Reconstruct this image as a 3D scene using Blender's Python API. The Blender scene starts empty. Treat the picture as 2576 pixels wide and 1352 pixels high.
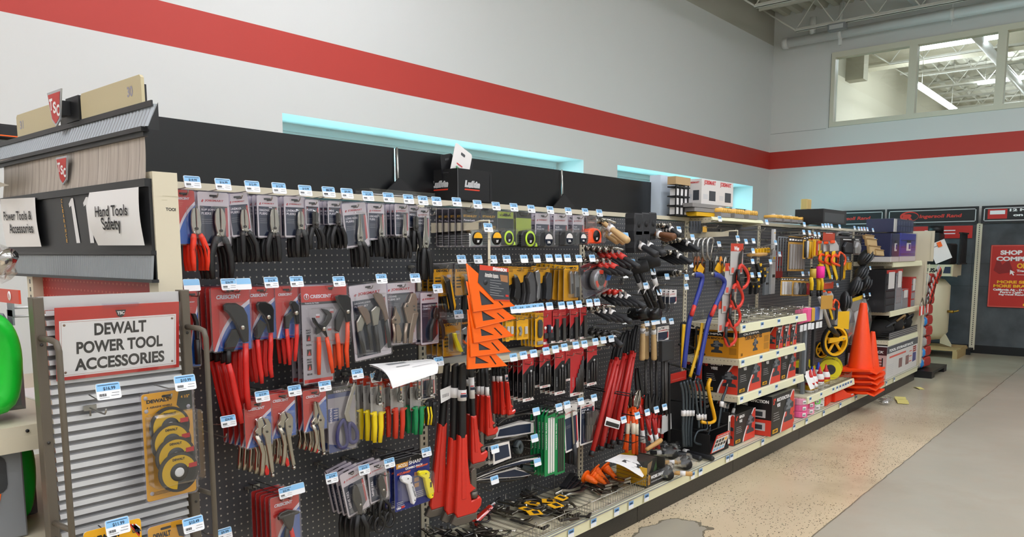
import bpy, math, random
import numpy as np
from mathutils import Vector as V, Matrix as MX
from math import sin, cos, pi, radians as rad, atan2, hypot
SC = bpy.context.scene
COL = SC.collection
RND = random.Random(7)
# ------------------------------------------------------------------ camera
FPX, CYP, YAW, PITCH, ROLL = 1926.64, 859.69, rad(40.266), rad(6.640), rad(0.121)
CAM = V((0, -2.48, 1.47))
_f = V((cos(YAW)*cos(PITCH), sin(YAW)*cos(PITCH), -sin(PITCH)))
_r = V((sin(YAW), -cos(YAW), 0)); _d = _f.cross(_r)
AX_R = cos(ROLL)*_r + sin(ROLL)*_d; AX_D = -sin(ROLL)*_r + cos(ROLL)*_d; AX_F = _f
cd = bpy.data.cameras.new('camera'); cam = bpy.data.objects.new('camera', cd); COL.objects.link(cam)
cd.sensor_fit = 'HORIZONTAL'; cd.sensor_width = 36; cd.lens = FPX/2576*36
cd.shift_y = (CYP-676)/2576; cd.clip_start = .02; cd.clip_end = 200
m3 = MX((AX_R, -AX_D, -AX_F)).transposed().to_4x4(); m3.translation = CAM
cam.matrix_world = m3
SC.camera = cam
def ray(u, v): return AX_R*((u-1288)/FPX) + AX_D*((v-CYP)/FPX) + AX_F
def onY(u, v, y): d = ray(u, v); return CAM + d*((y-CAM.y)/d.y)      # where a sight line meets an upright plane along the aisle
def onX(u, v, x): d = ray(u, v); return CAM + d*((x-CAM.x)/d.x)
def onZ(u, v, z): d = ray(u, v); return CAM + d*((z-CAM.z)/d.z)
# ------------------------------------------------------------------ view, world, lamps
SC.view_settings.view_transform = 'Standard'; SC.view_settings.look = 'None'
SC.view_settings.exposure = 0.42; SC.view_settings.gamma = 1
SC.cycles.max_bounces = 8; SC.cycles.diffuse_bounces = 4; SC.cycles.glossy_bounces = 3
SC.cycles.transparent_max_bounces = 16; SC.cycles.transmission_bounces = 4
SC.cycles.caustics_reflective = False; SC.cycles.caustics_refractive = False
SC.cycles.sample_clamp_indirect = 4
w = bpy.data.worlds.new('daylight'); SC.world = w; w.use_nodes = True
bg = w.node_tree.nodes['Background']; bg.inputs[0].default_value = (.36, .86, 1, 1); bg.inputs[1].default_value = 6.5
LAMP_E = 30.0
# ------------------------------------------------------------------ materials
def lin(c): return c/12.92 if c <= .04045 else ((c+.055)/1.055)**2.4
def rgb(h): return tuple(lin(int(h[i:i+2], 16)/255) for i in (0, 2, 4)) + (1,)
MATS = {}
def mat(name, h, rough=.5, metal=0., spec=.5, emit=0., coat=0., bump=None):
 if name in MATS: return MATS[name]
 m = bpy.data.materials.new(name); m.use_nodes = True
 b = m.node_tree.nodes['Principled BSDF']; c = rgb(h)
 b.inputs['Base Color'].default_value = c; b.inputs['Roughness'].default_value = rough
 b.inputs['Metallic'].default_value = metal; b.inputs['Specular IOR Level'].default_value = spec
 if coat: b.inputs['Coat Weight'].default_value = coat
 if emit:
  b.inputs['Emission Color'].default_value = c; b.inputs['Emission Strength'].default_value = emit
 if bump:
  nt = m.node_tree; t = nt.nodes.new('ShaderNodeTexNoise'); t.inputs['Scale'].default_value = bump[0]
  bp = nt.nodes.new('ShaderNodeBump'); bp.inputs['Strength'].default_value = bump[1]; bp.inputs['Distance'].default_value = .01
  nt.links.new(t.outputs['Fac'], bp.inputs['Height']); nt.links.new(bp.outputs[0], b.inputs['Normal'])
 MATS[name] = m
 return m
class NT:                                                            # small helper for node graphs
 def __init__(s, name, rough=.5):
  s.m = bpy.data.materials.new(name); s.m.use_nodes = True; s.t = s.m.node_tree
  s.b = s.t.nodes['Principled BSDF']; s.b.inputs['Roughness'].default_value = rough; MATS[name] = s.m
 def n(s, typ, **k):
  x = s.t.nodes.new('ShaderNode'+typ)
  for a, b in k.items(): setattr(x, a, b)
  return x
 def put(s, sock, v):
  if v is None: return
  if isinstance(v, (int, float)): sock.default_value = v
  elif isinstance(v, tuple): sock.default_value = v
  else: s.t.links.new(v, sock)
 def math(s, op, a, b=None, c=None, clamp=False):
  x = s.n('Math', operation=op, use_clamp=clamp)
  for i, v in enumerate((a, b, c)): s.put(x.inputs[i], v)
  return x.outputs[0]
 def mix(s, f, a, b):
  x = s.n('Mix', data_type='RGBA'); s.put(x.inputs[0], f); s.put(x.inputs[6], a); s.put(x.inputs[7], b)
  return x.outputs[2]
 def xyz(s, kind='Object'):
  t = s.n('TexCoord'); sp = s.n('SeparateXYZ'); s.t.links.new(t.outputs[kind], sp.inputs[0]); s.vec = t.outputs[kind]
  return sp.outputs
 def noise(s, scale, detail=3, vec=None, rough=.5):
  x = s.n('TexNoise'); x.inputs['Scale'].default_value = scale; x.inputs['Detail'].default_value = detail; x.inputs['Roughness'].default_value = rough
  if vec is not None: s.t.links.new(vec, x.inputs['Vector'])
  return x.outputs['Fac']
 def ramp(s, v, lo, hi):
  x = s.n('MapRange'); s.put(x.inputs[0], v); x.inputs[1].default_value = lo; x.inputs[2].default_value = hi
  return x.outputs[0]
 def color(s, v): s.put(s.b.inputs['Base Color'], v)
def pegboard(name, board, hole, rough=.45):
 g = NT(name, rough); X, Y, Z = g.xyz()
 def cell(c): return g.math('SUBTRACT', g.math('FRACT', g.math('DIVIDE', c, .0254)), .5)
 a, b = cell(g.math('ADD', X, Y)), cell(Z)
 d = g.math('SQRT', g.math('ADD', g.math('MULTIPLY', a, a), g.math('MULTIPLY', b, b)))
 g.color(g.mix(g.math('LESS_THAN', d, .13), rgb(board), rgb(hole)))
 return g.m
def plastic_film(name, tint='ffffff', gloss=.14, rough=.12):
 m = bpy.data.materials.new(name); m.use_nodes = True; t = m.node_tree; t.nodes.clear()
 o = t.nodes.new('ShaderNodeOutputMaterial'); mx = t.nodes.new('ShaderNodeMixShader')
 tr = t.nodes.new('ShaderNodeBsdfTransparent'); gl = t.nodes.new('ShaderNodeBsdfGlossy'); fr = t.nodes.new('ShaderNodeLayerWeight')
 tr.inputs[0].default_value = rgb(tint); gl.inputs['Roughness'].default_value = rough; gl.inputs[0].default_value = (1, 1, 1, 1)
 fr.inputs[0].default_value = .35
 mp = t.nodes.new('ShaderNodeMapRange'); mp.inputs[3].default_value = gloss*.1; mp.inputs[4].default_value = min(.9, gloss*3.2)
 L = t.links.new; L(fr.outputs['Facing'], mp.inputs[0]); L(mp.outputs[0], mx.inputs[0]); L(tr.outputs[0], mx.inputs[1]); L(gl.outputs[0], mx.inputs[2]); L(mx.outputs[0], o.inputs[0])
 MATS[name] = m; return m
FILM = plastic_film('clear_plastic'); EDGE = plastic_film('plastic_rim', 'f4f1f8', .22, .1)
GLASS = plastic_film('window_glass', 'f4fbfa', .3, .02); WRAP = plastic_film('plastic_wrap', 'f8f8f8', .35, .2)
# ------------------------------------------------------------------ mesh builder
_TXT = {}
def text_geo(s, bold=.0, space=1.0):
 k = (s, bold, space)
 if k not in _TXT:
  c = bpy.data.curves.new('lettering', 'FONT'); c.body = s; c.size = 1; c.offset = bold; c.resolution_u = 4; c.space_character = space
  o = bpy.data.objects.new('lettering', c); me = o.to_mesh()
  vs = [(v.co.x, v.co.y) for v in me.vertices]; fs = [tuple(p.vertices) for p in me.polygons]
  o.to_mesh_clear(); bpy.data.objects.remove(o); bpy.data.curves.remove(c)
  if vs:
   x0 = min(v[0] for v in vs); x1 = max(v[0] for v in vs); y0 = min(v[1] for v in vs); y1 = max(v[1] for v in vs)
   vs = [(a-x0, b-y0) for a, b in vs]
  else: x0 = x1 = y0 = y1 = 0
  _TXT[k] = (vs, fs, x1-x0, y1-y0)
 return _TXT[k]
def smooth(P, k=4, closed=False):
 P = [V(p) for p in P]; n = len(P); out = []
 for i in range(n if closed else n-1):
  a, b, c, d = (P[(i-1) % n], P[i], P[(i+1) % n], P[(i+2) % n]) if closed else (P[max(i-1, 0)], P[i], P[i+1], P[min(i+2, n-1)])
  for j in range(k):
   t = j/k; out.append(.5*((2*b)+(c-a)*t+(2*a-5*b+4*c-d)*t*t+(3*b-a-3*c+d)*t**3))
 if not closed: out.append(P[-1])
 return out
ID = MX.Identity(4)
def T(x, y, z): return MX.Translation((x, y, z))
def RX(a): return MX.Rotation(rad(a), 4, 'X')
def RY(a): return MX.Rotation(rad(a), 4, 'Y')
def RZ(a): return MX.Rotation(rad(a), 4, 'Z')
def S(x, y, z): return MX.Diagonal((x, y, z, 1))
class MB:
 def __init__(s): s.v = []; s.f = []; s.mi = []; s.sm = []; s.m = []; s.X = ID
 def slot(s, m):
  if m not in s.m: s.m.append(m)
  return s.m.index(m)
 def raw(s, vs, fs, m, smooth=False):
  n = len(s.v); X = s.X; k = s.slot(m)
  s.v += [X @ V(p) for p in vs] if X is not ID else [V(p) for p in vs]
  s.f += [tuple(i+n for i in f) for f in fs]; s.mi += [k]*len(fs); s.sm += [smooth]*len(fs)
  return s
 def box(s, x0, y0, z0, x1, y1, z1, m, bev=0):
  if bev:
   return s.prism([(x0, z0), (x1, z0), (x1, z1), (x0, z1)], y0, y1, m, bev)
  vs = [(x, y, z) for z in (z0, z1) for y in (y0, y1) for x in (x0, x1)]
  return s.raw(vs, [(0, 2, 3, 1), (4, 5, 7, 6), (0, 1, 5, 4), (2, 6, 7, 3), (0, 4, 6, 2), (1, 3, 7, 5)], m)
 def quad(s, a, b, c, d, m): return s.raw([a, b, c, d], [(0, 1, 2, 3)], m)
 def poly(s, pts, y, m): return s.raw([(x, y, z) for x, z in pts], [tuple(range(len(pts)))], m)   # flat outline facing -y
 def rect(s, x0, z0, x1, z1, y, m): return s.poly([(x0, z0), (x1, z0), (x1, z1), (x0, z1)], y, m)
 def prism(s, pts, y0, y1, m, bev=0, smooth=False):
  # outline in (x, z), thickness from y0 (front) to y1 (back)
  a = sum(pts[i][0]*pts[(i+1) % len(pts)][1]-pts[(i+1) % len(pts)][0]*pts[i][1] for i in range(len(pts)))
  if a < 0: pts = pts[::-1]
  n = len(pts); y0, y1 = min(y0, y1), max(y0, y1)
  if bev:
   ins = []
   for i in range(n):
    p, q, r = V(pts[i-1]), V(pts[i]), V(pts[(i+1) % n])
    e1 = (q-p); e2 = (r-q)
    if e1.length < 1e-9 or e2.length < 1e-9: ins.append(tuple(q)); continue
    e1.normalize(); e2.normalize()
    n1 = V((-e1.y, e1.x)); n2 = V((-e2.y, e2.x)); b = n1+n2
    if b.length < 1e-6: ins.append(tuple(q)); continue
    b = b/max(.35, b.dot(n1)+1e-9) if b.length else b
    ins.append((q.x+b.x*bev, q.y+b.y*bev))
   rings = [[(x, y0, z) for x, z in ins], [(x, y0+bev, z) for x, z in pts], [(x, y1-bev, z) for x, z in pts], [(x, y1, z) for x, z in ins]]
  else:
   rings = [[(x, y0, z) for x, z in pts], [(x, y1, z) for x, z in pts]]
  vs = [p for r in rings for p in r]; fs = [tuple(range(n))]
  for k in range(len(rings)-1):
   for i in range(n):
    j = (i+1) % n; fs.append((k*n+i, (k+1)*n+i, (k+1)*n+j, k*n+j))
  fs.append(tuple(reversed(range((len(rings)-1)*n, len(rings)*n))))
  return s.raw(vs, fs, m, smooth)
 def tube(s, path, r, m, n=8, cap=True, flat=1.0, up=None):
  # swept round bar; r may be one radius or one per point; flat scales the thickness along "up"
  P = [V(p) for p in path]; N = len(P); R = r if isinstance(r, (list, tuple)) else [r]*N
  vs = []; fs = []; last = None
  for i in range(N):
   t = (P[min(i+1, N-1)]-P[max(i-1, 0)])
   t = t.normalized() if t.length > 1e-9 else V((0, 0, 1))
   ref = V(up) if up else (last if last is not None else (V((0, 1, 0)) if abs(t.y) < .9 else V((1, 0, 0))))
   b = ref - t*ref.dot(t)
   if b.length < 1e-6: b = t.orthogonal()
   b.normalize(); last = b; a = t.cross(b)
   for k in range(n):
    q = 2*pi*k/n; vs.append(P[i] + a*(R[i]*cos(q)) + b*(R[i]*flat*sin(q)))
  for i in range(N-1):
   for k in range(n):
    j = (k+1) % n; fs.append((i*n+k, i*n+j, (i+1)*n+j, (i+1)*n+k))
  if cap: fs += [tuple(reversed(range(n))), tuple(range((N-1)*n, N*n))]
  return s.raw(vs, fs, m, True)
 def lathe(s, prof, m, n=20, c=(0, 0, 0), axis='z', smooth=True, cap=True):
  vs = []; fs = []; N = len(prof); smooth = smooth and prof[0] != prof[-1]
  for r, h in prof:
   for k in range(n):
    a = 2*pi*k/n
    p = (r*cos(a), r*sin(a), h)
    if axis == 'y': p = (p[0], -p[2], p[1])
    if axis == 'x': p = (p[2], p[0], p[1])
    vs.append((p[0]+c[0], p[1]+c[1], p[2]+c[2]))
  for i in range(N-1):
   for k in range(n):
    j = (k+1) % n; fs.append((i*n+k, i*n+j, (i+1)*n+j, (i+1)*n+k))
  if cap and prof[0][0] > 1e-5: fs.append(tuple(reversed(range(n))))
  if cap and prof[-1][0] > 1e-5: fs.append(tuple(range((N-1)*n, N*n)))
  return s.raw(vs, fs, m, smooth)
 def ball(s, c, r, m, n=10):
  rx, ry, rz = r if isinstance(r, tuple) else (r, r, r); X = s.X
  s.X = X @ T(*c) @ S(rx, ry, rz)
  s.lathe([(max(1e-6, sin(pi*i/6)), -cos(pi*i/6)) for i in range(7)], m, n); s.X = X; return s
 def crumple(s, c, r, m, n=10, jit=.3):
  q = random.Random(int(abs(c[0]*977+c[1]*331+c[2]*71)*1000)); vs = []; fs = []; k = 6
  for i in range(k+1):
   for j in range(n):
    a, t = 2*pi*j/n, pi*i/k; f = 1+q.uniform(-jit, jit); vs.append((c[0]+r[0]*f*sin(t)*cos(a), c[1]+r[1]*f*sin(t)*sin(a), c[2]-r[2]*f*cos(t)))
  for i in range(k):
   for j in range(n): fs.append((i*n+j, i*n+(j+1) % n, (i+1)*n+(j+1) % n, (i+1)*n+j))
  return s.raw(vs, fs, m)
 def text(s, txt, cx, cz, y, h=None, m=None, w=None, bold=.02, shear=0, rot=0, align='c', space=1.0):
  # flat lettering facing -y, centred on (cx, cz); h = cap height and / or w = overall width
  vs, fs, tw, th = text_geo(txt, bold, space)
  if not vs: return s
  if w and h: sx, sz = w/tw, h/th
  elif w: sx = sz = w/tw
  else: sx = sz = h/max(th, 1e-6)
  ox = {'c': -tw/2, 'l': 0, 'r': -tw}[align]; ca, sa = cos(rad(rot)), sin(rad(rot)); out = []
  for a, b in vs:
   x, z = (a+ox)*sx + shear*(b-th/2)*sz, (b-th/2)*sz
   out.append((cx+x*ca-z*sa, y, cz+x*sa+z*ca))
  return s.raw(out, fs, m)
 def build(s, name, parent=None, label=None, cat=None, group=None, kind=None, loc=None, rz=0, bevel=0):
  me = bpy.data.meshes.new(name); me.from_pydata([tuple(v) for v in s.v], [], s.f)
  for m in s.m: me.materials.append(m)
  if s.f:
   me.polygons.foreach_set('material_index', s.mi); me.polygons.foreach_set('use_smooth', s.sm)
  me.update()
  o = bpy.data.objects.new(name, me); COL.objects.link(o)
  if parent: o.parent = parent
  tag(o, label, cat, group, kind)
  if loc is not None: o.location = loc
  if rz: o.rotation_euler.z = rad(rz)
  return o
LABELS = {}
def tag(o, label=None, cat=None, group=None, kind=None):
 if label: o['label'] = label
 if cat: o['category'] = cat
 if group: o['group'] = group
 if kind: o['kind'] = kind
 return o
def thing(name, label, cat, group=None, loc=(0, 0, 0), rot=(0, 0, 0)):
 o = bpy.data.objects.new(name, None); COL.objects.link(o); o.empty_display_size = .05
 o.location = loc; o.rotation_euler = tuple(rad(a) for a in rot)
 return tag(o, label, cat, group)
def dup(o, label=None, group=None, loc=None, rot=None, parent=None):
 c = o.copy(); COL.objects.link(c); c.parent = parent
 for ch in o.children: dup(ch, parent=c)
 if loc is not None: c.location = loc
 if rot is not None: c.rotation_euler = tuple(rad(a) for a in rot)
 if label: c['label'] = label
 if group: c['group'] = group
 return c
ORD = 'front second third fourth fifth sixth seventh eighth ninth tenth eleventh twelfth thirteenth fourteenth fifteenth sixteenth seventeenth eighteenth nineteenth twentieth'.split()
NTH = ['first']+ORD[1:]
# ------------------------------------------------------------------ shared colours
CREAM = mat('cream_paint', 'd6cdb4', .4); CREAML = mat('cream_label_strip', 'eceac6', .35)
BLACK = mat('black_plastic', '121214', .45); MBLACK = mat('matte_black', '0c0c0d', .7); CHAR = mat('charcoal', '2b2d31', .5)
WHITE = mat('white_paper', 'f4f3f2', .6); WHITEP = mat('white_plastic', 'eceae8', .35); INK = mat('black_ink', '17171a', .6)
RED = mat('red_print', 'c2261f', .4); DRED = mat('dark_red', '8e1a1a', .45); BLUE = mat('blue_print', '1d5fb4', .4); NAVY = mat('navy_print', '1d2a42', .45)
LBLUE = mat('tag_blue', '8cc4ee', .4); YEL = mat('yellow_print', 'f5b51a', .42); ORANGE = mat('bright_orange', 'ff6a10', .4); ORED = mat('orange_red_grip', 'f03c1e', .45)
GREY = mat('mid_grey', '8a8c8e', .5); DGREY = mat('dark_grey', '3c3e40', .5); LGREY = mat('light_grey', 'c8c8c8', .5)
STEEL = mat('bare_steel', 'b4b0a6', .28, 1.); CHROME = mat('chrome', 'd8d8d8', .12, 1.); DSTEEL = mat('dark_steel', '4a4846', .38, .8); WIRE = mat('zinc_wire', 'a9a8a2', .3, 1.)
BRONZE = mat('bronze_paint', '5f574b', .4); WOOD = mat('pale_wood', 'c69a5c', .5); TAN = mat('tan_canvas', 'c2a577', .8)
GREEN = mat('green_print', '118a4c', .4); LIME = mat('lime_plastic', 'c4ec2a', .4)
# ------------------------------------------------------------------ the setting
XF, YW, ZT = 13.02, 2.78, 4.9
def wall_paint(name, axis):
 g = NT(name, .55); X, Y, Z = g.xyz()
 s = g.math('MULTIPLY', g.math('GREATER_THAN', Z, 2.868), g.math('LESS_THAN', Z, 3.152))
 hi = g.math('GREATER_THAN', Z, ZT)
 n = g.noise(1.3, 2)
 base = g.mix(g.ramp(n, .3, .7), rgb('dcdcda'), rgb('e2e1de'))
 c = g.mix(hi, base, rgb('b9b4a8')) if axis == 'x' else base
 g.color(g.mix(s, c, rgb('c03a30'))); return g.m
WPL, WPF = wall_paint('white_wall_red_band', 'x'), wall_paint('far_wall_red_band', 'y')
def wall_with_holes(name, horiz, u0, u1, z0, z1, holes, d0, d1, m):
 # slab with rectangular openings; horiz 'x' runs along x (depth in y), 'y' runs along y (depth in x)
 us = sorted({u0, u1, *[h[0] for h in holes], *[h[1] for h in holes]}); zs = sorted({z0, z1, *[h[2] for h in holes], *[h[3] for h in holes]})
 b = MB()
 solid = lambda i, j: 0 <= i < len(us)-1 and 0 <= j < len(zs)-1 and not any(h[0] <= us[i] < h[1] and h[2] <= zs[j] < h[3] for h in holes)
 P = (lambda u, d, z: (u, d, z)) if horiz == 'x' else (lambda u, d, z: (d, u, z))
 for i in range(len(us)-1):
  for j in range(len(zs)-1):
   if not solid(i, j): continue
   a, c, e, f = us[i], us[i+1], zs[j], zs[j+1]
   for d in (d0, d1): b.quad(P(a, d, e), P(c, d, e), P(c, d, f), P(a, d, f), m)
   if not solid(i-1, j): b.quad(P(a, d0, e), P(a, d1, e), P(a, d1, f), P(a, d0, f), m)
   if not solid(i+1, j): b.quad(P(c, d0, e), P(c, d1, e), P(c, d1, f), P(c, d0, f), m)
   if not solid(i, j-1): b.quad(P(a, d0, e), P(c, d0, e), P(c, d1, e), P(a, d1, e), m)
   if not solid(i, j+1): b.quad(P(a, d0, f), P(c, d0, f), P(c, d1, f), P(a, d1, f), m)
 return b.build(name, kind='structure')
ROOM = dict(x0=-7.5, y1=-8.5, zc=5.35)
W1, W2 = (3.48, 7.51, 1.35, 2.54), (8.24, 12.36, 1.35, 2.545)
wall_with_holes('wall_left', 'x', ROOM['x0'], XF, 0, ROOM['zc']+.12, [W1, W2], YW, YW+.5, WPL)
W3 = (-4.2, 1.81, 3.47, 4.63)
wall_with_holes('wall_far', 'y', ROOM['y1'], YW, 0, ROOM['zc']+.12, [W3], XF, XF+.15, WPF)
PW = mat('plain_wall_paint', 'd8d7d2', .6)
MB().box(ROOM['x0']-.15, ROOM['y1'], 0, ROOM['x0'], YW, ROOM['zc']+.12, PW).build('wall_back', kind='structure')
MB().box(ROOM['x0'], ROOM['y1']-.15, 0, XF, ROOM['y1'], ROOM['zc']+.12, PW).build('wall_right', kind='structure')
# drywall joint line on the far wall
MB().box(XF-.006, 1.86, 3.452, XF, YW, 3.458, mat('joint_line', 'a9a9a6', .7)).box(XF-.006, 1.82, 3.46, XF, 1.826, 4.62, MATS['joint_line']).build('trim_1', kind='structure')
# floor: polished beige strip with dark aggregate beside the shelving, grey concrete beyond
g = NT('concrete_floor', .3); X, Y, Z = g.xyz()
n1, n2, n3 = g.noise(1.2, 5, g.vec), g.noise(7, 4, g.vec), g.noise(60, 2, g.vec)
edge = g.math('ADD', Y, g.math('MULTIPLY', g.math('SUBTRACT', n2, .5), .018))
strip = g.math('GREATER_THAN', edge, -1.19)
vo = g.n('TexVoronoi'); vo.inputs['Scale'].default_value = 78; vo.inputs['Randomness'].default_value = 1
mp = g.n('Mapping'); mp.inputs['Scale'].default_value = (.62, 1.25, 1); mp.inputs['Rotation'].default_value = (0, 0, .5); g.t.links.new(g.vec, mp.inputs[0]); g.t.links.new(mp.outputs[0], vo.inputs['Vector'])
dens = g.ramp(g.noise(1.6, 3, g.vec), .25, .5)
spk = g.math('LESS_THAN', vo.outputs['Distance'], g.math('MULTIPLY', dens, g.math('MULTIPLY', g.ramp(n3, .3, .65), .36)))
beige = g.mix(g.ramp(n1, .3, .75), rgb('dfcdae'), rgb('cab797'))
beige = g.mix(g.ramp(X, 6.2, 8.2), beige, g.mix(g.ramp(n1, .3, .75), rgb('c3baa3'), rgb('a89f8a')))
beige = g.mix(g.math('MULTIPLY', spk, g.ramp(X, 9.5, 6.5)), beige, rgb('4c4438'))
grey = g.mix(g.ramp(n1, .25, .75), rgb('bab4a4'), rgb('a49e8e')); grey = g.mix(g.ramp(n2, .45, .8), grey, rgb('b0a694'))
dx, dy = g.math('SUBTRACT', X, 3.5), g.math('MULTIPLY', g.math('ADD', Y, .62), 1.6)
rr = g.math('ADD', g.math('SQRT', g.math('ADD', g.math('MULTIPLY', dx, dx), g.math('MULTIPLY', dy, dy))), g.math('MULTIPLY', g.math('SUBTRACT', n2, .5), .25))
patch = g.math('LESS_THAN', rr, .25); ring = g.math('MULTIPLY', g.math('LESS_THAN', rr, .268), g.math('GREATER_THAN', rr, .25))
col = g.mix(strip, grey, beige); col = g.mix(patch, col, rgb('a8a192')); col = g.mix(ring, col, rgb('7c7463'))
seam = g.math('LESS_THAN', g.math('ABSOLUTE', g.math('ADD', edge, 1.19)), .004); col = g.mix(seam, col, rgb('77705f'))
stain = g.ramp(g.noise(.55, 6, g.vec, .65), .56, .7); col = g.mix(g.math('MULTIPLY', stain, .35), col, rgb('8a7a62'))
g.color(col); g.put(g.b.inputs['Roughness'], g.mix(strip, (.34, .34, .34, 1), (.26, .26, .26, 1)))
bp = g.n('Bump'); bp.inputs['Strength'].default_value = .12; bp.inputs['Distance'].default_value = .003; g.put(bp.inputs['Height'], n2); g.put(g.b.inputs['Normal'], bp.outputs[0])
MB().box(ROOM['x0'], ROOM['y1'], -.1, XF, YW, 0, g.m).build('floor', kind='structure')
# ceiling: ribbed deck, and the neighbouring bay seen through the high window
DECK = mat('deck_paint', 'c9c5b6', .6); DECKD = mat('deck_flute_dark', '6c675a', .7)
def deck(name, x0, x1, y0, y1, z, pitch=.2):
 b = MB(); n = int((y1-y0)/pitch)
 for i in range(n):
  y = y0+i*pitch; p = [(y, z+.06), (y+pitch*.15, z), (y+pitch*.6, z), (y+pitch*.75, z+.06), (y+pitch, z+.06)]
  for a, c in zip(p, p[1:]): b.quad((x0, a[0], a[1]), (x1, a[0], a[1]), (x1, c[0], c[1]), (x0, c[0], c[1]), DECK)
 b.box(x0, y0, z+.1, x1, y1, z+.14, DECK)
 return b.build(name, kind='structure')
deck('ceiling', ROOM['x0'], XF, ROOM['y1'], YW, ROOM['zc'])
JW = mat('joist_paint', 'dedbd2', .5)
def joist(name, x, y0, y1, zb, zt, m, ends=True):
 b = MB()
 for s in (-1, 1):
  b.box(x+s*.012, y0, zb, x+s*.05, y1, zb+.006, m); b.box(x+s*.012, y0, zb, x+s*.016, y1, zb+.045, m)
  b.box(x+s*.012, y0, zt-.006, x+s*.05, y1+.6, zt, m); b.box(x+s*.012, y0, zt-.04, x+s*.016, y1+.6, zt, m)
 n = max(2, round((y1-y0)/.6)); st = (y1-y0)/n
 for i in range(n):
  a = y1-i*st; b.tube([(x, a, zb+.02), (x, a-st/2, zt-.02), (x, a-st, zb+.02)], .011, m, 6)
 b.tube([(x, y1, zb+.02), (x, y1+.55, zt-.03)], .013, m, 6)
 return b.build(name, kind='structure')
for i in range(13): joist('beam_%d' % (i+1), 12.3-1.55*i, ROOM['y1']+.1, 2.15, 4.87, 5.33, JW)
# sprinkler main along the far wall with its drops and hangers
pz, px = 4.865, XF-.17
t = thing('wall_pipe', 'long white pipe running along the far wall above the high window', 'pipe', loc=(px, 2.5, pz))
MB().tube([(0, 0, 0), (0, -10.5, 0)], .075, WHITEP, 14).lathe([(.09, -.05), (.09, .03)], WHITEP, 14, axis='y').build('main_pipe', t)
for k, dy in enumerate((-.42, -3.05, -4.5)):
 MB().tube([(0, dy, .05), (0, dy, .33)], .05, WHITEP, 12).tube([(0, dy, .16), (0, dy, .20)], .057, WHITEP, 12).build('pipe_drop', t)
for dy in (-.85, -2.4):
 MB().tube([(0, dy, -.17), (0, dy, .46)], .03 if dy > -1 else .008, WHITEP, 8).lathe([(.082, -.03), (.082, .03)], WHITEP, 14, c=(0, dy, 0), axis='y').build('pipe_hanger', t)
t = thing('conduit_box', 'small grey junction box under the ceiling joist near the pipe', 'junction box', loc=(12.3, 1.52, 4.83))
MB().box(-.06, -.13, -.06, .06, .13, .04, GREY, .008).build('body', t); MB().box(-.065, -.1, -.04, -.06, .1, .02, LGREY).build('cover', t)
pp = thing('ceiling_pipe', 'thick white round pipe threaded through the ceiling joists', 'pipe', loc=(12.3, .55, 5.12))
MB().tube([(-13, 0, 0), (.62, 0, 0)], .085, WHITEP, 12).build('pipe_run', pp)
# side windows with white frames in deep reveals
WFR = mat('window_frame_paint', 'dfe7e8', .4)
for i, (a, b_, c, d) in enumerate((W1, W2)):
 f = MB(); y0, y1 = YW+.38, YW+.44
 f.box(a, y0, d-.06, b_, y1, d, WFR).box(a, y0, c, b_, y1, c+.05, WFR).box(a, y0, c+.05, a+.05, y1, d-.06, WFR).box(b_-.05, y0, c+.05, b_, y1, d-.06, WFR)
 f.box(a+.05, y0+.02, d-.085, b_-.05, y1, d-.06, WFR)
 for k in (1, 2): x = a+(b_-a)*k/3; f.box(x-.035, y0, c+.05, x+.035, y1-.005, d-.085, WFR)
 wo = f.build('window_%d' % (i+1), kind='structure')
 for k in range(3):
  x0 = a+(b_-a)*k/3+.035; x1 = a+(b_-a)*(k+1)/3-.035
  MB().box(x0, y0+.02, c+.04, x1, y0+.026, d-.08, GLASS).build('pane', wo)
# high window to the next bay
f = MB(); a, b_, c, d = W3; FR = mat('cream_window_frame', 'dfdac6', .4); x0, x1 = XF-.03, XF+.12
f.box(x0, a, c, x1, b_, c+.075, FR).box(x0, a, d-.085, x1, b_, d, FR).box(x0, b_-.06, c+.075, x1, b_, d-.085, FR).box(x0, a, c+.075, x1, a+.06, d-.085, FR)
mul = [.62, -.52, -1.66, -2.8]
for y in mul: f.box(x0, y-.055, c+.075, x1, y+.055, d-.085, FR)
wo = f.build('window_3', kind='structure')
ys = [W3[1]-.06]+[q for y in mul for q in (y+.055, y-.055)]+[a+.06]
for k in range(0, len(ys), 2): MB().box(XF+.05, ys[k+1], c+.07, XF+.056, ys[k], d-.08, GLASS).build('pane', wo)
# next bay
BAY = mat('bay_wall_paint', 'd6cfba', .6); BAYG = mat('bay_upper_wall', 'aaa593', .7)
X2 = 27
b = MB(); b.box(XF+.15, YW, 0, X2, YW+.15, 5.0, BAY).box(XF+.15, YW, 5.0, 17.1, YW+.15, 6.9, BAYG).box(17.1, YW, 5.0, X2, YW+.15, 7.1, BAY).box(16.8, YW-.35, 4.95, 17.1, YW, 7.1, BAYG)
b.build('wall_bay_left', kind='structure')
MB().box(X2, -9, 0, X2+.15, YW, 7.1, BAY).build('wall_bay_end', kind='structure')
MB().box(XF+.15, -9.15, 0, X2, -9, 6.9, BAY).build('wall_bay_right', kind='structure')
MB().box(XF+.15, -9, -.1, X2, YW, 0, mat('bay_floor_paint', 'cfc7b4', .6)).build('floor_bay', kind='structure')
MB().box(XF+.02, -9, ROOM['zc']+.12, XF+.15, YW, 7.1, BAY).build('wall_bay_near', kind='structure')
deck('ceiling_bay', XF+.15, X2, -9, YW, 5.75, .32)
for i in range(8): joist('beam_%d' % (i+21), 14.2+1.6*i, -9+.1, 2.1, 5.28, 5.73, JW)
b = MB().box(17.5, -9, 5.3, 17.7, YW, 5.7, BAY).box(17.42, -9, 5.27, 17.78, YW, 5.32, BAY); b.build('beam_40', kind='structure')
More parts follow.
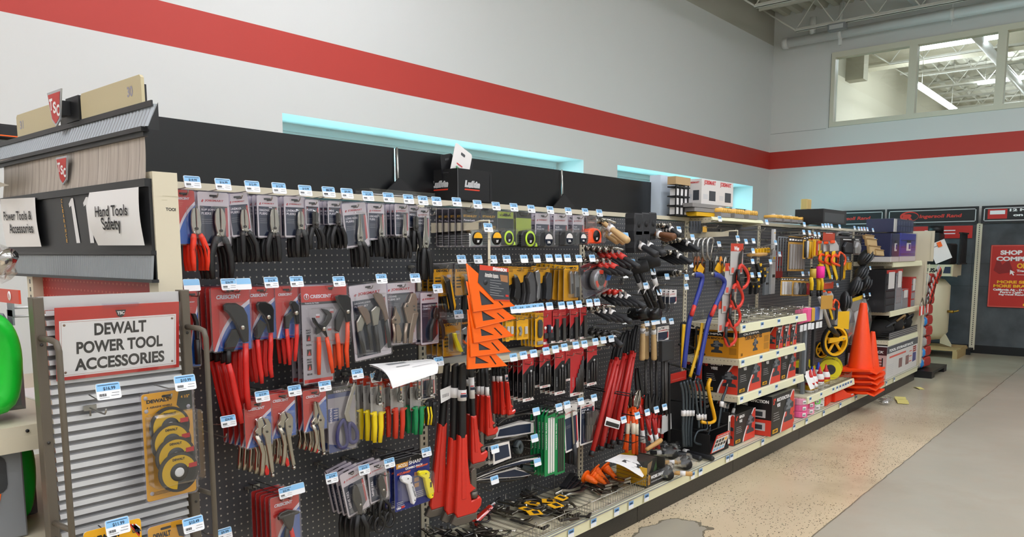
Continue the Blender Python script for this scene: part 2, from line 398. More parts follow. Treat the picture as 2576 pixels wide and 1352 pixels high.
MB().tube([(13.2, .3, 5.2), (X2, .3, 5.2)], .08, WHITEP, 10).build('trim_2', kind='structure')
LAMP = mat('lamp_diffuser', 'f6f7ff', .5, emit=LAMP_E)
def strip_light(label, p, length, ang, top=5.34):
 t = thing('strip_light', label, 'light fixture', None, p, (0, 0, ang))
 for s_ in (-1, 1): MB().tube([(s_*length*.4, 0, .05), (s_*length*.4, 0, top+.02-p[2])], .004, WIRE, 5).build('hanger_wire', t)
 up = top > 6 or top == 5.74
 MB().box(-length/2, -.06, 0, length/2, .06, .05, WHITEP).build('housing', t) if not up else MB().box(-length/2, -.015, .03, length/2, .015, .05, WHITEP).build('housing', t)
 MB().box(-length/2, -.05, -.03, length/2, .05, .0 if not up else .028, LAMP).build('diffuser', t)
 return t
# lamps over the sales floor; rows beyond the tool aisle added for fill light
ROWS = ((-1.5, 'over the tool aisle'), (-3.3, 'over the open floor'), (-5.1, 'farther over the open floor'), (-6.9, 'along the right wall'))
for k, x in enumerate((-2.2, 3.4)): strip_light('white strip light overhead behind the tool shelving, %s of two' % NTH[k], (x, 1.25, 4.72), 2.4, 0)
for y, nm in ROWS:
 for k, x in enumerate((-5.6, -2.2, 1.2, 4.6, 8.0)):
  strip_light('white strip light overhead, %s along the row %s' % (NTH[k], nm), (x, y, 4.72), 2.4, 0)
def span_light(label, a, b, x=None, ang=90):
 p, q = (onX(*a, x), onX(*b, x)); strip_light(label, (p+q)/2, (q-p).length, ang, 5.74)
span_light('long lit strip light near the top of the middle high window pane', (2306, 124), (2512, 92), 16.2)
p = onX(2308, 213, 16.4); t = strip_light('lit strip light running away from view behind the middle high window pane', p+V((1.7, 0, 0)), 3.4, 0, 5.74)
span_light('lit strip light seen behind the window mullion, farther right', (2460, 211), (2640, 186), 20.5)
for k, (x, y) in enumerate(((19, -3.5), (15, -6), (24, .5))):  # unseen lamps, added to brighten the bay
 t = strip_light('strip light in the neighbouring bay beyond the high window, %s of those out of view' % NTH[k], (x, y, 4.6), 3, 0, 5.74)
# ------------------------------------------------------------------ the shelving run
PEG = pegboard('pegboard_grey', '4c4e52', 'b7b2a8'); PEGR = pegboard('pegboard_red', 'b3211f', 'd86a5e')  # grey board's pale holes: brightness behind it put into the colour
DECKT = pegboard('deck_top_cream', 'd9d1b6', '8f8873', .4)
def slotted(name, axis):
 g = NT(name, .4); X, Y, Z = g.xyz(); c = X if axis == 'x' else Y
 on = g.math('MULTIPLY', g.math('LESS_THAN', g.math('FRACT', g.math('DIVIDE', Z, .0254)), .55), g.math('LESS_THAN', g.math('ABSOLUTE', c), .0055))
 g.color(g.mix(on, rgb('d8d0b8'), rgb('171612'))); return g.m
SLOTX, SLOTY = slotted('slotted_upright', 'x'), slotted('slotted_upright_side', 'y')
UPX = [1.09+1.22*i for i in range(8)]
run = thing('gondola_shelving', 'long grey pegboard shelving run with cream uprights and black kick plate', 'store shelving')
for i, x in enumerate(UPX):
 MB().box(-.023, -.006, .17, .023, .06, 1.69, SLOTX).build('upright', run, loc=(x, 0, 0))
KICK = mat('kick_plate_black', '23221f', .35, bump=(40, .15))
for i in range(7):
 x0, x1 = UPX[i], UPX[i+1]
 MB().box(x0+.023, 0, .17, x1-.023, .02, 1.672, PEG).build('back_panel', run)
 MB().box(x0, -.007, 1.678, x1, .11, 1.702, CREAM).build('top_rail', run)
 MB().box(x0+.001, -.41, .15, x1-.001, -.0, .17, DECKT).build('base_deck', run)
 MB().box(x0+.002, -.385, 0, x1-.002, -.37, .15, KICK).build('kick_plate', run)
 MB().prism([(0, .108), (0, .112), (.010, .114), (.005, .166), (0, .172), (-.010, .172), (-.005, .166)], 0, -(x1-x0)+.002, CREAML).prism([(-.0125, .1665), (.0085, .1665), (.0085, .1715), (-.0125, .1715)], 0, -(x1-x0)+.002, GREY).build('price_rail', run, loc=(x0+.001, -.412, 0), rz=90)
# other side of the run, seen only as its far deck and back
MB().box(UPX[0], .12, 0, UPX[7], .52, .2, CREAM).box(UPX[0], .09, .2, UPX[7], .11, 1.67, mat('rear_panel', 'b8b09a', .5)).build('rear_base', run)
HDR = mat('header_black', '0b0c0e', .33, spec=.5)
for i, (a, b_) in enumerate(((1.06, 2.285), (2.30, 3.495), (3.51, 4.725))):
 t = thing('black_header', ('large black header panel over the leftmost pegboard bays, beside the aisle sign', 'black header panel behind the tape measure box', 'black header panel nearest the far wall, left of the cartons on top')[i], 'header panel', 'black header boards', ((a+b_)/2, .13, 1.702))
 h = (b_-a)/2
 MB().box(-h, 0, .0, h, .012, .224, HDR).build('panel', t)
 MB().tube([(h+.005, -.02, 0), (h+.005, -.012, .225)], .005, WIRE, 8).tube([(h+.005, -.0195, .02), (h+.005, -.016, .09)], .0075, WIRE, 8).build('support_rod', t)
 MB().prism([(h-.115, .003), (h+.125, .003), (h+.008, .092), (h-.004, .092)], -.035, -.028, MBLACK).build('bracket', t)
FLATX = MX(((0, 1, 0, 0), (1, 0, 0, 0), (0, 0, 1, 0), (0, 0, 0, 1)))
# shelves on the run
def shelf(x0, x1, z, depth, label, tags=0, rail=.055, t=.028, name='shelf', mt=None):
 o = thing(name, label, 'shelf', 'cream shelves on the tool run', ((x0+x1)/2, 0, z)); h = (x1-x0)/2-.006
 MB().box(-h, -depth, -t, h, -.013, 0, mt or DECKT).build('shelf_deck', o)
 MB().prism([(-depth-.002, -rail), (-depth-.016, -rail+.004), (-depth-.009, -.002), (-depth-.002, .004)], h, -h, CREAML).build('price_rail', o).data.transform(FLATX)
 for s in (-1, 1): MB().prism([(-.013, -t), (-depth, -t), (-depth, -t-.012), (-.013, -.045)], s*(h-.004), s*(h-.001), CREAM).build('bracket', o).data.transform(FLATX)
 return o
X3, X4, X5, X6, X7 = UPX[3], UPX[4], UPX[5], UPX[6], UPX[7]
SHA = shelf(X3, X4, .995, .395, 'cream shelf under the chrome turnbuckles, topmost of three in its bay')
SHB = shelf(X3, X4, .765, .395, 'cream shelf carrying the yellow vise carton, middle of three in its bay')
SHC = shelf(X3, X4, .52, .395, 'cream shelf carrying the black bench vise cartons, lowest of three in its bay')
SHD = shelf(X4+.02, X5, .335, .42, 'low cream shelf holding the chalk bottles and caution tape')
SHE = shelf(X6, X7, 1.365, .385, 'cream shelf under the blue drawer cabinets')
SHF = shelf(X6, X7, .86, .385, 'cream shelf under the parts organisers')
SHG = shelf(X6, X7, .56, .385, 'cream shelf under the folded black bags')
ep = thing('shelving_end', 'tall cream metal end panel closing the far end of the run', 'end panel', loc=(X7+.03, 0, 0))
MB().box(-.006, -.42, .17, .006, .02, 1.36, CREAM).box(-.006, -.475, 1.36, .006, .02, 1.70, CREAM).build('panel', ep)
MB().box(-.012, -.50, 1.36, .012, -.475, 1.70, CREAM).box(-.012, -.44, .2, .012, -.42, 1.36, CREAM).build('edge', ep)
# ------------------------------------------------------------------ aisle end: upright, red panel, shelves
ec = thing('endcap_shelving', 'cream end unit with a red pegboard back under the aisle sign', 'store shelving', loc=(.93, -.07, 0))
MB().box(.0, -.41, .2, .02, .43, 1.66, PEGR).build('back_panel', ec)
u = MB().box(-.03, -.48, 0, .033, -.43, 1.672, CREAM).build('upright', ec)
TX = MB(); TX.X = T(.012, -.4805, 1.60)
TX.text('TOOl', 0, -.02, 0, h=.008, m=INK, bold=.03).rect(-.02, .012, .022, .0135, 0, mat('embossed', 'c2b99c', .4)).rect(-.022, .002, -.008, .0035, 0, MATS['embossed']).build('stamped_number', u)
u2 = MB().box(-.03, .40, 0, .02, .45, 1.672, SLOTY).build('upright', ec); u2.data.transform(T(0, -.425, 0)); u2.location.y = .425
MB().box(-.42, -.41, .12, 0, .45, .2, DECKT).build('base_deck', ec)
MB().box(-.40, -.40, 0, 0, .44, .12, KICK).build('kick_plate', ec)
for i, z in enumerate((1.075, .80)):
 o = thing('shelf', ('upper cream end shelf holding a grey case with a green band', 'lower cream end shelf holding a grey display box')[i], 'shelf', 'end unit shelves', (.9, -.07, z))
 MB().box(-.42, -.43, -.026, -.0, .43, 0, CREAM).build('shelf_deck', o); MB().box(-.43, -.43, -.04, -.42, .43, .012, CREAML).build('front_rail', o)
 for s in (-1, 1): MB().box(-.4, s*.428-.003, -.06, 0, s*.428+.003, -.026, CREAM).tube([(-.3, s*.4305, -.013), (-.3, s*.4335, -.013)], .004, BLACK, 8).build('bracket', o)
# ------------------------------------------------------------------ aisle sign
def sx(u, v): p = onX(u, v, .9); return (-(p.y+.02), p.z)
sg = thing('aisle_sign', 'tall aisle 11 sign with corrugated grey awning and weathered wood panel', 'aisle sign', loc=(.9, -.02, 0), rot=(0, 0, -90))
CORR = mat('corrugated_grey', '9aa0a3', .35, .3); SBLK = mat('sign_black', '1d1e20', .4)
def corrugated(b, x0, x1, zt, zb, yt, yb, pitch, amp, m):
 n = int((x1-x0)/pitch)*4; vs = []; fs = []
 for i in range(n+1):
  x = x0+(x1-x0)*i/n; o = amp*(0, 1, 1.0, 0)[i % 4] if True else 0
  vs += [(x, yt-o, zt), (x, yb-o, zb)]
 for i in range(n): fs.append((2*i, 2*i+1, 2*i+3, 2*i+2))
 return b.raw(vs, fs, m)
b = MB(); corrugated(b, -.575, .55, 1.834, 1.778, .012, -.012, .019, .006, CORR); b.build('awning', sg)
MB().prism([(-.58, 1.828), (.545, 1.828), (.545, 1.842), (-.58, 1.842)], .0, .004, SBLK).box(-.575, -.02, 1.768, .527, 0, 1.779, SBLK).box(-.57, -.012, 1.757, .52, 0, 1.769, SBLK).build('awning_frame', sg)
for s in (-1, 1):
 x = -.578 if s < 0 else .551
 MB().raw([(x, .014, 1.838), (x, -.016, 1.77), (x, .014, 1.77)], [(0, 1, 2)], SBLK).build('awning_end', sg)
g = NT('weathered_boards', .6); X, Y, Z = g.xyz()
bd = g.math('FRACT', g.math('ADD', g.math('DIVIDE', X, .062), .3)); line = g.math('LESS_THAN', bd, .035)
mp = g.n('Mapping'); mp.inputs['Scale'].default_value = (60, 1, 7); g.t.links.new(g.vec, mp.inputs[0]); nz = g.noise(1, 4, mp.outputs[0])
cell = g.n('TexWhiteNoise', noise_dimensions='1D'); g.put(cell.inputs['W'], g.math('FLOOR', g.math('ADD', g.math('DIVIDE', X, .062), .3)))
c = g.mix(g.ramp(nz, .3, .7), rgb('a99e93'), rgb('cfc6bb')); c = g.mix(g.math('MULTIPLY', cell.outputs[0], .4), c, rgb('b6aba0')); g.color(g.mix(line, c, rgb('7d736a')))
bv = MB(); n = 10; vs = []; fs = []
for i in range(n+1):
 q = i/n; z = 1.757-(1.757-1.652)*q; y = -.003-.010*q**1.6; vs += [(-.53, y, z), (.507+.013*q, y, z)]
for i in range(n): fs.append((2*i, 2*i+2, 2*i+3, 2*i+1))
bv.raw(vs, fs, g.m, True).build('board_panel', sg)
MB().box(-.54, -.018, 1.634, .525, 0, 1.654, SBLK).box(-.53, -.008, 1.476, .524, 0, 1.634, SBLK).box(-.53, -.014, 1.466, .53, 0, 1.476, SBLK).box(-.54, -.018, 1.396, .535, 0, 1.404, SBLK).box(-.53, -.003, 1.404, .528, 0, 1.466, SBLK).build('number_panel', sg)
b = MB(); corrugated(b, -.53, .53, 1.464, 1.404, -.006, -.012, .0145, .003, CORR); b.build('lower_band', sg)
# number plates 31 and 30, and the red shield badges
PLATE = mat('plate_tan', 'c9bd97', .5); LILAC = mat('plate_number', '9d9aa8', .5)
for (x0, x1, txt, tx) in ((-.40, -.075, '31', -.355), (.115, .488, '30', .425)):
 p = MB(); p.prism([(x0, 1.843), (x1, 1.843), (x1, 1.905), (x1-.008, 1.912), (x0+.008, 1.912), (x0, 1.905)], .004, .012, PLATE).text(txt, tx, 1.878, .0035, h=.026, m=LILAC, w=.032, bold=.03).build('number_plate', sg)
MB().box(-.06, .012, 1.84, .46, .03, 1.895, SBLK).box(.02, .0, 1.84, .11, .03, 1.91, SBLK).build('plate_holder', sg)
def shield(b, cx, cz, w, h, y, th=.004):
 def pts(k): return [(cx-w/2*k, cz+h/2*k), (cx+w/2*k, cz+h/2*k), (cx+w*.28*k, cz-h*.34*k), (cx-w*.02*k, cz-h/2*k), (cx-w*.27*k, cz-h*.3*k)]
 b.prism(pts(1), y, y-th, mat('shield_silver', 'b9bcc0', .3, .6)); b.poly(pts(.86), y-th-.0006, RED)
 for i, ch in enumerate('TSC'): b.text(ch, cx+w*(-.23+.23*i), cz+h*(.14-.11*i), y-th-.0012, h=h*.33, m=WHITE, w=w*.22, bold=.04)
 return b
shield(MB(), .028, 1.878, .105, .098, -.028).box(.0, -.027, 1.86, .05, 0, 1.9, SBLK).build('badge', sg)
shield(MB(), .022, 1.706, .085, .08, -.018).build('badge', sg)
b = MB()
for a, c in (((185, 500), (203, 612)), ((222, 497), (238, 612))):
 (xt, zt), (xb, zb) = sx(*a), sx(*c); L = lambda q, dx: (xt+(xb-xt)*q+dx, zt+(zb-zt)*q)
 b.poly([L(1, -.004), L(1, .022), L(0, .022), L(0, .008), L(.12, -.016), L(.2, -.014), L(.16, .0)], -.0095, WHITE)
(xt, zt), (xb, zb) = sx(163, 500), sx(178, 612)
for i, ch in enumerate('CLEARANCE'): b.text(ch, xt+(xb-xt)*(i+.5)/9, zt+(zb-zt)*(i+.5)/9, -.0095, h=.011, m=YEL, w=.009, bold=.02)
b.build('digits', sg)
# paper notices taped over the sign
PAPER = mat('copy_paper', 'f1f0ee', .6)
def sheet(name, label, corners, curl, lines, parent_loc, rot, seg=10, cat='paper notice', fn=None):
 # a bent sheet: corners TL TR BR BL in local x z; curl(u, v) gives the forward bulge
 b = MB(); vs = []; fs = []; TL, TR, BR, BL = [V((c[0], 0, c[1])) for c in corners]
 for i in range(seg+1):
  for j in range(seg+1):
   a, c = j/seg, i/seg; p = TL.lerp(TR, a).lerp(BL.lerp(BR, a), c); p.y = -curl(a, c)
   vs.append(p)
 k = seg+1
 for i in range(seg):
  for j in range(seg): fs.append((i*k+j, (i+1)*k+j, (i+1)*k+j+1, i*k+j+1))
 b.raw(vs, fs, PAPER, True)
 for txt, cx, cy, wd, sh in lines:
  q, f, tw, th = text_geo(txt, .015); W = (TR-TL).length; H = (BL-TL).length; sc = wd/tw; out = []
  for px, py in q:
   a = cx+(px-tw/2)*sc; c = cy-(py-th/2)*sc*W/H*sh; p = TL.lerp(TR, a).lerp(BL.lerp(BR, a), c); p.y = -curl(a, c)-.0035; out.append(p)
  b.raw(out, f, INK)
 if fn: fn(b)
 o = b.build(name, label=label, cat=cat, loc=parent_loc); o.rotation_euler = tuple(rad(a) for a in rot); return o
c4 = [sx(20, 502), sx(108, 498), sx(124, 621), sx(36, 622)]
sheet('paper_notice', 'white paper reading Power Tools & Accessories taped left of the numbers', c4, lambda a, c: .022+.004*sin(pi*c), [('Power Tools &', .5, .36, .8, 1.), ('Accessories', .56, .62, .68, 1.)], (.9, -.02, 0), (0, 0, -90))
c4 = [sx(246, 486), sx(371, 472), sx(389, 618), sx(264, 618)]
sheet('paper_notice', 'white paper reading Hand Tools Safety taped right of the numbers', c4, lambda a, c: .022+.014*sin(pi*c*1.1)*(1-.7*a)+.004*c*a, [('Hand Tools', .5, .38, .62, 1.), ('Safety', .47, .64, .36, 1.)], (.9, -.02, 0), (0, 0, -90))
c4 = [sx(-70, 436), sx(88, 402), sx(88, 470), sx(-70, 494)]
sheet('paper_notice', 'curled white paper notice drooping over the weathered board panel', c4, lambda a, c: .045+.10*max(0, sin(pi*(c*.9+.05)))*a**2+.01*c, [('Air Tools &', .42, .36, .42, .8), ('Accessories', .44, .68, .52, .8)], (.9, -.02, 0), (0, 0, -90), seg=14)
# ------------------------------------------------------------------ slat panel rack hung at the aisle corner
WY = -.60
rk = thing('slat_panel_rack', 'narrow aluminium slat panel rack in a bronze frame at the aisle corner', 'display rack', loc=(.772, WY, 0))
AL = mat('slat_aluminium', 'cfcfce', .32, .35); ALD = mat('slat_groove', '8b8b8c', .4, .3)
b = MB(); z = 1.372; k = 0
b.box(-.163, -.004, 1.345, .152, .008, 1.375, AL)
while z > .10:
 zt = 1.345-.0222*k; z = zt-.0222
 b.quad((-.15, -.002, zt-.0015), (.15, -.002, zt-.0015), (.15, -.004, z+.0095), (-.15, -.004, z+.0095), AL)
 b.quad((-.15, -.004, z+.0095), (.15, -.004, z+.0095), (.15, .006, z+.0085), (-.15, .006, z+.0085), ALD)
 b.quad((-.15, .006, z+.0085), (.15, .006, z+.0085), (.15, .006, z), (-.15, .006, z), ALD)
 b.quad((-.15, .006, z), (.15, .006, z), (.15, -.002, z-.0015), (-.15, -.002, z-.0015), AL); k += 1
b.build('slat_panel', rk)
for s in (-1, 1):
 f = MB().box(s*.1655-.011, -.012, 0, s*.1655+.011, .02, 1.374 if s < 0 else 1.378, BRONZE, .002)
 for zz in (1.27, 1.05, .83): f.lathe([(.0035, 0), (.0035, .0015), (.001, .002)], DSTEEL, 8, c=(s*.1655, -.012, zz), axis='y')
 fo = f.build('frame', rk)
 ox = s*.1655
 MB().tube([(ox, -.008, 1.285), (ox, -.07, 1.285), (ox+.004, -.088, 1.28), (ox+.006, -.093, 1.262), (ox+.006, -.093, .25)], .0068, BRONZE, 10).tube([(ox, -.008, .865), (ox+.006, -.093, .865)], .0062, BRONZE, 8).tube([(ox, -.008, .45), (ox+.006, -.093, .45)], .0062, BRONZE, 8).build('side_bar', rk)
c4 = [(-.125, 1.349), (.142, 1.349), (.155, 1.195), (-.112, 1.198)]
def wall_sign():
 o = thing('sign_card', 'red bordered sign reading POWER TOOL ACCESSORIES on the slat panel', 'sign', loc=(.772, WY-.02, 1.268), rot=(6, 0, 0)); b = MB(); w, h = .14, .083
 b.box(-w, 0, -h, w, .002, h, RED).prism([(-w+.008, -h+.008), (w-.008, -h+.008), (w-.008, h-.03), (-w+.008, h-.03)], -.0006, 0, WHITE)
 b.prism([(-.012, h-.012), (.012, h-.012), (.007, h-.026), (0, h-.030), (-.007, h-.026)], -.0012, -.0004, INK).text('TSC', 0, h-.019, -.0016, w=.017, m=WHITE, bold=.05)
 BDR = mat('sign_border', 'c9a39b', .5)
 for x0, z0, x1, z1 in ((-w+.011, -h+.011, w-.011, -h+.012), (-w+.011, h-.034, w-.011, h-.033), (-w+.011, -h+.011, -w+.012, h-.033), (w-.012, -h+.011, w-.011, h-.033)): b.rect(x0, z0, x1, z1, -.0009, BDR)
 for sx_ in (-1, 1):
  for z in (-h+.018, h-.040): b.lathe([(.0028, 0), (.0028, .0006)], mat('rivet', '8a6f5c', .4, .5), 8, c=(sx_*(w-.018), -.0009, z), axis='y')
 for t, z, wd in (('DEWALT', .029, .118), ('POWER TOOL', -.011, .196), ('ACCESSORIES', -.05, .205)): b.text(t, 0, z, -.001, h=.0285, w=wd, m=INK, bold=.035)
 b.build('printed_card', o); MB().box(-w-.002, -.004, -h-.003, w+.002, -.003, h+.002, FILM).box(-.04, -.005, h-.004, .04, .004, h+.004, EDGE).build('clear_sleeve', o)
wall_sign()
# ------------------------------------------------------------------ merchandise: measuring helpers
CR = dict(c1=(0, 180, 2.504), c2=(0, 680, 2.0125), c3=(430, 420, 3.9775), c4=(780, 440, 3.9775), c5=(460, 680, 3.22), c6=(740, 680, 3.22), c7=(540, 960, 3.45), c8=(780, 900, 2.9911),
          d1=(1060, 480, 4.828), d2=(1320, 500, 4.828), d3=(1060, 640, 4.2267), d4=(1260, 640, 4.225), d5=(1060, 900, 2.99), d6=(1200, 900, 3.7556), d7=(1440, 780, 3.3813), d8=(1060, 1100, 3.68),
          e1=(1460, 520, 4.5067), e2=(1640, 460, 3.7556), e3=(1660, 780, 3.5575), e4=(1880, 500, 4.225), e5=(1980, 740, 4.2237), e6=(2100, 520, 3.0735), e8=(1500, 860, 2.394),
          f8=(960, 1060, 4.63), fa=(80, 1080, 4.97), fc=(2000, 500, 4.472), fd=(960, 360, 5.152), f3=(2000, 820, 6.4375), f2=(1200, 1100, 5.152), f5=(1380, 380, 4.6), p=(0, 0, 1))
def pix(cid, x, y): a, b, k = CR[cid]; return a+x/k, b+y/k
def at(cid, x, y, d): return onY(*pix(cid, x, y), d)
FLATX = MX(((0, 1, 0, 0), (1, 0, 0, 0), (0, 0, 1, 0), (0, 0, 0, 1)))
def rrect(x0, z0, x1, z1, r, n=3):
 pts = []
 for cx, cz, a0 in ((x1-r, z1-r, 0), (x0+r, z1-r, 90), (x0+r, z0+r, 180), (x1-r, z0+r, 270)):
  for i in range(n+1): a = rad(a0+90*i/n); pts.append((cx+r*cos(a), cz+r*sin(a)))
 return pts
_TAGM = {}
TAGW = mat('tag_white', 'f2f4f6', .4)
def tag_mesh(price, far=False):
 k = (price, far)
 if k in _TAGM: return _TAGM[k]
 b = MB(); w, h = .026, .0185
 b.prism(rrect(-w, -h, w, h, .004, 2), -.001, .001, TAGW)
 b.poly([(-w+.001, -.001 if not price else .001), (w-.001, -.001 if not price else .001), (w-.001, h-.003), (w-.003, h-.001), (-w+.003, h-.001), (-w+.001, h-.003)], -.0014, LBLUE)
 if price:
  b.text(price, .002, .0055, -.0018, h=.0085, w=.026, m=mat('tag_ink', '1c3350', .5), bold=.025)
  if not far:
   b.rect(-w+.004, h-.0055, w-.004, h-.004, -.0017, MATS['tag_ink'])
   for i in range(9): b.rect(-w+.005+.0017*i, -.011, -w+.0058+.0017*i+(.0004 if i % 3 else 0), -.005, -.0015, INK)
   b.rect(.006, -.0055, w-.004, -.0043, -.0015, GREY); b.rect(.004, -.0115, w-.005, -.0103, -.0015, GREY); b.rect(-w+.005, -.0145, .0, -.0135, -.0015, GREY)
 o = b.build('price_tag'); me = o.data; bpy.data.objects.remove(o); _TAGM[k] = me
 return me
def add_tag(parent, price, loc, far=False, lean=14, name='price_tag'):
 o = bpy.data.objects.new(name, tag_mesh(price, far)); COL.objects.link(o); o.parent = parent; o.location = loc; o.rotation_euler = (rad(-lean), 0, 0)
 return o
def hook(label, tags, wire=None, L=.235, pair=False, far=False, group=None, y0=0.0):
 """peg hook: a product wire with an upturned tip and a bar carrying one or two price tags; tags = [(crop, x, y, price)]"""
 pts = [(at(c, x, y, y0-L-.008), p) for c, x, y, p in tags]
 tp = pts[0][0]
 xc, zc = wire if wire else (tp.x-.004, tp.z-.05)
 o = thing('peg_hook', label, 'peg hook', group or 'peg hooks with price tags', (xc, y0, zc)); r = .0022
 b = MB()
 for dx in ((-.012, .012) if pair else (0,)):
  b.tube([(dx, -.0105, -.02), (dx, -.0105, 0), (dx, -L*.5, -.004), (dx, -L+.008, -.004), (dx, -L+.002, .002), (dx, -L-.001, .009)], r, WIRE, 6)
 b.box(-.014, -.013, -.006, .014, -.0075, .006, WIRE); b.build('hook_wire', o)
 dx, dz = tp.x-xc, tp.z-zc
 tb = MB().tube([(0, -.0105, min(.03, dz-.012) if dz > .02 else .012), (dx*.5, -L*.55, dz*.5-.002), (dx, -L-.006, dz-.012)], .0016, WIRE, 5).build('tag_bar', o)
 for p, pr in pts: add_tag(tb, pr, (p.x-xc, -L-.009, p.z-zc), far)
 return o
class It:
 """one hanging article measured in plane y, its origin at the middle of its card's top edge"""
 def __init__(s, name, label, cat, cid, box, y, group=None):
  s.cid, s.y, s.n = cid, y, 0; x0, y0, x1, y1 = box; um, vm = (x0+x1)/2, (y0+y1)/2
  a, b = at(cid, x0, vm, y), at(cid, x1, vm, y); s.xc = (a.x+b.x)/2; s.w = b.x-a.x
  s.zt = at(cid, um, y0, y).z; s.h = s.zt-at(cid, um, y1, y).z
  s.o = thing(name, label, cat, group, (s.xc, y, s.zt)); s.k = s.w/(x1-x0); s.kz = s.h/(y1-y0); s.cd = None
 def P(s, x, y): p = at(s.cid, x, y, s.y); return (p.x-s.xc, p.z-s.zt)
 def L(s, *pts): return [s.P(*p) for p in pts]
 def path(s, *pts): return [(*s.P(p[0], p[1])[:1], p[2] if len(p) > 2 else 0, s.P(p[0], p[1])[1]) for p in pts]
 def part(s, name, b, label=None, parent=None): return b.build(name, parent or s.o, label)
 def card(s, fn, tilt=0, slot=True, shell=True, thick=.001, **kw):
  b = MB(); b.X = RY(tilt); w, h = s.w, s.h
  b.prism(rrect(-w/2, -h, w/2, 0, .006, 2), 0, thick, kw.pop('back', WHITE)); fn(b, w, h, **kw)
  if slot: b.prism(rrect(-.013, -.014, .013, -.008, .0025, 2), -.0012, 0, MBLACK)
  s.cd = s.part('card', b)
  if shell:
   b = MB(); b.X = RY(tilt); b.prism(rrect(-w/2-.004, -h-.004, w/2+.004, .004, .008, 2), -.0035, .0025, EDGE); s.part('clear_shell', b, parent=s.cd)
 def bubble(s, x0, y0, x1, y1, d=.022, r=.01):
  (a, c), (e, f) = s.P(x0, y1), s.P(x1, y0)
  s.part('blister', MB().prism(rrect(a, c, e, f, min(r, (e-a)*.3), 3), -d, -.004, FILM, .006), parent=s.cd)
 def pliers(s, kind, px, py, tip, bot, sl, sr, grip, metal=STEEL, r=.0078, y=-.012, grip2=None, flip=1, gl=.13, n=8, tipr=.75):
  ox, oz = s.P(px, py); k = (s.P(px, tip)[1]-oz)/HEADS[kind][0]; M = T(ox, y, oz)
  b = MB(); b.X = M
  for pts, ya, yb in HEADS[kind][1:]:
   for m_ in (-1, 1): b.prism([(x*k*m_, z*k) for x, z in pts], ya*m_*.001-.004, yb*m_*.001+.004, metal, .0012)
  b.lathe([(.0045, -.006), (.0045, .008), (.003, .009)], DSTEEL, 12, axis='y')
  s.part('plier_head', b)
  H = oz-s.P(px, bot)[1]
  for sd, xs in ((-1, sl), (1, sr)):
   wx = (s.P(px+xs, bot)[0]-ox); b = MB(); b.X = M
   st = sd*.006
   P_ = [(st, 0, -.008), (st+(wx-st)*.45, -.001, -H*.22), (wx*.95, -.002, -H*.5), (wx*1.04, -.002, -H*.78), (wx*.92, -.001, -H)]
   b.tube([P_[0], ((P_[0][0]*.5+P_[1][0]*.5), 0, -H*gl)], .0045, metal, 6)
   P2 = [((P_[0][0]*.5+P_[1][0]*.5), 0, -H*gl)]+P_[1:]
   b.tube(P2, [r*.8, r*1.02, r*1.05, r*1.0, r*tipr], grip, n, flat=.75)
   if grip2: b.tube([(p[0]-sd*.001, p[1]-.0035, p[2]) for p in P2[1:4]], [r*.45, r*.7, r*.45], grip2, 6, flat=.6)
   s.part('handle', b)
 def stack(s, n, desc=None, dy=.022, jx=.002, back=''):
  s.o['group'] = 'stacked '+desc.split(',')[0]
  for i in range(1, n):
   dup(s.o, ('%s, %s %s' % (desc, NTH[i], back or 'on its hook')).strip(), None, (s.xc+RND.uniform(-jx, jx), s.y+dy*i, s.zt+RND.uniform(-jx, jx)*.5))
  return s
 def wirexz(s, dz=-.012): return (s.xc, s.zt+dz)
HEADS = {'lineman': (62, ([(.5, 62), (9, 58), (14, 38), (15.5, 12), (12, -8), (4, -17), (-3, -12), (0, 0), (.5, 20)], -1, 1)),
         'slip': (66, ([(.8, 66), (8, 64), (15, 48), (17, 24), (13, 2), (9, -12), (2, -18), (-4, -10), (0, 6), (1.2, 30)], -1, 1)),
         'diag': (30, ([(.4, 30), (6, 26), (13, 9), (13, -4), (7, -14), (0, -12), (-3, -6), (0, 2)], -1, 1)),
         'long': (86, ([(.4, 86), (2.6, 85), (6, 42), (12, 12), (12, -4), (7, -14), (0, -12), (-3, -6), (.3, 10)], -1, 1)),
         'cutter': (40, ([(.4, 40), (5, 41), (12, 34), (10, 14), (12, 2), (7, -14), (0, -12), (-3, -6), (0, 6)], -1, 1))}
# ------------------------------------------------------------------ printed card faces
SWOOSH = mat('swoosh_white', 'f1eef0', .45); SALMON = mat('red_faint', 'de6a5c', .5); CBLUE = mat('card_blue', '1b62bd', .38); CRED = mat('card_red', 'd5362c', .4)
def arc_pts(w, h, x0, z0, x1, z1, bulge, n=8):
 out = []
 for i in range(n+1):
  q = i/n; out.append((x0+(x1-x0)*q-bulge*w*sin(pi*q), z0+(z1-z0)*q+bulge*h*.6*sin(pi*q)))
 return out
def crescent(b, w, h, name='CRESCENT', th=.1, faint=True, icon=True):
 b.poly(rrect(-w/2, -h, w/2, 0, .006, 2), -.0004, CRED)
 a = arc_pts(w, h, -w/2+.02*w, -h+.0, w/2, -h*.2, .12)
 b.poly(a+[(w/2, -h)], -.0008, SWOOSH)
 a2 = arc_pts(w, h, -w/2+.09*w, -h, w/2, -h*.27, .1); b.poly(a2+[(w/2, -h)], -.0012, CBLUE)
 b.text(name, -.06*w, -h*.12-.006, -.0012, w=w*.62, h=w*th, m=WHITE, bold=.045, shear=.18)
 if faint:
  for i in range(3): b.rect(-w*.42, -h*.2-.006-.0055*i, -w*(.02+.05*i), -h*.2-.0045-.0055*i, -.0008, SALMON)
JRED = mat('logo_red', 'c62a2f', .5); CARDW = mat('card_white', 'e6e1dd', .45)
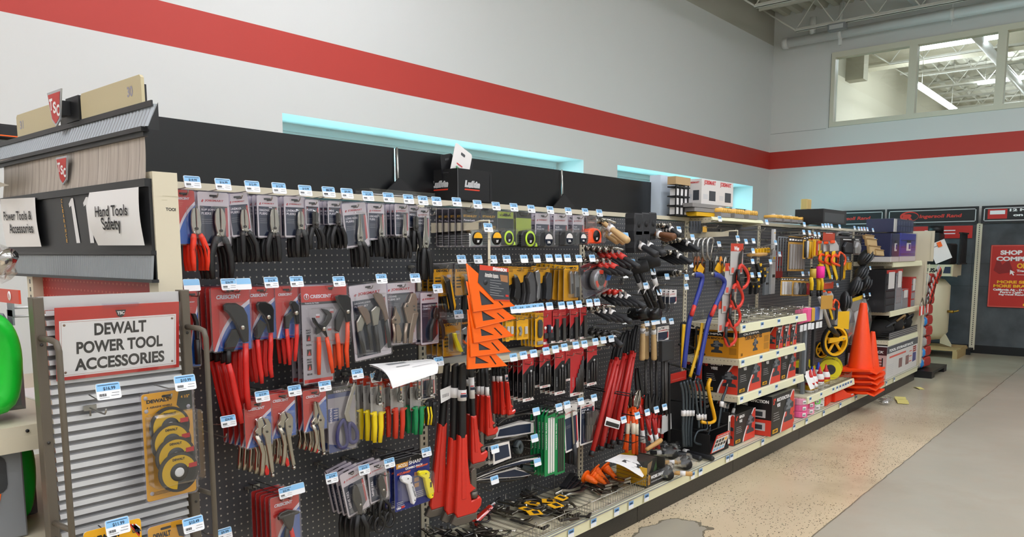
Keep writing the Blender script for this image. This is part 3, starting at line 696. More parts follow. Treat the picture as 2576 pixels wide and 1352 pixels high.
def jobsmart(b, w, h, title='', panel=.26, tw=.5, tail=True, vert=None):
 b.poly(rrect(-w/2, -h, w/2, 0, .006, 2), -.0004, CARDW)
 zp = -h*panel
 b.poly([(-w*.44, -h*.96), (w*.44, -h*.96), (w*.44, zp), (-w*.44, zp)], -.0008, NAVY)
 b.poly([(w*.36, -h*.9), (w*.44, -h*.9), (w*.44, zp-.004), (w*.36, zp-.004)], -.0012, JRED)
 if tail: b.poly([(w*.1, -h*.962), (w*.445, -h*.962), (w*.445, -h*.82)], -.0014, CARDW)
 z = -max(.026, h*panel*.62)
 b.poly([(-w*.4, z-.003), (-w*.35, z+.004), (-w*.31, z+.001), (-w*.36, z-.004)], -.0008, JRED); b.rect(-w*.38, z-.005, -w*.34, z+.0, -.0009, JRED)
 b.text('JOBSMART', 0.02*w, z, -.0008, w=w*.6, h=max(.006, w*.075), m=JRED, bold=.03, shear=.1)
 for i, t in enumerate(title.split('|') if title else []): b.text(t, -w*.4, zp-.012-.011*i, -.0012, h=.0075, w=w*tw*(len(t)/max(len(q) for q in title.split('|'))), m=WHITE, bold=.02, align='l')
 if vert: b.text(vert, -w*.33, -h*.62, -.0012, h=w*.11, w=h*.4, m=WHITE, rot=-90, bold=.03)
 for i in range(3): b.rect(-w*.4, zp-.042-.006*i, -w*.05, zp-.0405-.006*i, -.0011, GREY)
# ------------------------------------------------------------------ left bay, top row of pliers
BG = mat('black_grip', '161617', .42)
Y0 = -.205
i1 = It('carded_pliers', 'red and blue carded pliers with red grips, front of the hook beside the cream upright', 'pliers', 'c3', (22, 232, 245, 770), Y0)
i1.card(crescent); i1.bubble(150, 395, 310, 720)
i1.pliers('lineman', 232, 620, 410, 1040, -25, 120, ORED, STEEL, .0095, grip2=BLACK)
i1.stack(3, 'red and blue carded pliers beside the cream upright')
hook('peg hook tagged $18.99 beside the cream upright', [('c3', 212, 152, '$18.99')], i1.wirexz())
TOP = [  # crop, card box, kind, pivot, tip, bottom, spreads, n, tag x y price, desc, titles
 ('c3', (275, 256, 585, 790), 'slip', (475, 640), 415, 1120, (-85, 110), 3, ('c3', 520, 176, '$16.99'), 'long slip joint pliers', 'SLIP JOINT|PLIERS', .0115),
 ('c3', (560, 268, 770, 695), 'lineman', (715, 600), 425, 955, (-10, 130), 3, ('c3', 812, 197, '$12.99'), 'lineman pliers on a leaning card', 'LINEMAN|PLIERS', .0095),
 ('c3', (865, 290, 1072, 708), 'lineman', (1015, 615), 420, 950, (-65, 50), 4, ('c3', 1080, 214, '$12.99'), 'diagonal cutting pliers', 'DIAGONAL|PLIERS', .0095),
 ('c3', (1135, 300, 1345, 705), 'lineman', (1278, 590), 445, 905, (-30, 62), 3, ('c3', 1342, 238, '$10.99'), 'medium lineman pliers', 'LINEMAN|PLIERS', .0095),
 ('c3', (1345, 332, 1480, 582), 'cutter', (1425, 575), 450, 825, (-50, 80), 2, ('c3', 1575, 252, '$8.99'), 'small flush cutters', 'PLIERS', .0085),
 ('c4', (178, 268, 312, 498), 'cutter', (262, 480), 385, 735, (-60, 70), 3, ('c4', 186, 172, '$8.99'), 'small end nippers', 'MINI|PLIERS', .0085),
 ('c4', (318, 285, 558, 722), 'long', (480, 630), 395, 925, (12, 75), 3, ('c4', 368, 187, '$9.99'), 'large long nose pliers on a leaning card', 'LONG NOSE|PLIERS', .0095),
 ('c4', (578, 292, 742, 650), 'long', (690, 590), 420, 820, (-5, 55), 3, ('c4', 577, 213, '$12.99'), 'medium long nose pliers', 'LONG NOSE|PLIERS', .0095),
 ('c4', (848, 296, 985, 610), 'long', (925, 600), 400, 840, (-20, 55), 5, ('c4', 783, 228, '$10.99'), 'slim needle nose pliers', 'MINI|LONG NOSE', .0085),
 ('c4', (985, 312, 1075, 530), 'cutter', (1035, 530), 415, 770, (-20, 45), 3, ('c4', 983, 245, '$8.99'), 'mini diagonal pliers', 'MINI', .0085),
 ('c4', (1072, 338, 1192, 685), 'long', (1135, 690), 415, 1050, (-25, 52), 2, ('c4', 1128, 258, '$9.49'), 'long reach pliers', 'LONG|REACH', .011)]
for q, (cid, box, kind, pv, tip, bot, sp, n, tg, desc, ttl, r) in enumerate(TOP):
 lean = 'leaning' in desc; short = desc.split(' on a')[0]
 it = It('carded_pliers', 'black gripped %s, %s front card from the cream upright, top row' % (short, NTH[q+1]), 'pliers', cid, box, Y0+.004*(q % 2))
 it.card(jobsmart, tilt=-6 if lean else 0, title=ttl)
 x0, y0, x1, y1 = box; it.bubble(pv[0]-(x1-x0)*.25, tip-20, min(x1, pv[0]+(x1-x0)*.3), y1-10, .024)
 it.pliers(kind, *pv, tip, bot, *sp, BG, STEEL if kind != 'cutter' else DSTEEL, r)
 it.stack(n, 'black handled %s in the top row' % short, dy=.026)
 hook('peg hook tagged %s above the %s' % (tg[3], short), [tg], it.wirexz())
# ------------------------------------------------------------------ second row: red groove joint pliers and boxed sets
def tongue_groove(it, jaw, chan, pv, h1, h2, hm, r, neck=None, wn=None):
 b = MB().prism(it.L(*jaw), -.026, -.012, BLACK, .003); p = it.P(*pv)
 b.lathe([(.0075, .012), (.0075, .03), (.005, .032), (.0001, .032)], STEEL, 12, c=(p[0], 0, p[1]), axis='y')
 it.part('jaw', b)
 b = MB().prism(it.L(*chan), -.016, -.005, BLACK, .002)
 if neck: b.tube(it.path(*neck), wn, BLACK, 8, flat=.6)
 it.part('lower_jaw', b)
 for h in (h1, h2):
  n = len(h); it.part('handle', MB().tube(it.path(*h), [r*.95]+[r*1.05]*(n-2)+[r*.8], hm, 10, flat=.72))
RGRIP = mat('red_dipped_grip', 'cf2621', .35)
g1 = It('carded_pliers', 'largest groove joint pliers with long red handles, front of its two hooks', 'pliers', 'c5', (235, 138, 545, 650), Y0)
g1.card(crescent); g1.bubble(290, 250, 525, 640, .03)
tongue_groove(g1, [(300, 285), (330, 265), (400, 266), (460, 300), (492, 365), (503, 480), (502, 575), (465, 585), (435, 530), (395, 430), (345, 350), (305, 320)],
              [(385, 480), (330, 590), (322, 655), (388, 662), (420, 600), (445, 540), (430, 470)], (447, 462),
              [(350, 755, -.014), (378, 860, -.014), (402, 980, -.014), (430, 1100, -.014), (458, 1235, -.014)], [(484, 590, -.018), (482, 740, -.02), (484, 880, -.02), (492, 1000, -.02), (512, 1125, -.02)], RGRIP, .0105,
              [(355, 650, -.012), (352, 700, -.013), (352, 760, -.013)], .0098)
g1.stack(4, 'largest groove joint pliers with red handles', dy=.034)
hook('peg hook with a $26.99 tag over the largest red handled pliers', [('c5', 370, 115, '$26.99')], (g1.xc-.018, g1.zt-.012), y0=0)
hook('peg hook with a blank blue tag over the largest red handled pliers', [('c5', 491, 112, None)], (g1.xc+.018, g1.zt-.012))
g2 = It('carded_pliers', 'mid sized black groove joint pliers with red handles, front of its hook', 'pliers', 'c5', (518, 137, 748, 560), Y0+.006)
g2.card(crescent); g2.bubble(560, 245, 725, 555, .026)
tongue_groove(g2, [(568, 280), (585, 255), (640, 254), (690, 280), (708, 320), (706, 400), (708, 500), (668, 505), (655, 430), (625, 370), (580, 320)],
              [(610, 400), (560, 480), (568, 555), (605, 560), (660, 440)], (657, 378),
              [(588, 560, -.012), (592, 640, -.014), (600, 740, -.014), (615, 840, -.014), (622, 915, -.014)], [(690, 505, -.016), (688, 600, -.018), (682, 720, -.018), (686, 800, -.018), (698, 865, -.018)], RGRIP, .0085)
g2.stack(4, 'mid sized groove joint pliers with red handles', dy=.03)
hook('peg hook tagged $16.99 over the mid sized red handled pliers', [('c5', 714, 100, '$16.99')], g2.wirexz())
g3 = It('carded_pliers', 'smallest black groove joint pliers with short red handles, front of its hook', 'pliers', 'c5', (752, 132, 932, 548), Y0+.002)
g3.card(crescent); g3.bubble(795, 240, 920, 540, .024)
tongue_groove(g3, [(838, 270), (850, 248), (880, 250), (908, 285), (914, 340), (916, 430), (885, 435), (875, 370), (850, 300)],
              [(860, 335), (805, 375), (805, 470), (842, 470), (850, 410), (885, 360)], (882, 345),
              [(825, 475, -.012), (830, 560, -.014), (838, 650, -.014), (848, 765, -.014)], [(900, 435, -.016), (898, 540, -.018), (890, 640, -.018), (884, 735, -.018)], RGRIP, .0075)
g3.stack(3, 'smallest groove joint pliers with short red handles', dy=.03)
hook('peg hook tagged $15.99 over the smallest red handled pliers', [('c5', 920, 93, '$15.99')], g3.wirexz())
# two piece set with orange handles
GRYC = mat('card_grey', 'b9b7b4', .45)
g4 = It('carded_pliers', 'two orange handled groove joint pliers on one grey card, front of stack', 'pliers', 'c6', (65, 122, 432, 905), Y0-.004)
w, h = g4.w, g4.h
b = MB(); b.prism([(-w/2, -h), (w*.14, -h), (w*.14, -h*.62), (w/2, -h*.62), (w/2, 0), (-w/2, 0)], 0, .001, GRYC)
b.rect(-w/2, -h*.165, w/2, -.002, -.0008, CRED).rect(-w/2, -h*.19, w/2, -h*.165, -.0009, DGREY).rect(-w/2+.003, -h+.004, w*.13, -h+.016, -.0008, CRED)
b.lathe([(.011, 0), (.011, .0006)], WHITE, 18, c=(-w*.39, -.0008, -h*.11), axis='y').lathe([(.008, 0), (.008, .0006)], CRED, 18, c=(-w*.39, -.0014, -h*.11), axis='y').rect(-w*.40, -h*.125, -w*.38, -h*.08, -.0022, WHITE)
b.text('CRESCENT', -w*.08, -h*.11, -.0012, w=w*.46, h=.0125, m=WHITE, bold=.04).text('Trusted by the Trades', -w*.28, -h*.178, -.0014, w=w*.3, m=WHITE, bold=.02)
for i, t in enumerate(('MAX|GRIP', 'NON', 'PRY|AND', 'BEAM')):
 for j, q in enumerate(t.split('|')): b.text(q, -w*.37, -h*(.45+.15*i+.026*j), -.0009, w=w*.105, h=.0068, m=INK, bold=.04)
 if i < 3: b.rect(-w*.415, -h*(.56+.15*i), -w*.32, -h*(.495+.15*i), -.0009, INK).poly([(-w*.40, -h*(.555+.15*i)), (-w*.335, -h*(.555+.15*i)), (-w*.36, -h*(.505+.15*i))], -.0012, CRED)
for x, z in ((-.16, .29), (.15, .25), (.09, .43)): b.rect(w*x-.008, -h*z-.014, w*x+.008, -h*z, -.0009, CRED).rect(w*x-.008, -h*z-.007, w*x+.008, -h*z, -.0011, WHITE)
b.prism(rrect(w*.08, -.014, w*.2, -.008, .0025, 2), -.0012, 0, MBLACK); g4.cd = g4.part('card', b)
g4.part('clear_shell', MB().prism([(-w/2-.004, -h-.004), (w*.14+.004, -h-.004), (w*.14+.004, -h*.62-.004), (w/2+.004, -h*.62-.004), (w/2+.004, .004), (-w/2-.004, .004)], -.0035, .0025, EDGE))
g4.bubble(115, 295, 300, 590, .024); g4.bubble(300, 195, 430, 600, .026)
OGRIP = mat('orange_dipped_grip', 'e0491c', .4)
tongue_groove(g4, [(120, 385), (135, 382), (165, 430), (210, 445), (232, 500), (238, 540), (205, 500), (160, 460), (130, 420)], [(205, 312), (250, 320), (285, 350), (288, 385), (262, 430), (215, 490), (165, 520), (160, 470), (230, 410), (248, 360)], (205, 473),
              [(182, 540, -.012), (182, 620, -.014), (180, 720, -.014), (182, 845, -.014)], [(240, 540, -.016), (258, 630, -.017), (275, 740, -.017), (290, 830, -.017)], OGRIP, .0085)
tongue_groove(g4, [(308, 215), (340, 198), (400, 202), (425, 225), (432, 300), (428, 410), (395, 420), (380, 350), (330, 270)], [(360, 310), (315, 400), (310, 480), (345, 500), (400, 340)], (398, 335),
              [(330, 510, -.012), (338, 600, -.014), (345, 700, -.014), (352, 800, -.014)], [(410, 415, -.016), (408, 540, -.017), (400, 650, -.017), (412, 785, -.017)], OGRIP, .0088)
g4.stack(3, 'two piece orange handled pliers set', dy=.034)
hook('peg hook tagged $29.99 over the orange handled pliers set', [('c6', 362, 92, '$29.99')], (g4.xc+.02, g4.zt-.012))
# boxed sets with brushed tools
g5 = It('carded_pliers', 'groove joint pliers set of two on a leaning white card', 'pliers', 'c6', (448, 112, 748, 715), Y0)
g5.card(jobsmart, tilt=-4.5, title='GROOVE JOINT|PLIERS SET', panel=.2, tw=.44); g5.bubble(480, 180, 745, 690, .03)
BSTEEL = mat('brown_steel', '8d7a70', .35, .85)
for jaw, ch, pv, h1, h2, r in (([(485, 300), (520, 285), (560, 310), (580, 350), (590, 420), (560, 440), (540, 390), (500, 330)], [(520, 360), (490, 420), (500, 500), (530, 490), (560, 400)], (548, 345), [(505, 500, -.012), (530, 590, -.014), (555, 685, -.014)], [(575, 430, -.014), (595, 540, -.014), (608, 645, -.014)], .008),
                               ([(610, 195), (640, 178), (680, 195), (700, 240), (735, 390), (708, 410), (680, 320), (630, 240)], [(645, 290), (605, 330), (625, 450), (660, 440), (680, 300)], (678, 275), [(640, 450, -.012), (655, 560, -.014), (668, 668, -.014)], [(722, 400, -.014), (742, 520, -.014), (755, 625, -.014)], .0085)):
 g5.part('jaw', MB().prism(g5.L(*jaw), -.026, -.014, BSTEEL, .003)); g5.part('lower_jaw', MB().prism(g5.L(*ch), -.016, -.006, STEEL, .002))
 for hp in (h1, h2): g5.part('handle', MB().tube(g5.path(*hp), r, BG, 8, flat=.75))
hook('peg hook tagged $19.99 over the two piece groove joint set', [('c6', 706, 70, '$19.99')], g5.wirexz())
def locking(it, up, low, lev, m=STEEL, lever=None, bolts=(), screw=None, dy=-.012, th=.012):
 b = MB().prism(it.L(*up), dy-th/2, dy+th/2, m, .002)
 for p in bolts: q = it.P(*p); b.lathe([(.004, -dy+th/2), (.004, -dy+th/2+.003), (.0001, -dy+th/2+.0035)], DSTEEL, 8, c=(q[0], 0, q[1]), axis='y')
 it.part('upper_jaw', b); it.part('lower_jaw', MB().prism(it.L(*low), dy-th/2-.001, dy+th/2-.004, m, .002))
 if lev: it.part('lever_handle', MB().tube(it.path(*lev[0]), lev[1], m, 8, flat=.8))
 if lever: it.part('release_lever', MB().prism(it.L(*lever), dy-.004, dy+.004, RED, .0015), 'red release lever')
 if screw: q = it.path(*screw); it.part('adjusting_screw', MB().tube([q[0], q[1]], .0042, STEEL, 10).tube([q[1], q[2]], .0072, STEEL, 10))
g6 = It('carded_pliers', 'locking pliers set of two brushed tools on a white card', 'pliers', 'c6', (732, 103, 980, 600), Y0+.004)
g6.card(jobsmart, tilt=-1, title='LOCKING|PLIERS SET', panel=.165, tw=.4); g6.bubble(765, 180, 985, 590, .03)
TST = mat('tan_steel', 'a08f80', .32, .9)
locking(g6, [(800, 295), (812, 330), (838, 380), (840, 420), (812, 450), (775, 430), (770, 400), (790, 370)], [(800, 440), (830, 440), (850, 520), (838, 590), (812, 590), (805, 520)], ([(785, 430, -.012), (795, 510, -.014), (790, 590, -.014)], .007), TST, bolts=((795, 400), (795, 437)))
locking(g6, [(930, 190), (960, 185), (975, 230), (975, 330), (985, 350), (940, 430), (900, 430), (870, 300), (885, 265), (905, 260)], [(940, 345), (985, 345), (965, 430), (945, 500), (935, 590), (905, 590), (915, 470)], ([(895, 430, -.012), (880, 510, -.014), (878, 590, -.014)], .009), TST, bolts=((890, 290), (945, 290), (950, 320)))
hook('peg hook tagged $16.99 over the locking pliers set', [('c6', 979, 65, '$16.99')], g6.wirexz())
g7 = It('carded_pliers', 'crimping tool in a deep clear blister on a small white card, front', 'pliers', 'c6', (1025, 182, 1168, 600), Y0-.012)
g7.card(jobsmart, title='TERMINAL|CRIMPER', panel=.2)
g7.bubble(1072, 268, 1195, 585, .035); g7.pliers('diag', 1135, 370, 300, 565, -45, 55, BG, DSTEEL, .0085)
g7.stack(3, 'crimping tool in a clear blister', dy=.03)
hook('peg hook tagged $9.99 over the crimping tools', [('c6', 1161, 150, '$9.99')], g7.wirexz())
# partly hidden red card behind the rack bar
g8 = It('carded_pliers', 'red carded pliers half hidden behind the bronze rack bar', 'pliers', 'c5', (40, 168, 125, 780), Y0+.02)
g8.card(crescent); g8.part('jaw', MB().prism(g8.L((45, 350), (80, 350), (105, 420), (110, 560), (80, 560), (70, 420)), -.022, -.01, BLACK, .003))
g8.part('handle', MB().tube(g8.path((95, 560, -.014), (100, 660, -.014), (105, 760, -.014)), .009, BG, 8))
hook('peg hook with a blank blue tag beside the cream upright, second row', [('c5', 70, 121, None)], g8.wirexz())
hook('empty peg hook tagged $24.99 beside the bronze rack bar', [('c5', 367, 1224, '$24.99')], None)
# ------------------------------------------------------------------ third row: locking pliers, shears, aviation snips
VST = mat('nickel_steel', 'b3ada0', .25, 1.)
v1 = It('carded_pliers', 'curved jaw locking pliers with red lever, front of the longest stack on its hook', 'pliers', 'c7', (262, 170, 492, 565), Y0-.01)
v1.card(crescent); v1.bubble(320, 290, 480, 560, .026)
locking(v1, [(360, 315), (385, 300), (412, 372), (385, 400), (385, 465), (330, 470), (326, 430), (350, 400), (345, 350)], [(395, 310), (440, 320), (465, 360), (468, 430), (465, 480), (480, 640), (495, 780), (462, 785), (440, 640), (410, 480), (388, 440), (392, 395), (420, 370)], ([(335, 465, -.012), (380, 540, -.013), (402, 620, -.013), (395, 720, -.013), (388, 810, -.013)], .0105), VST,
  [(430, 720), (455, 770), (450, 805), (425, 810), (412, 770)], ((428, 430), (342, 455), (380, 515)), [(480, 780, -.012), (485, 800, -.012), (487, 822, -.012)])
v1.stack(5, 'curved jaw locking pliers with red lever', dy=.034)
hook('peg hook tagged $13.99 over the longest stack of locking pliers', [('c7', 412, 130, '$13.99')], v1.wirexz())
v2 = It('carded_pliers', 'second size of curved jaw locking pliers, front of its hook', 'pliers', 'c7', (478, 100, 698, 485), Y0-.004)
v2.card(crescent); v2.bubble(520, 240, 680, 480, .026)
locking(v2, [(560, 265), (580, 252), (605, 315), (585, 340), (580, 400), (530, 405), (522, 370), (545, 340), (550, 300)], [(590, 258), (635, 275), (655, 305), (655, 400), (640, 480), (660, 620), (680, 715), (648, 720), (620, 560), (590, 400), (585, 345), (610, 315)], ([(540, 395, -.012), (572, 450, -.013), (590, 540, -.013), (585, 640, -.013), (572, 725, -.013)], .0095), VST,
  [(592, 640), (620, 670), (630, 720), (608, 735), (585, 690)], ((625, 385), (540, 385), (572, 448)), [(664, 715, -.012), (668, 735, -.012), (672, 752, -.012)])
v2.stack(3, 'second size of curved jaw locking pliers', dy=.034)
hook('peg hook tagged $15.99 over the second size of locking pliers', [('c7', 693, 80, '$15.99')], v2.wirexz())
v3 = It('carded_pliers', 'long nose locking pliers with red lever, front of its hook', 'pliers', 'c7', (768, 70, 968, 425), Y0+.002)
v3.card(crescent); v3.bubble(815, 165, 945, 420, .026)
locking(v3, [(840, 175), (855, 168), (880, 265), (865, 300), (880, 370), (830, 375), (820, 350), (845, 310)], [(862, 172), (875, 180), (912, 280), (932, 320), (925, 400), (938, 605), (912, 605), (890, 420), (868, 350), (885, 290)], ([(832, 370, -.012), (858, 430, -.013), (868, 520, -.013), (846, 610, -.013)], .0085), VST,
  [(862, 550), (880, 600), (862, 620), (850, 600)], ((892, 330), (835, 355), (862, 365)), [(924, 600, -.012), (928, 614, -.012), (932, 630, -.012)])
v3.stack(4, 'long nose locking pliers with red lever', dy=.032)
hook('peg hook tagged $12.99 over the long nose locking pliers', [('c7', 955, 40, '$12.99')], v3.wirexz())
def shears_card(b, w, h):
 b.poly(rrect(-w/2, -h, w/2, 0, .008, 2), -.0004, mat('card_linen', 'a9a6a6', .5)); b.rect(-w/2, -h*.09, w/2, 0, -.0008, MBLACK); b.rect(-w/2, -h*.16, w/2, -h*.09, -.0008, mat('card_indigo', '24407e', .45))
 b.text('HERITAGE', .02*w, -h*.065, -.0012, w=w*.6, h=.008, m=CARDW, bold=.03); b.rect(-w/2, -h*.52, -w*.12, -h*.32, -.0008, MATS['card_indigo'])
 b.text('INDUSTRIAL', -w*.4, -h*.42, -.0012, w=h*.24, h=.01, m=WHITE, rot=90, bold=.03)
 for i in range(4): b.rect(-w*.3, -h*(.36+.04*i), -w*.16, -h*(.348+.04*i), -.0011, CARDW)
 b.poly([(-w/2, -h), (w*.3, -h), (0, -h*.93), (-w*.5, -h*.86)], -.0009, MATS['card_indigo'])
s1 = It('carded_shears', 'large bent handle shears with purple grips on a grey card, front', 'shears', 'c7', (985, 45, 1222, 600), Y0+.004)
s1.card(shears_card, slot=True); PURP = mat('purple_grip', '34346a', .3)
s1.part('blade', MB().prism(s1.L((1185, 0), (1200, 30), (1160, 190), (1140, 270), (1165, 360), (1120, 340), (1102, 280), (1130, 170)), -.018, -.012, STEEL, .001))
def loop(it, pts, r, m, name='handle'):
 q = it.path(*pts); it.part(name, MB().tube(smooth(q, 4, True)+[q[0], smooth(q, 4, True)[1]], r, m, 8, cap=False, flat=.75))
loop(s1, [(1100, 335, -.014), (1075, 360, -.014), (1050, 420, -.014), (1045, 510, -.014), (1070, 565, -.014), (1110, 565, -.014), (1130, 520, -.014), (1120, 420, -.014)], .0075, PURP)
loop(s1, [(1150, 360, -.016), (1190, 390, -.016), (1212, 440, -.016), (1210, 500, -.016), (1180, 525, -.016), (1150, 505, -.016), (1145, 430, -.016)], .0085, PURP)
s1.bubble(1040, 20, 1225, 580, .026); s1.stack(3, 'bent handle shears with purple grips', dy=.034)
hook('peg hook tagged $14.99 over the purple grip shears', [('c6', 512, 842, '$14.99')], (s1.xc+.02, s1.zt-.01))
def wiss_card(b, w, h):
 b.poly(rrect(-w/2, -h, w/2, 0, .004, 2), -.0004, GRYC); b.rect(-w/2, -h*.2, w/2, 0, -.0008, mat('wiss_red', 'c23a22', .45)); b.text('Wiss', -.06*w, -h*.14, -.0012, w=w*.4, m=WHITE, bold=.04, shear=.1)
 b.poly([(-w*.45, -h*.96), (-w*.1, -h*.96), (-w*.3, -h*.9), (-w*.45, -h*.9)], -.0009, MATS['wiss_red']); b.rect(w*.2, -h*.32, w*.4, -h*.23, -.0009, YEL); b.rect(w*.2, -h*.5, w*.4, -h*.34, -.0009, CRED)
 for i in range(5): b.rect(-w*.42, -h*(.26+.035*i), -w*(.12+.03*i), -h*(.25+.035*i), -.0008, DGREY)
def snips(it, pv, tip, top, bot, xl, xr, gm, tips=False, r=.011):
 ox, oz = it.P(*pv); k = (it.P(pv[0], tip)[1]-oz)/60
 b = MB(); b.X = T(ox, -.016, oz)
 for m_ in (-1, 1): b.prism([(x*k*m_, z*k) for x, z in ((0, 60), (3, 58), (8, 22), (16, 4), (20, -14), (16, -38), (6, -44), (-2, -12), (0, 10))], -.004+m_*.002, .004+m_*.002, DSTEEL, .0015)
 for x, z, rr in ((0, 0, 7), (-3, -16, 5), (9, -30, 5)): b.lathe([(rr*k, .006), (rr*k, .010), (rr*k*.6, .011), (.0001, .011)], STEEL, 10, c=(x*k, 0, z*k), axis='y')
 it.part('snip_head', b)
 b = MB(); b.X = T(ox, -.022, oz); b.tube([(-10*k, 0, -36*k), (20*k, -.002, -34*k)], 5*k, CHROME, 8).tube([(8*k, 0, -34*k), (16*k, -.002, -52*k)], 4*k, CHROME, 8); it.part('latch', b, 'chrome latch')
 for x, sd in ((xl, -1), (xr, 1)):
  xs, zs = it.P(x, top); xe, ze = it.P(x+(0 if sd < 0 else -6), bot)
  b = MB().tube([(xs, -.016, zs+.006), (xs, -.016, zs-.01), (xs, -.016, (zs+ze)/2), (xe, -.016, ze)], [r*.9, r*1.05, r*1.0, r*.8], gm, 10, flat=.75)
  b.tube([(xs, -.016, zs-.006), (xs+sd*r*1.9, -.018, zs+.002)], [r*.6, r*.3], gm, 8); it.part('handle', b)
AV = [('front yellow handled', (455, 160, 545, 440), (497, 290), (1, 200), 415, 635, 465, 512, mat('snip_yellow', 'f0d414', .4), 4, 'Yellow'),
      ('front red handled', (605, 180, 700, 420), (652, 275), (1, 195), 385, 605, 625, 675, mat('snip_red', 'd23a22', .4), 3, 'Red'),
      ('front green handled', (752, 170, 832, 400), (790, 255), (1, 170), 375, 575, 775, 818, mat('snip_green', '0c8a52', .4), 3, 'Green')]
for nm, box, pv, tp, ht, hb_, xl, xr, gm, n, col in AV:
 a = It('aviation_snips', '%s aviation snips with chrome latch, on a grey card' % nm, 'snips', 'c8', box, Y0); a.card(wiss_card, shell=False, slot=False); a.bubble(box[0]+10, tp[1]-10, box[2]-5, box[3]-10, .024)
 snips(a, pv, tp[1], ht, hb_, xl, xr, gm); a.stack(n, '%s handled aviation snips' % col.lower(), dy=.042)
 hook('peg hook inside the row of %s handled snips' % col.lower(), [('c8', box[0]+40, 150, '$14.99')], a.wirexz(0), L=.2)
a = It('aviation_snips', 'black and yellow gripped snips at the right end of the snips row', 'snips', 'c8', (840, 120, 940, 310), Y0); a.card(jobsmart, shell=False, title=''); a.bubble(835, 130, 935, 300, .024)
snips(a, (885, 225), 130, 340, 510, 860, 912, BG); b = MB()
for x in (850, 872): b.tube(a.path((x, 365, -.027), (x+6, 430, -.03), (x+2, 500, -.027)), .004, MATS['snip_yellow'], 6)
a.part('grip_stripe', b); a.stack(2, 'black and yellow gripped snips', dy=.04)
# clipped sheaf of papers hung over the snips
def sheaf():
 o = thing('paper_sheaf', 'curled sheaf of white papers held by a black binder clip above the snips', 'papers', loc=(0, 0, 0))
 y = -.27; A, B, Cc, D = at('c8', 440, 52, y+.05), at('c8', 880, 12, y+.05), at('c8', 938, 105, y-.06), at('c8', 600, 218, y-.06)
 for k, off in enumerate((0, .006)):
  b = MB(); vs = []; fs = []; n = 12
  for i in range(n+1):
   for j in range(n+1):
    q, r = j/n, i/n; p = A.lerp(B, q).lerp(D.lerp(Cc, q), r); vs.append((p.x, p.y-off-.03*sin(pi*r*.9), p.z+.018*sin(pi*r)-off))
  for i in range(n):
   for j in range(n): fs.append((i*(n+1)+j, (i+1)*(n+1)+j, (i+1)*(n+1)+j+1, i*(n+1)+j+1))
  b.raw(vs, fs, PAPER, True)
  if k == 0:
   for (a0, c0, a1, c1, m) in ((.2, .12, .52, .24, GREY), (.55, .15, .9, .17, LGREY), (.6, .3, .92, .32, LGREY), (.5, .55, .9, .57, LGREY), (.25, .4, .5, .43, GREY)):
    q = []
    for aa, cc in ((a0, c0), (a1, c0), (a1, c1), (a0, c1)):
     p = A.lerp(B, aa).lerp(D.lerp(Cc, aa), cc); q.append((p.x, p.y-.03*sin(pi*cc*.9)-.002, p.z+.018*sin(pi*cc)+.001))
    b.quad(*q, m)
  b.build('paper_sheet', o)
 q = at('c8', 505, 140, y-.03); b = MB(); b.X = T(*q) @ RY(25); b.box(-.004, -.012, -.016, .012, .012, .016, MBLACK)
 b.tube([(-.004, -.006, .008), (-.03, -.012, .01), (-.034, -.012, 0), (-.03, -.012, -.008), (-.004, -.006, -.006)], .0011, STEEL, 6); b.build('binder_clip', o, 'black binder clip')
sheaf()
# ------------------------------------------------------------------ bottom of the left bay: fencing pliers, tin snips, sharpeners
f1 = It('carded_pliers', 'fencing pliers with hammer head on a red and blue card, front of stack', 'pliers', 'c7', (488, 985, 738, 1470), Y0-.012)
f1.card(crescent); f1.bubble(520, 1100, 725, 1440, .026)
f1.part('plier_head', MB().prism(f1.L((525, 1165), (545, 1135), (610, 1105), (670, 1112), (715, 1118), (700, 1138), (668, 1150), (660, 1200), (655, 1240), (635, 1290), (610, 1270), (590, 1240), (560, 1180), (530, 1195)), -.022, -.01, DSTEEL, .002))
for h_, m_ in ((((612, 1270, -.014), (600, 1340, -.016), (590, 1440, -.016)), BG), (((640, 1270, -.014), (655, 1340, -.016), (665, 1440, -.016)), RGRIP)): f1.part('handle', MB().tube(f1.path(*h_), .009, m_, 8, flat=.75))
f1.stack(5, 'fencing pliers on a red and blue card', dy=.03)
hook('peg hook with a $25.99 tag over the fencing pliers', [('c7', 615, 965, '$25.99')], (f1.xc-.016, f1.zt-.012)); hook('peg hook with a blank blue tag over the fencing pliers', [('c7', 722, 932, None)], (f1.xc+.016, f1.zt-.012))
def tinsnips(it, pv, tip, bl, bot, xs, loops=False):
 b = MB().prism(it.L(*bl), -.022, -.012, DSTEEL, .002); p = it.P(*pv); b.lathe([(.005, .02), (.005, .026), (.0001, .027)], STEEL, 10, c=(p[0], 0, p[1]), axis='y'); it.part('blades', b)
 for x in xs:
  if loops: it.part('handle', MB().tube(it.path((pv[0], pv[1]+60, -.014), (x[0], x[1]-150, -.014), (x[0], x[1]-90, -.014)), .007, BG, 8)); loop(it, [(x[0], x[1]-95, -.014), (x[0]-32, x[1]-50, -.014), (x[0]-25, x[1]+10, -.014), (x[0]+15, x[1]+12, -.014), (x[0]+38, x[1]-40, -.014), (x[0]+25, x[1]-90, -.014)], .006, BG, 'handle_loop')
  else: it.part('handle', MB().tube(it.path((pv[0]+(x[0]-pv[0])*.3, pv[1]+80, -.014), (x[0], x[1]-120, -.014), (x[0]+4, x[1], -.014)), .012, BG, 8, flat=.7))
t1 = It('carded_snips', 'large tin snips with black handles on a leaning white card, front', 'snips', 'c8', (222, 845, 392, 1190), Y0-.01); t1.card(jobsmart, tilt=-12, title='', vert='TIN SNIPS', panel=.3); t1.bubble(285, 930, 400, 1200, .024)
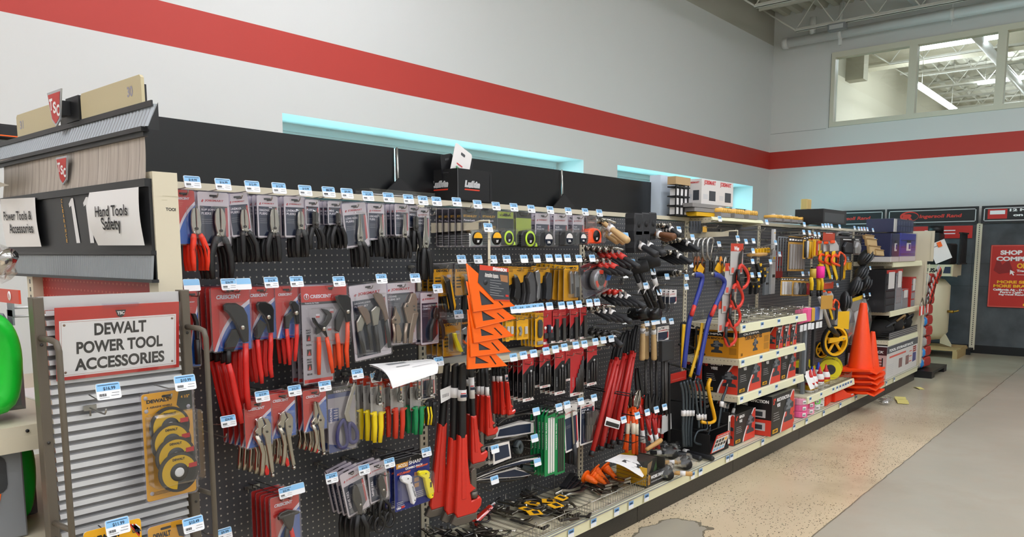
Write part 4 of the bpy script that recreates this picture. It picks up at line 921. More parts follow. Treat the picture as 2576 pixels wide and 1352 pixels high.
tinsnips(t1, (350, 1100), 945, [(318, 945), (335, 960), (362, 1040), (372, 1120), (365, 1180), (345, 1170), (330, 1120), (300, 1060), (300, 990)], 1400, ((330, 1400), (410, 1380))); t1.stack(4, 'large tin snips with black handles', dy=.03)
hook('peg hook tagged $19.99 over the large tin snips', [('c8', 162, 908, '$19.99')], t1.wirexz())
t2 = It('carded_snips', 'tin snips with black loop handles on a white card, front', 'snips', 'c8', (430, 795, 570, 1085), Y0-.004); t2.card(jobsmart, tilt=-5, title='', vert='TIN SNIPS', panel=.3); t2.bubble(485, 850, 580, 1090, .024)
tinsnips(t2, (525, 990), 870, [(508, 868), (522, 880), (545, 950), (552, 1010), (545, 1050), (525, 1040), (510, 1000), (490, 960), (488, 910)], 1320, ((503, 1290), (580, 1250)), True); t2.stack(3, 'tin snips with black loop handles', dy=.034)
hook('peg hook tagged $15.99 over the loop handled tin snips', [('c8', 406, 844, '$15.99')], t2.wirexz())
hook('empty peg hook tagged $12.99 between the tin snips and sharpeners', [('c8', 596, 794, '$12.99')], None)
hook('peg hook tagged $9.99 low behind the bronze rack bar', [('p', 564, 1344, '$9.99')], None)
def accu(b, w, h):
 INDG = mat('card_deep_blue', '1f2c74', .4); b.poly(rrect(-w/2, -h, w/2, 0, .004, 2), -.0004, INDG); b.rect(-w/2, -h*.12, w/2, 0, -.0008, MBLACK); b.rect(-w*.45, -h*.19, -w*.12, -h*.09, -.001, mat('gold_box', 'c88d2a', .45))
 b.text('ACCU', -w*.28, -h*.14, -.0014, w=w*.26, h=.013, m=WHITE, bold=.03).text('SHARP', w*.08, -h*.13, -.0014, w=w*.36, h=.015, m=WHITE, bold=.03).text('COMBO PACK', w*.05, -h*.225, -.0014, w=w*.5, h=.009, m=WHITE, bold=.05)
 b.text('ACCUSHARP', -w*.25, -h*.29, -.0014, w=w*.38, m=ORANGE, bold=.03).text('SHEARSHARP', w*.28, -h*.25, -.0014, w=w*.34, m=ORANGE, bold=.03)
 for i in range(3): b.rect(w*.05, -h*(.42+.11*i), w*.18, -h*(.34+.11*i), -.0009, mat('photo_brown', 'a8764f', .5))
 for i in range(4): b.rect(-w*.45, -h*(.84+.035*i), -w*(.28-.02*i), -h*(.83+.035*i), -.0009, LGREY); b.rect(w*.02, -h*(.74+.035*i), w*.3, -h*(.73+.035*i), -.0009, LGREY)
 b.text('USA', -w*.4, -h*.945, -.0012, w=w*.12, m=WHITE, bold=.04).rect(-w*.33, -h*.96, -w*.24, -h*.92, -.0012, CRED)
a1 = It('carded_sharpener', 'deep blue card with a white and a yellow knife sharpener, front', 'knife sharpener', 'f8', (150, 400, 560, 1000), Y0-.006); a1.card(accu, slot=False, shell=False); WSH, YSH = mat('sharp_white', 'efeff2', .35), mat('sharp_yellow', 'efe01c', .35)
for pts, m_, sc in (([(188, 660), (200, 632), (290, 620), (312, 640), (312, 700), (345, 770), (365, 860), (358, 920), (335, 962), (318, 950), (290, 830), (262, 730), (205, 700)], WSH, ((262, 660), (300, 708), (342, 910))), ([(392, 590), (410, 572), (495, 565), (520, 585), (518, 650), (552, 720), (570, 810), (560, 880), (530, 895), (510, 870), (480, 760), (460, 660), (405, 630)], YSH, ((470, 600), (508, 650), (548, 850)))):
 b = MB().prism(a1.L(*pts), -.024, -.006, m_, .003)
 for p in sc: q = a1.P(*p); b.lathe([(.003, .024), (.003, .0245)], DGREY, 8, c=(q[0], 0, q[1]), axis='y')
 if m_ is WSH: q = a1.P(335, 800); b.text('ACCUSHARP', q[0]-.002, q[1]-.002, -.0246, w=.05, h=.008, m=NAVY, rot=-72, bold=.04)
 else: q = a1.P(530, 720); b.box(q[0]-.006, -.0246, q[1]-.014, q[0]+.003, -.02, q[1]+.008, INK)
 a1.part('sharpener', b, 'white knife sharpener' if m_ is WSH else 'yellow knife sharpener')
a1.bubble(170, 560, 575, 960, .028); a1.stack(4, 'deep blue carded knife sharpener pair', dy=.03)
hook('peg hook tagged $11.99 over the deep blue sharpener cards', [('f8', 520, 362, '$11.99')], (a1.xc-.03, a1.zt-.008))
# ------------------------------------------------------------------ second bay: tape measures, knives, blades
def tape(it, cid, x0, y0, x1, y1, body, ring, face, d=.036, yoff=-.03, txt=None, lug=None, tm=None, top=None):
 a, c = at(cid, x0, (y0+y1)/2, it.y+yoff), at(cid, x1, (y0+y1)/2, it.y+yoff); zt, zb = at(cid, (x0+x1)/2, y0, it.y+yoff).z, at(cid, (x0+x1)/2, y1, it.y+yoff).z
 w, h = c.x-a.x, zt-zb; M = T((a.x+c.x)/2-it.xc, yoff, (zt+zb)/2-it.zt)
 b = MB(); b.X = M
 pts = [(-w*.5, -h*.5), (w*.42, -h*.5), (w*.5, -h*.42), (w*.5, h*.05), (w*.42, h*.3), (w*.22, h*.46), (-w*.1, h*.5), (-w*.4, h*.42), (-w*.5, h*.2)]
 b.prism(pts, 0, d, body, .005)
 if lug: b.prism([(w*.42, -h*.5), (w*.66, -h*.5), (w*.62, -h*.3), (w*.45, -h*.2)], .004, d-.006, lug, .002)
 for i in range(5): b.box(-w*.5-.001, .004, -h*.35+i*h*.13, -w*.44, d-.004, -h*.3+i*h*.13, DGREY)
 it.part('tape_case', b)
 b = MB(); b.X = M; r = min(w, h)*.36
 if ring: b.lathe([(r*1.32, 0), (r*1.34, .002), (r*1.0, .0025)], ring, 24, c=(w*.06, -.0005, -h*.02), axis='y')
 b.lathe([(r*(.95 if ring else 1.05), 0), (r*(.95 if ring else 1.05), .003)], face, 24, c=(w*.06, -.001, -h*.02), axis='y')
 if top: b.poly([(w*.06+r*cos(pi*i/12), -h*.02+r*.05+r*.9*sin(pi*i/12)) for i in range(13)], -.0045, top)
 if txt: b.text(txt, w*.06, -h*.02-r*.45, -.005, h=r*.4, m=tm or WHITE, bold=.04)
 it.part('face_plate', b)
def stanley(b, w, h, big=True):
 b.poly(rrect(-w/2, -h, w/2, 0, .005, 2), -.0004, mat('card_black', '17171a', .4)); b.text('STANLEY', 0, -h*.2, -.0008, w=w*.8, h=.010, m=mat('stanley_gold', 'd8a51e', .4), bold=.05)
 b.text('PowerLock', -w*.05, -h*.31, -.0008, w=w*.66, h=.008, m=WHITE, bold=.03); b.rect(-w*.4, -h*.58, w*.4, -h*.45, -.0007, mat('gold_dim', 'a07a22', .4))
def plainc(top, body, txt=None, tc=None, frac=.2, bg=None):
 def f(b, w, h):
  b.poly(rrect(-w/2, -h, w/2, 0, .005, 2), -.0004, body); b.rect(-w/2, -h*frac, w/2, 0, -.0007, top)
  if txt: b.text(txt, 0, -h*frac*.55, -.001, w=w*.7, h=min(.009, h*frac*.4), m=tc or WHITE, bold=.04)
 return f
CBLK = mat('card_black', '17171a', .4); LIMEC = mat('lime_card', 'b5cf3e', .45); TAPEB = mat('tape_black', '1b1b1d', .5)
TP = [('Stanley-like', (490, 218, 696, 672), 'd1', stanley, (588, 468, 752, 684), CHROME, None, BLACK, "30'", YEL, 5, 'left of two chrome tape measures with black and yellow face', (680, 167, '$14.99')),
      ('', (722, 226, 920, 672), 'd1', stanley, (832, 468, 976, 682), CHROME, None, BLACK, "25'", YEL, 2, 'right of two chrome tape measures with black and yellow face', (905, 188, '$12.99')),
      ('', (922, 258, 1115, 658), 'd1', plainc(LIMEC, CBLK, 'KOMELON', INK), (968, 478, 1132, 662), TAPEB, LIME, DGREY, "25'", None, 2, 'black tape measure with lime ring on a black card', (1122, 203, '$17.99')),
      ('', (1150, 262, 1332, 665), 'd1', plainc(mat('card_black2', '1c1a16', .4), LIMEC, '', INK, .18), (1222, 480, 1395, 680), TAPEB, LIME, CBLK, "25'", None, 2, 'black tape measure with lime ring on a lime card', (1332, 222, '$9.99')),
      ('', (1382, 278, 1558, 650), 'd1', jobsmart, (1440, 488, 1620, 690), TAPEB, None, NAVY, '33ft.', CARDW, 3, 'largest black tape measure with white topped face', (1562, 236, '$9.99')),
      ('', (352, 188, 520, 560), 'd2', jobsmart, (432, 388, 618, 572), TAPEB, None, NAVY, '25ft.', CARDW, 3, 'middle black tape measure with white topped face', (527, 155, '$6.99')),
      ('', (582, 207, 716, 520), 'd2', jobsmart, (628, 402, 768, 560), TAPEB, None, NAVY, '16ft.', CARDW, 3, 'smallest black tape measure with white topped face', (733, 162, '$4.99')),
      ('', (748, 217, 864, 545), 'd2', plainc(mat('lufkin_card', '57433c', .5), mat('lufkin_card2', '3a2c28', .5), 'LUFKIN', mat('lufkin_txt', 'd8a08a', .5), .4), (778, 358, 938, 545), mat('tape_orange', 'ff4e14', .4), None, CBLK, "25'", None, 2, 'bright orange tape measure ending the row', (905, 175, '$5.99'))]
for nm, box, cid, fn, tb, body, ring, face, txt, top, n, desc, tg in TP:
 it = It('carded_tape_measure', desc+(', front of stack' if n > 1 else ''), 'tape measure', cid, box, Y0)
 it.card(fn, **({'title': 'TAPE|MEASURE', 'panel': .35} if fn is jobsmart else {})); tape(it, cid, *tb, body, ring, face, txt=txt, top=top, lug=ring)
 it.bubble(tb[0]-15, tb[1]-12, tb[2]-10, tb[3]-4, .034); it.stack(n, desc, dy=.045 if n < 4 else .038)
 hook('peg hook tagged %s over the %s' % (tg[2], desc.replace(' with black and yellow face', '').replace(' tape measure with', ' tape with')), [(cid, tg[0], tg[1], tg[2])], it.wirexz())
hook('empty peg hook with white clip, left of the first tape measures', [('d1', 427, 137, '$10.99')], (at('d1', 330, 210, -.1).x, at('d1', 330, 215, -.1).z))
hook('empty peg hook tagged $10.49 above the crimping tools corner', [('d1', 183, 131, '$10.49')], None)
# knives and cutters, second row
DWY = mat('dewalt_yellow', 'efb016', .42); DWB = mat('dewalt_black', '1a1a18', .45)
def dewalt(b, w, h, tall=.2):
 b.poly(rrect(-w/2, -h, w/2, 0, .004, 2), -.0004, DWY); b.rect(-w/2, -h*tall, w/2, 0, -.0007, DWB); b.rect(-w/2+.002, -h*tall, w/2-.002, -h*tall+.014, -.0009, DWY)
 b.text('DEWALT', 0, -h*tall+.0075, -.0012, w=w*.72, h=.010, m=DWB, bold=.06)
 b.rect(w*.2, -h*.42, w*.42, -h*.33, -.0008, CARDW)
 for i in range(4): b.rect(-w*.42, -h*(.45+.1*i), -w*.12, -h*(.4+.1*i), -.0008, DWB if i % 2 else mat('print_olive', '7d6d2a', .5))
def knife(it, blade, body, bm, acc=None, th=.016):
 if blade: it.part('blade', MB().prism(it.L(*blade), -.02, -.017, STEEL, .0006))
 b = MB().prism(it.L(*body), -.024, -.024+th, bm, .003)
 if acc:
  for pts, m in acc: b.prism(it.L(*pts), -.026, -.022, m, .0008)
 it.part('knife_body', b)
k1 = It('carded_knife', 'yellow carded utility knife with folding black and yellow handle, leftmost of its row, front', 'utility knife', 'd1', (148, 895, 375, 1282), Y0)
k1.card(dewalt, tall=.26); knife(k1, [(222, 1030), (290, 1060), (270, 1150), (245, 1095)], [(255, 1100), (300, 1070), (330, 1160), (350, 1250), (385, 1400), (375, 1480), (330, 1485), (300, 1330), (270, 1200)], DWB, [([(300, 1100), (325, 1160), (340, 1250), (370, 1390), (355, 1450), (330, 1300)], DWY)])
k1.bubble(210, 1020, 380, 1270); k1.stack(3, 'yellow carded folding utility knife, leftmost of its row', dy=.035)
k2 = It('carded_knife', 'yellow carded utility knife with curved black handle, left of the orange squares, front', 'utility knife', 'd1', (408, 893, 592, 1270), Y0)
k2.card(dewalt, tall=.26); knife(k2, [(475, 1010), (540, 1050), (545, 1160), (505, 1110)], [(500, 1090), (560, 1050), (575, 1160), (590, 1400), (570, 1500), (530, 1480), (535, 1300), (520, 1170)], DWB, [([(520, 1080), (560, 1070), (565, 1130), (535, 1150)], GREY)])
k2.bubble(465, 1000, 595, 1265); k2.stack(2, 'yellow carded utility knife left of the orange squares', dy=.035)
def yelcard(b, w, h):
 b.poly([(-w/2, -h*.55), (-w*.1, -h*.5), (-w*.05, -h*.28), (w/2, -h*.22), (w/2, 0), (-w/2, 0)], -.0004, mat('amber_card', 'c8901e', .45)); b.rect(-w*.45, -h*.045, w*.45, -h*.03, -.0007, INK)
 for i in range(3): b.rect(-w*.4, -h*(.09+.03*i), -w*.02, -h*(.08+.03*i), -.0007, INK)
KN = [('d1', (1055, 925, 1168, 1340), [(1085, 1010), (1130, 1040), (1130, 1090), (1100, 1080)], [(1085, 1060), (1125, 1035), (1155, 1100), (1165, 1200), (1155, 1310), (1110, 1330), (1085, 1290), (1100, 1190)], BLACK, 'black handled utility knife on an amber card, first right of the orange squares'),
      ('d1', (1160, 930, 1342, 1290), None, [(1245, 1060), (1285, 985), (1320, 1000), (1345, 1100), (1345, 1340), (1300, 1370), (1260, 1370), (1280, 1250), (1270, 1130)], mat('knife_grey', '4a4a4c', .45), 'thick grey folding knife on an amber card'),
      ('d1', (1335, 915, 1400, 1330), None, [(1345, 985), (1380, 965), (1400, 1010), (1405, 1180), (1395, 1310), (1370, 1340), (1362, 1300), (1372, 1160), (1350, 1050)], mat('knife_silver', '8d8d8f', .3, .8), 'slim silver utility knife beside the thick folding knife'),
      ('d1', (1408, 928, 1560, 1310), None, [(1470, 1060), (1500, 990), (1540, 1000), (1545, 1120), (1535, 1310), (1490, 1340), (1470, 1310), (1480, 1200)], CHAR, 'flat charcoal knife on an amber card, right end of the knives')]
for q, (cid, box, bl, bd, m, desc) in enumerate(KN):
 it = It('carded_knife', desc, 'utility knife', cid, box, Y0+.01*(q % 2))
 b = MB(); yelcard(b, it.w, it.h); it.part('card', b); knife(it, bl, bd, m, th=.02); it.stack((3, 3, 1, 3)[q], 'spare '+desc.split(' on an')[0].split(',')[0], dy=.034)
k5 = It('carded_knife', 'two snap off knives on a yellow card, front of a fanned stack', 'utility knife', 'd4', (668, 120, 822, 492), Y0+.012)
k5.card(plainc(DWY, mat('amber_card', 'c8901e', .45), 'OLFA', INK, .12), shell=False)
for x0, x1, y0, y1 in ((708, 740, 180, 425), (758, 800, 180, 460)):
 k5.part('snap_knife', MB().prism(k5.L((x0, y0+30), (x0+10, y0), (x1-8, y0+5), (x1, y0+60), (x1+8, y1-20), (x1-5, y1), (x0+10, y1-5), (x0+8, y0+200)), -.018, -.004, mat('knife_silver', '8d8d8f', .3, .8), .002).prism(k5.L((x0+14, y1-110), (x1-2, y1-115), (x1+6, y1-10), (x0+16, y1-4)), -.021, -.003, BLACK, .002))
k5.bubble(700, 170, 815, 470)
for i in range(1, 7): dup(k5.o, 'two snap off knives on a yellow card, %s in its fanned stack' % NTH[i], None, (k5.xc-.004*i, k5.y+.026*i, k5.zt), (0, 3*i, 0))
k6 = It('boxed_tape_reel', 'large grey and red reel tape in a clear clamshell box', 'tape reel', 'd4', (830, 85, 1075, 425), Y0+.012)
k6.card(plainc(CBLK, mat('lufkin_card3', '34343a', .4), 'Lufkin', mat('lufkin_red', 'd9442c', .4), .3), tilt=-14); c0 = k6.P(1000, 270); b = MB(); b.X = T(c0[0]-.012, -.008, c0[1])
b.lathe([(.012, 0), (.05, .0), (.056, .006), (.056, .034), (.05, .04), (.012, .04)], mat('reel_grey', '9a9a9e', .25, .5), 28, axis='y'); b.lathe([(.032, .04), (.03, .044), (.018, .043)], BLACK, 20, axis='y').lathe([(.016, .043), (.016, .0445)], CBLK, 20, axis='y')
for a0 in (90, 210, 330): b.poly([((.031 if r == 0 else .052)*cos(rad(a)), (.031 if r == 0 else .052)*sin(rad(a))) for r, rng in ((0, range(a0-25, a0+26, 10)), (1, range(a0+25, a0-26, -10))) for a in rng], -.0405, mat('lufkin_red', 'd9442c', .4))
k6.part('reel', b); b = MB(); b.X = RY(-14); b.prism(rrect(-.06, -.145, .06, -.03, .01, 3), -.055, -.004, FILM, .008).box(-.066, -.05, -.165, .066, 0, -.155, EDGE); k6.part('clear_box', b)
R2 = [((486, 836), k1, '$17.99'), ((686, 835), k2, '$14.99'), ((866, 836), None, '$12.99'), ((1035, 835), None, '$9.99'), ((1246, 829), None, '$11.99'), ((1400, 828), None, '$7.99'), ((1550, 820), None, '$6.99'), ((1664, 820), None, '$4.99')]
for q, ((x, y), it, pr) in enumerate(R2):
 hook('%s peg hook from the left in the knife row, tagged %s' % (NTH[q], pr), [('d1', x, y, pr)], it.wirexz() if it else None, far=q > 3)
for q, (x, y, pr) in enumerate(((516, 724, '$5.99'), (655, 728, '$6.49'), (818, 725, '$19.99'))): hook('peg hook tagged %s above the %s' % (pr, ('fanned yellow knife stack', 'gap by the upright', 'grey and red reel')[q]), [('d2', x, y, pr)], None, far=True)
# lower left of the bay: folding knives on yellow and black cards
k7 = It('carded_knife', 'yellow carded folding pocket knife below the crimping tools, front', 'utility knife', 'd3', (228, 690, 422, 1080), Y0)
k7.card(dewalt, tall=.2); knife(k7, [(255, 850), (290, 830), (305, 960), (300, 1030), (255, 1000)], [(300, 840), (335, 835), (345, 890), (410, 1030), (385, 1040), (355, 1020), (330, 930)], mat('sharp_yellow', 'efe01c', .35)); k7.bubble(245, 820, 420, 1060); k7.stack(4, 'yellow carded folding pocket knife below the crimping tools', dy=.034)
hook('peg hook tagged $12.99 over the yellow folding pocket knives', [('d3', 395, 640, '$12.99')], k7.wirexz())
k8 = It('carded_knife', 'silver folding knife with orange edge on a black card behind the orange squares', 'utility knife', 'd3', (370, 690, 520, 960), Y0+.03)
k8.card(plainc(CBLK, CBLK, 'GERBER', mat('gerber_amber', 'c9812a', .4), .3), shell=False); k8.part('knife_body', MB().prism(k8.L((400, 800), (440, 770), (490, 790), (500, 840), (490, 930), (450, 950), (430, 930), (450, 860), (405, 850)), -.02, -.006, mat('knife_silver', '8d8d8f', .3, .8), .003).prism(k8.L((415, 905), (440, 930), (480, 950), (450, 958), (420, 940)), -.021, -.008, ORANGE, .002))
# third row: blade packs and red carded files
hookx = [('d4', (140, 586)), ('d4', (214, 582)), ('d4', (284, 575)), ('d4', (352, 566)), ('d4', (419, 560)), ('d4', (516, 552)), ('d4', (644, 546)), ('d4', (735, 542)), ('d4', (827, 531)), ('d4', (940, 516)), ('d4', (1020, 509))]
PRC = ['$3.99', '$5.49', '$2.99', '$6.99', '$7.99', '$14.99', '$11.99', '$12.99', '$9.99', '$8.99', '$6.99']
for q, (cid, (x, y)) in enumerate(hookx): hook('%s peg hook from the orange squares in the blade pack row' % NTH[q], [(cid, x, y, PRC[q])], None, far=True)
AMB = mat('amber_card', 'c8901e', .45)
def bladecard(b, w, h): plainc(DWY, DWY, '', INK, .05)(b, w, h); b.rect(-w*.4, -h*.12, w*.4, -h*.04, -.001, AMB); b.rect(-w*.35, -h*.9, w*.35, -h*.8, -.001, AMB)
for q, (x0, y0, x1, y1, n, d_, sh) in enumerate(((52, 702, 92, 930, 2, 'farthest left yellow blade pack', 0), (92, 695, 132, 915, 2, 'second yellow blade pack right of the orange squares', 1), (168, 650, 232, 912, 3, 'yellow pack of hook blades', 2), (232, 655, 290, 905, 3, 'yellow pack of stacked flat blades', 1), (365, 625, 448, 985, 5, 'tall yellow pack with a long blade cassette', 3))):
 it = It('blade_pack', d_+', front of its hook', 'blade pack', 'd4', (x0, y0, x1, y1), Y0+.01); it.card(bladecard, shell=False, slot=False); cx = (x0+x1)/2
 if sh == 3: b = MB().prism(it.L((cx-20, 720), (cx-8, 695), (cx+14, 697), (cx+24, 725), (cx+22, 860), (cx+8, 890), (cx-14, 888), (cx-22, 860)), -.012, -.001, DGREY, .003).prism(it.L((cx-26, 930), (cx+26, 920), (cx+26, 955), (cx-26, 965)), -.01, -.001, GREY, .002)
 elif sh == 2: b = MB().prism(it.L((cx-18, 780), (cx+4, 765), (cx+16, 790), (cx+18, 840), (cx+2, 868), (cx-16, 860), (cx-2, 820)), -.008, -.001, GREY, .002)
 else: b = MB().prism(it.L((cx-14, 770), (cx+12, 765), (cx+12, 845), (cx-12, 850)), -.009, -.001, LGREY, .002)
 it.part('blades', b); it.stack(n, d_, dy=.022)
DKR = mat('punch_red', 'b6262a', .42); FILEM = mat('file_steel', '4f4d4b', .45, .6)
def redcard(l1, cut=.55, whole=False):
 def f(b, w, h):
  b.poly(rrect(-w/2, -h, w/2, 0, .004, 2), -.0004, CBLK)
  b.poly([(-w/2, -h*cut), (w*.15, -h*cut*.6), (w/2, -h*cut*.6), (w/2, 0), (-w/2, 0)] if not whole else [(-w/2, -h*cut), (w/2, -h*cut*.5), (w/2, 0), (-w/2, 0)], -.0008, DKR)
  for i, t in enumerate(l1.split('|')): b.text(t, 0, -h*.09-.0095*i, -.0011, w=w*.6, h=.0062, m=SALMON, bold=.02)
  b.rect(-w/2, -h, w/2, -h*.93, -.0009, CARDW); b.text('MAYHEW', 0, -h*.965, -.0012, w=w*.5, m=DKR, bold=.02)
  b.text('MAYHEW', -w*.28, -h*.7, -.0009, w=h*.22, m=GREY, rot=90, bold=.02)
 return f
F3 = [((452, 580, 548, 955), 'red carded scraper with round buttons', 'Scraper', 3, 0), ((540, 602, 605, 945), 'red carded flat file, first of the file cards', 'Steel|File', 2, 1), ((606, 592, 690, 938), 'red carded chisel, second of the file cards', 'Cold|Chisel', 3, 1), ((735, 580, 820, 925), 'red carded chisel, third of the file cards', 'Cold|Chisel', 4, 1), ((842, 562, 906, 900), 'red carded flat chisel nearest the hammers', 'Cold|Chisel', 2, 1)]
for q, (box, d_, t, n, kind) in enumerate(F3):
 it = It('carded_chisel', d_+', front of its hook', 'chisel', 'd4', box, Y0+.008); cx = (box[0]+box[2])/2; y0, y1 = box[1], box[3]
 it.card(redcard(t, .6 if kind else 1.5, whole=not kind), shell=False, slot=False)
 if kind: it.part('chisel', MB().prism(it.L((cx-2, y0+90), (cx+28, y0+85), (cx+30, y1-20), (cx+2, y1-12)), -.012, -.002, FILEM, .002))
 else:
  it.part('scraper_blade', MB().prism(it.L((cx-14, 750), (cx+12, 748), (cx+14, 830), (cx-14, 835)), -.014, -.002, NAVY, .002)); b = MB()
  for s_ in (-1, 1): p = it.P(cx+s_*34, 785); b.lathe([(.008, .002), (.008, .006)], WHITE, 14, c=(p[0], 0, p[1]), axis='y')
  it.part('buttons', b); it.part('grip', MB().prism(it.L((cx-46, 840), (cx+44, 832), (cx+42, 890), (cx-44, 900)), -.01, -.002, CHAR, .002).prism(it.L((cx-12, 830), (cx+12, 830), (cx+12, 945), (cx-12, 950)), -.014, -.002, CBLK, .002))
 it.stack(n, d_, dy=.03)
# cream cross bar carrying the fourth row
bar = thing('display_bar', 'long cream display bar across the bay above the red punch sets', 'display bar', loc=(0, 0, 0))
pL, pR = at('d4', 110, 1042, -.17), at('d4', 955, 905, -.02)
b = MB(); xa, xb_, zz = at('d5', 130, 45, -.2).x+.02, pR.x, (at('d4', 500, 985, -.12).z)
b.box(xa, -.17, zz-.008, xb_, -.012, zz, mat('bar_white', 'd9d5c6', .4)).box(xa, -.18, zz-.03, xb_, -.17, zz+.002, CREAM); b.build('bar', bar)
R4 = [(132, 1097, '$10.99'), (238, 1075, '$7.99'), (346, 1055, '$24.99'), (480, 1030, '$11.99'), (578, 1010, '$11.99'), (674, 990, '$16.99'), (795, 968, '$29.99'), (887, 955, '$6.99'), (1003, 930, '$12.99'), (1087, 914, None), (1171, 898, '$14.99')]
for q, (x, y, pr) in enumerate(R4): hook('%s peg hook from the left along the cream display bar' % NTH[q], [('d4', x, y, pr)], None, far=True)
hook('peg hook tagged $12.99 left of the pipe wrenches', [('d3', 184, 1142, '$12.99')], None); hook('peg hook tagged $35.99 behind the lowest orange square', [('d3', 625, 1132, '$35.99')], None)
P4 = [((432, -30, 535, 412), 'large pin punch set on a red and black card, nearest the orange squares', '3 Pc. Large|Pin Punch Set', 4, 3), ((592, -50, 692, 285), 'small pin punch set on a red and black card, next along from them', '3 Pc. Small|Pin Punch Set', 4, 3), ((733, -70, 832, 348), 'center punch set on a red and black card', '3 Pc. Cold|Center/Pin|Punches', 4, 3), ((828, -60, 880, 222), 'narrow red and black punch card', '3 Pc.', 2, 1), ((880, -90, 1004, 358), 'nine piece punch and chisel set on a red card', '9 Pc. Punch|& Chisel Set', 1, 6), ((1040, -110, 1130, 262), 'three piece chisel set on a red and black card', '3 Pc.|Chisel Set', 3, 3)]
for q, (box, d_, t, n, k) in enumerate(P4):
 it = It('carded_punches', d_+', front', 'punch set', 'd6', box, Y0+.012); x0, y0, x1, y1 = box; it.card(redcard(t, 1.0 if k == 6 else .42, k == 6), shell=False, slot=False)
 for j in range(k):
  cx = x0+(x1-x0)*(.42+.5*j/max(1, k-1)*1.0) if k > 1 else (x0+x1)/2
  top = y0+(y1-y0)*((.62-.09*j) if k == 6 else .42-.03*j); p, e = it.P(cx, top), it.P(cx, y1-30)
  it.part('punch', MB().tube([(p[0], -.006, p[1]), (p[0], -.006, (p[1]+e[1])/2), (e[0], -.006, e[1])], [.004, .0042, .0028], FILEM, 6))
 if k == 3:
  b = MB()
  for j in range(2): p = it.P(x0+(x1-x0)*.74, y0+(y1-y0)*(.36+.1*j)); b.lathe([(.0065, .001), (.0065, .003)], LGREY, 14, c=(p[0], 0, p[1]), axis='y')
  it.part('size_dots', b)
 it.stack(n, d_.split(', ')[0], dy=.03)
# ------------------------------------------------------------------ arm with hanging strip of orange squares
def strip_arm(label, cat_lab, base, tip, drop, cid='p'):
 x = at(cid, *base, 0).x; zb = at(cid, *base, 0).z; tp = onX(*pix(cid, *tip), x); o = thing('strip_display', label, 'display arm', loc=(x, 0, 0)); L = -tp.y
 b = MB(); b.raw([(0, -.009, zb-.022), (0, -.009, zb+.022), (0, -L*.84, zb+.016), (0, -L*.84, zb-.012), (.012, -.009, zb+.022), (.012, -L*.84, zb+.016)], [(0, 1, 2, 3), (1, 4, 5, 2)], CREAM)
 b.raw([(.012, -.009, zb-.022), (.012, -L*.84, zb-.012), (0, -.009, zb-.022), (0, -L*.84, zb-.012)], [(0, 1, 3, 2)], CREAM)
 b.tube([(.004, -L*.7, zb+.012), (.004, -L*.86, zb+.022), (.004, -L, zb+.022), (.004, -L, zb+.002)], .0045, CREAM, 6); b.build('arm', o)
 s = MB(); ze = onX(*pix(cid, *drop), x).z; s.box(-.006, -L-.002, ze, .008, -L, zb+.01, CREAM)
 n = 7
 for i in range(n): z = ze+(zb-ze)*(i+.4)/n; s.tube([(-.006, -L-.003, z), (.001, -L-.009, z+.004), (.01, -L-.003, z)], .0016, CREAM, 5)
 s.build('hanging_strip', o); return x, -L, zb, ze
ax, ay, azb, aze = strip_arm('cream arm with a hanging strip holding the orange squares', '', (1081, 574), (1229, 550), (1222, 930))
o = thing('price_card', 'blue price tag clipped at the top of the orange squares strip', 'price tag', loc=tuple(onY(1228, 573, ay-.012))); add_tag(o, '$4.99', (0, 0, 0))
SQO = mat('square_orange', 'ff6a08', .38); SQS = mat('square_marks', 'a83f08', .5)
SQ = [((487, 100), (552, 612), (990, 548), (615, 385), (640, 545), (775, 530), ((818, 503), (832, 500), (872, 540), (862, 548))),
      ((486, 290), (580, 785), (1002, 680), (640, 600), (655, 712), (790, 690), ((800, 625), (815, 625), (885, 682), (875, 690))),
      ((498, 438), (560, 942), (980, 866), (630, 790), (640, 872), (772, 858), ((768, 785), (784, 782), (862, 858), (850, 866))),
      ((500, 590), (525, 1090), (945, 1036), (608, 945), (614, 1025), (740, 1015), ((740, 940), (756, 938), (832, 1024), (820, 1030))),
      ((502, 760), (493, 1222), (912, 1186), (578, 1085), (574, 1166), (720, 1158), ((722, 1085), (738, 1082), (798, 1168), (786, 1174)))]
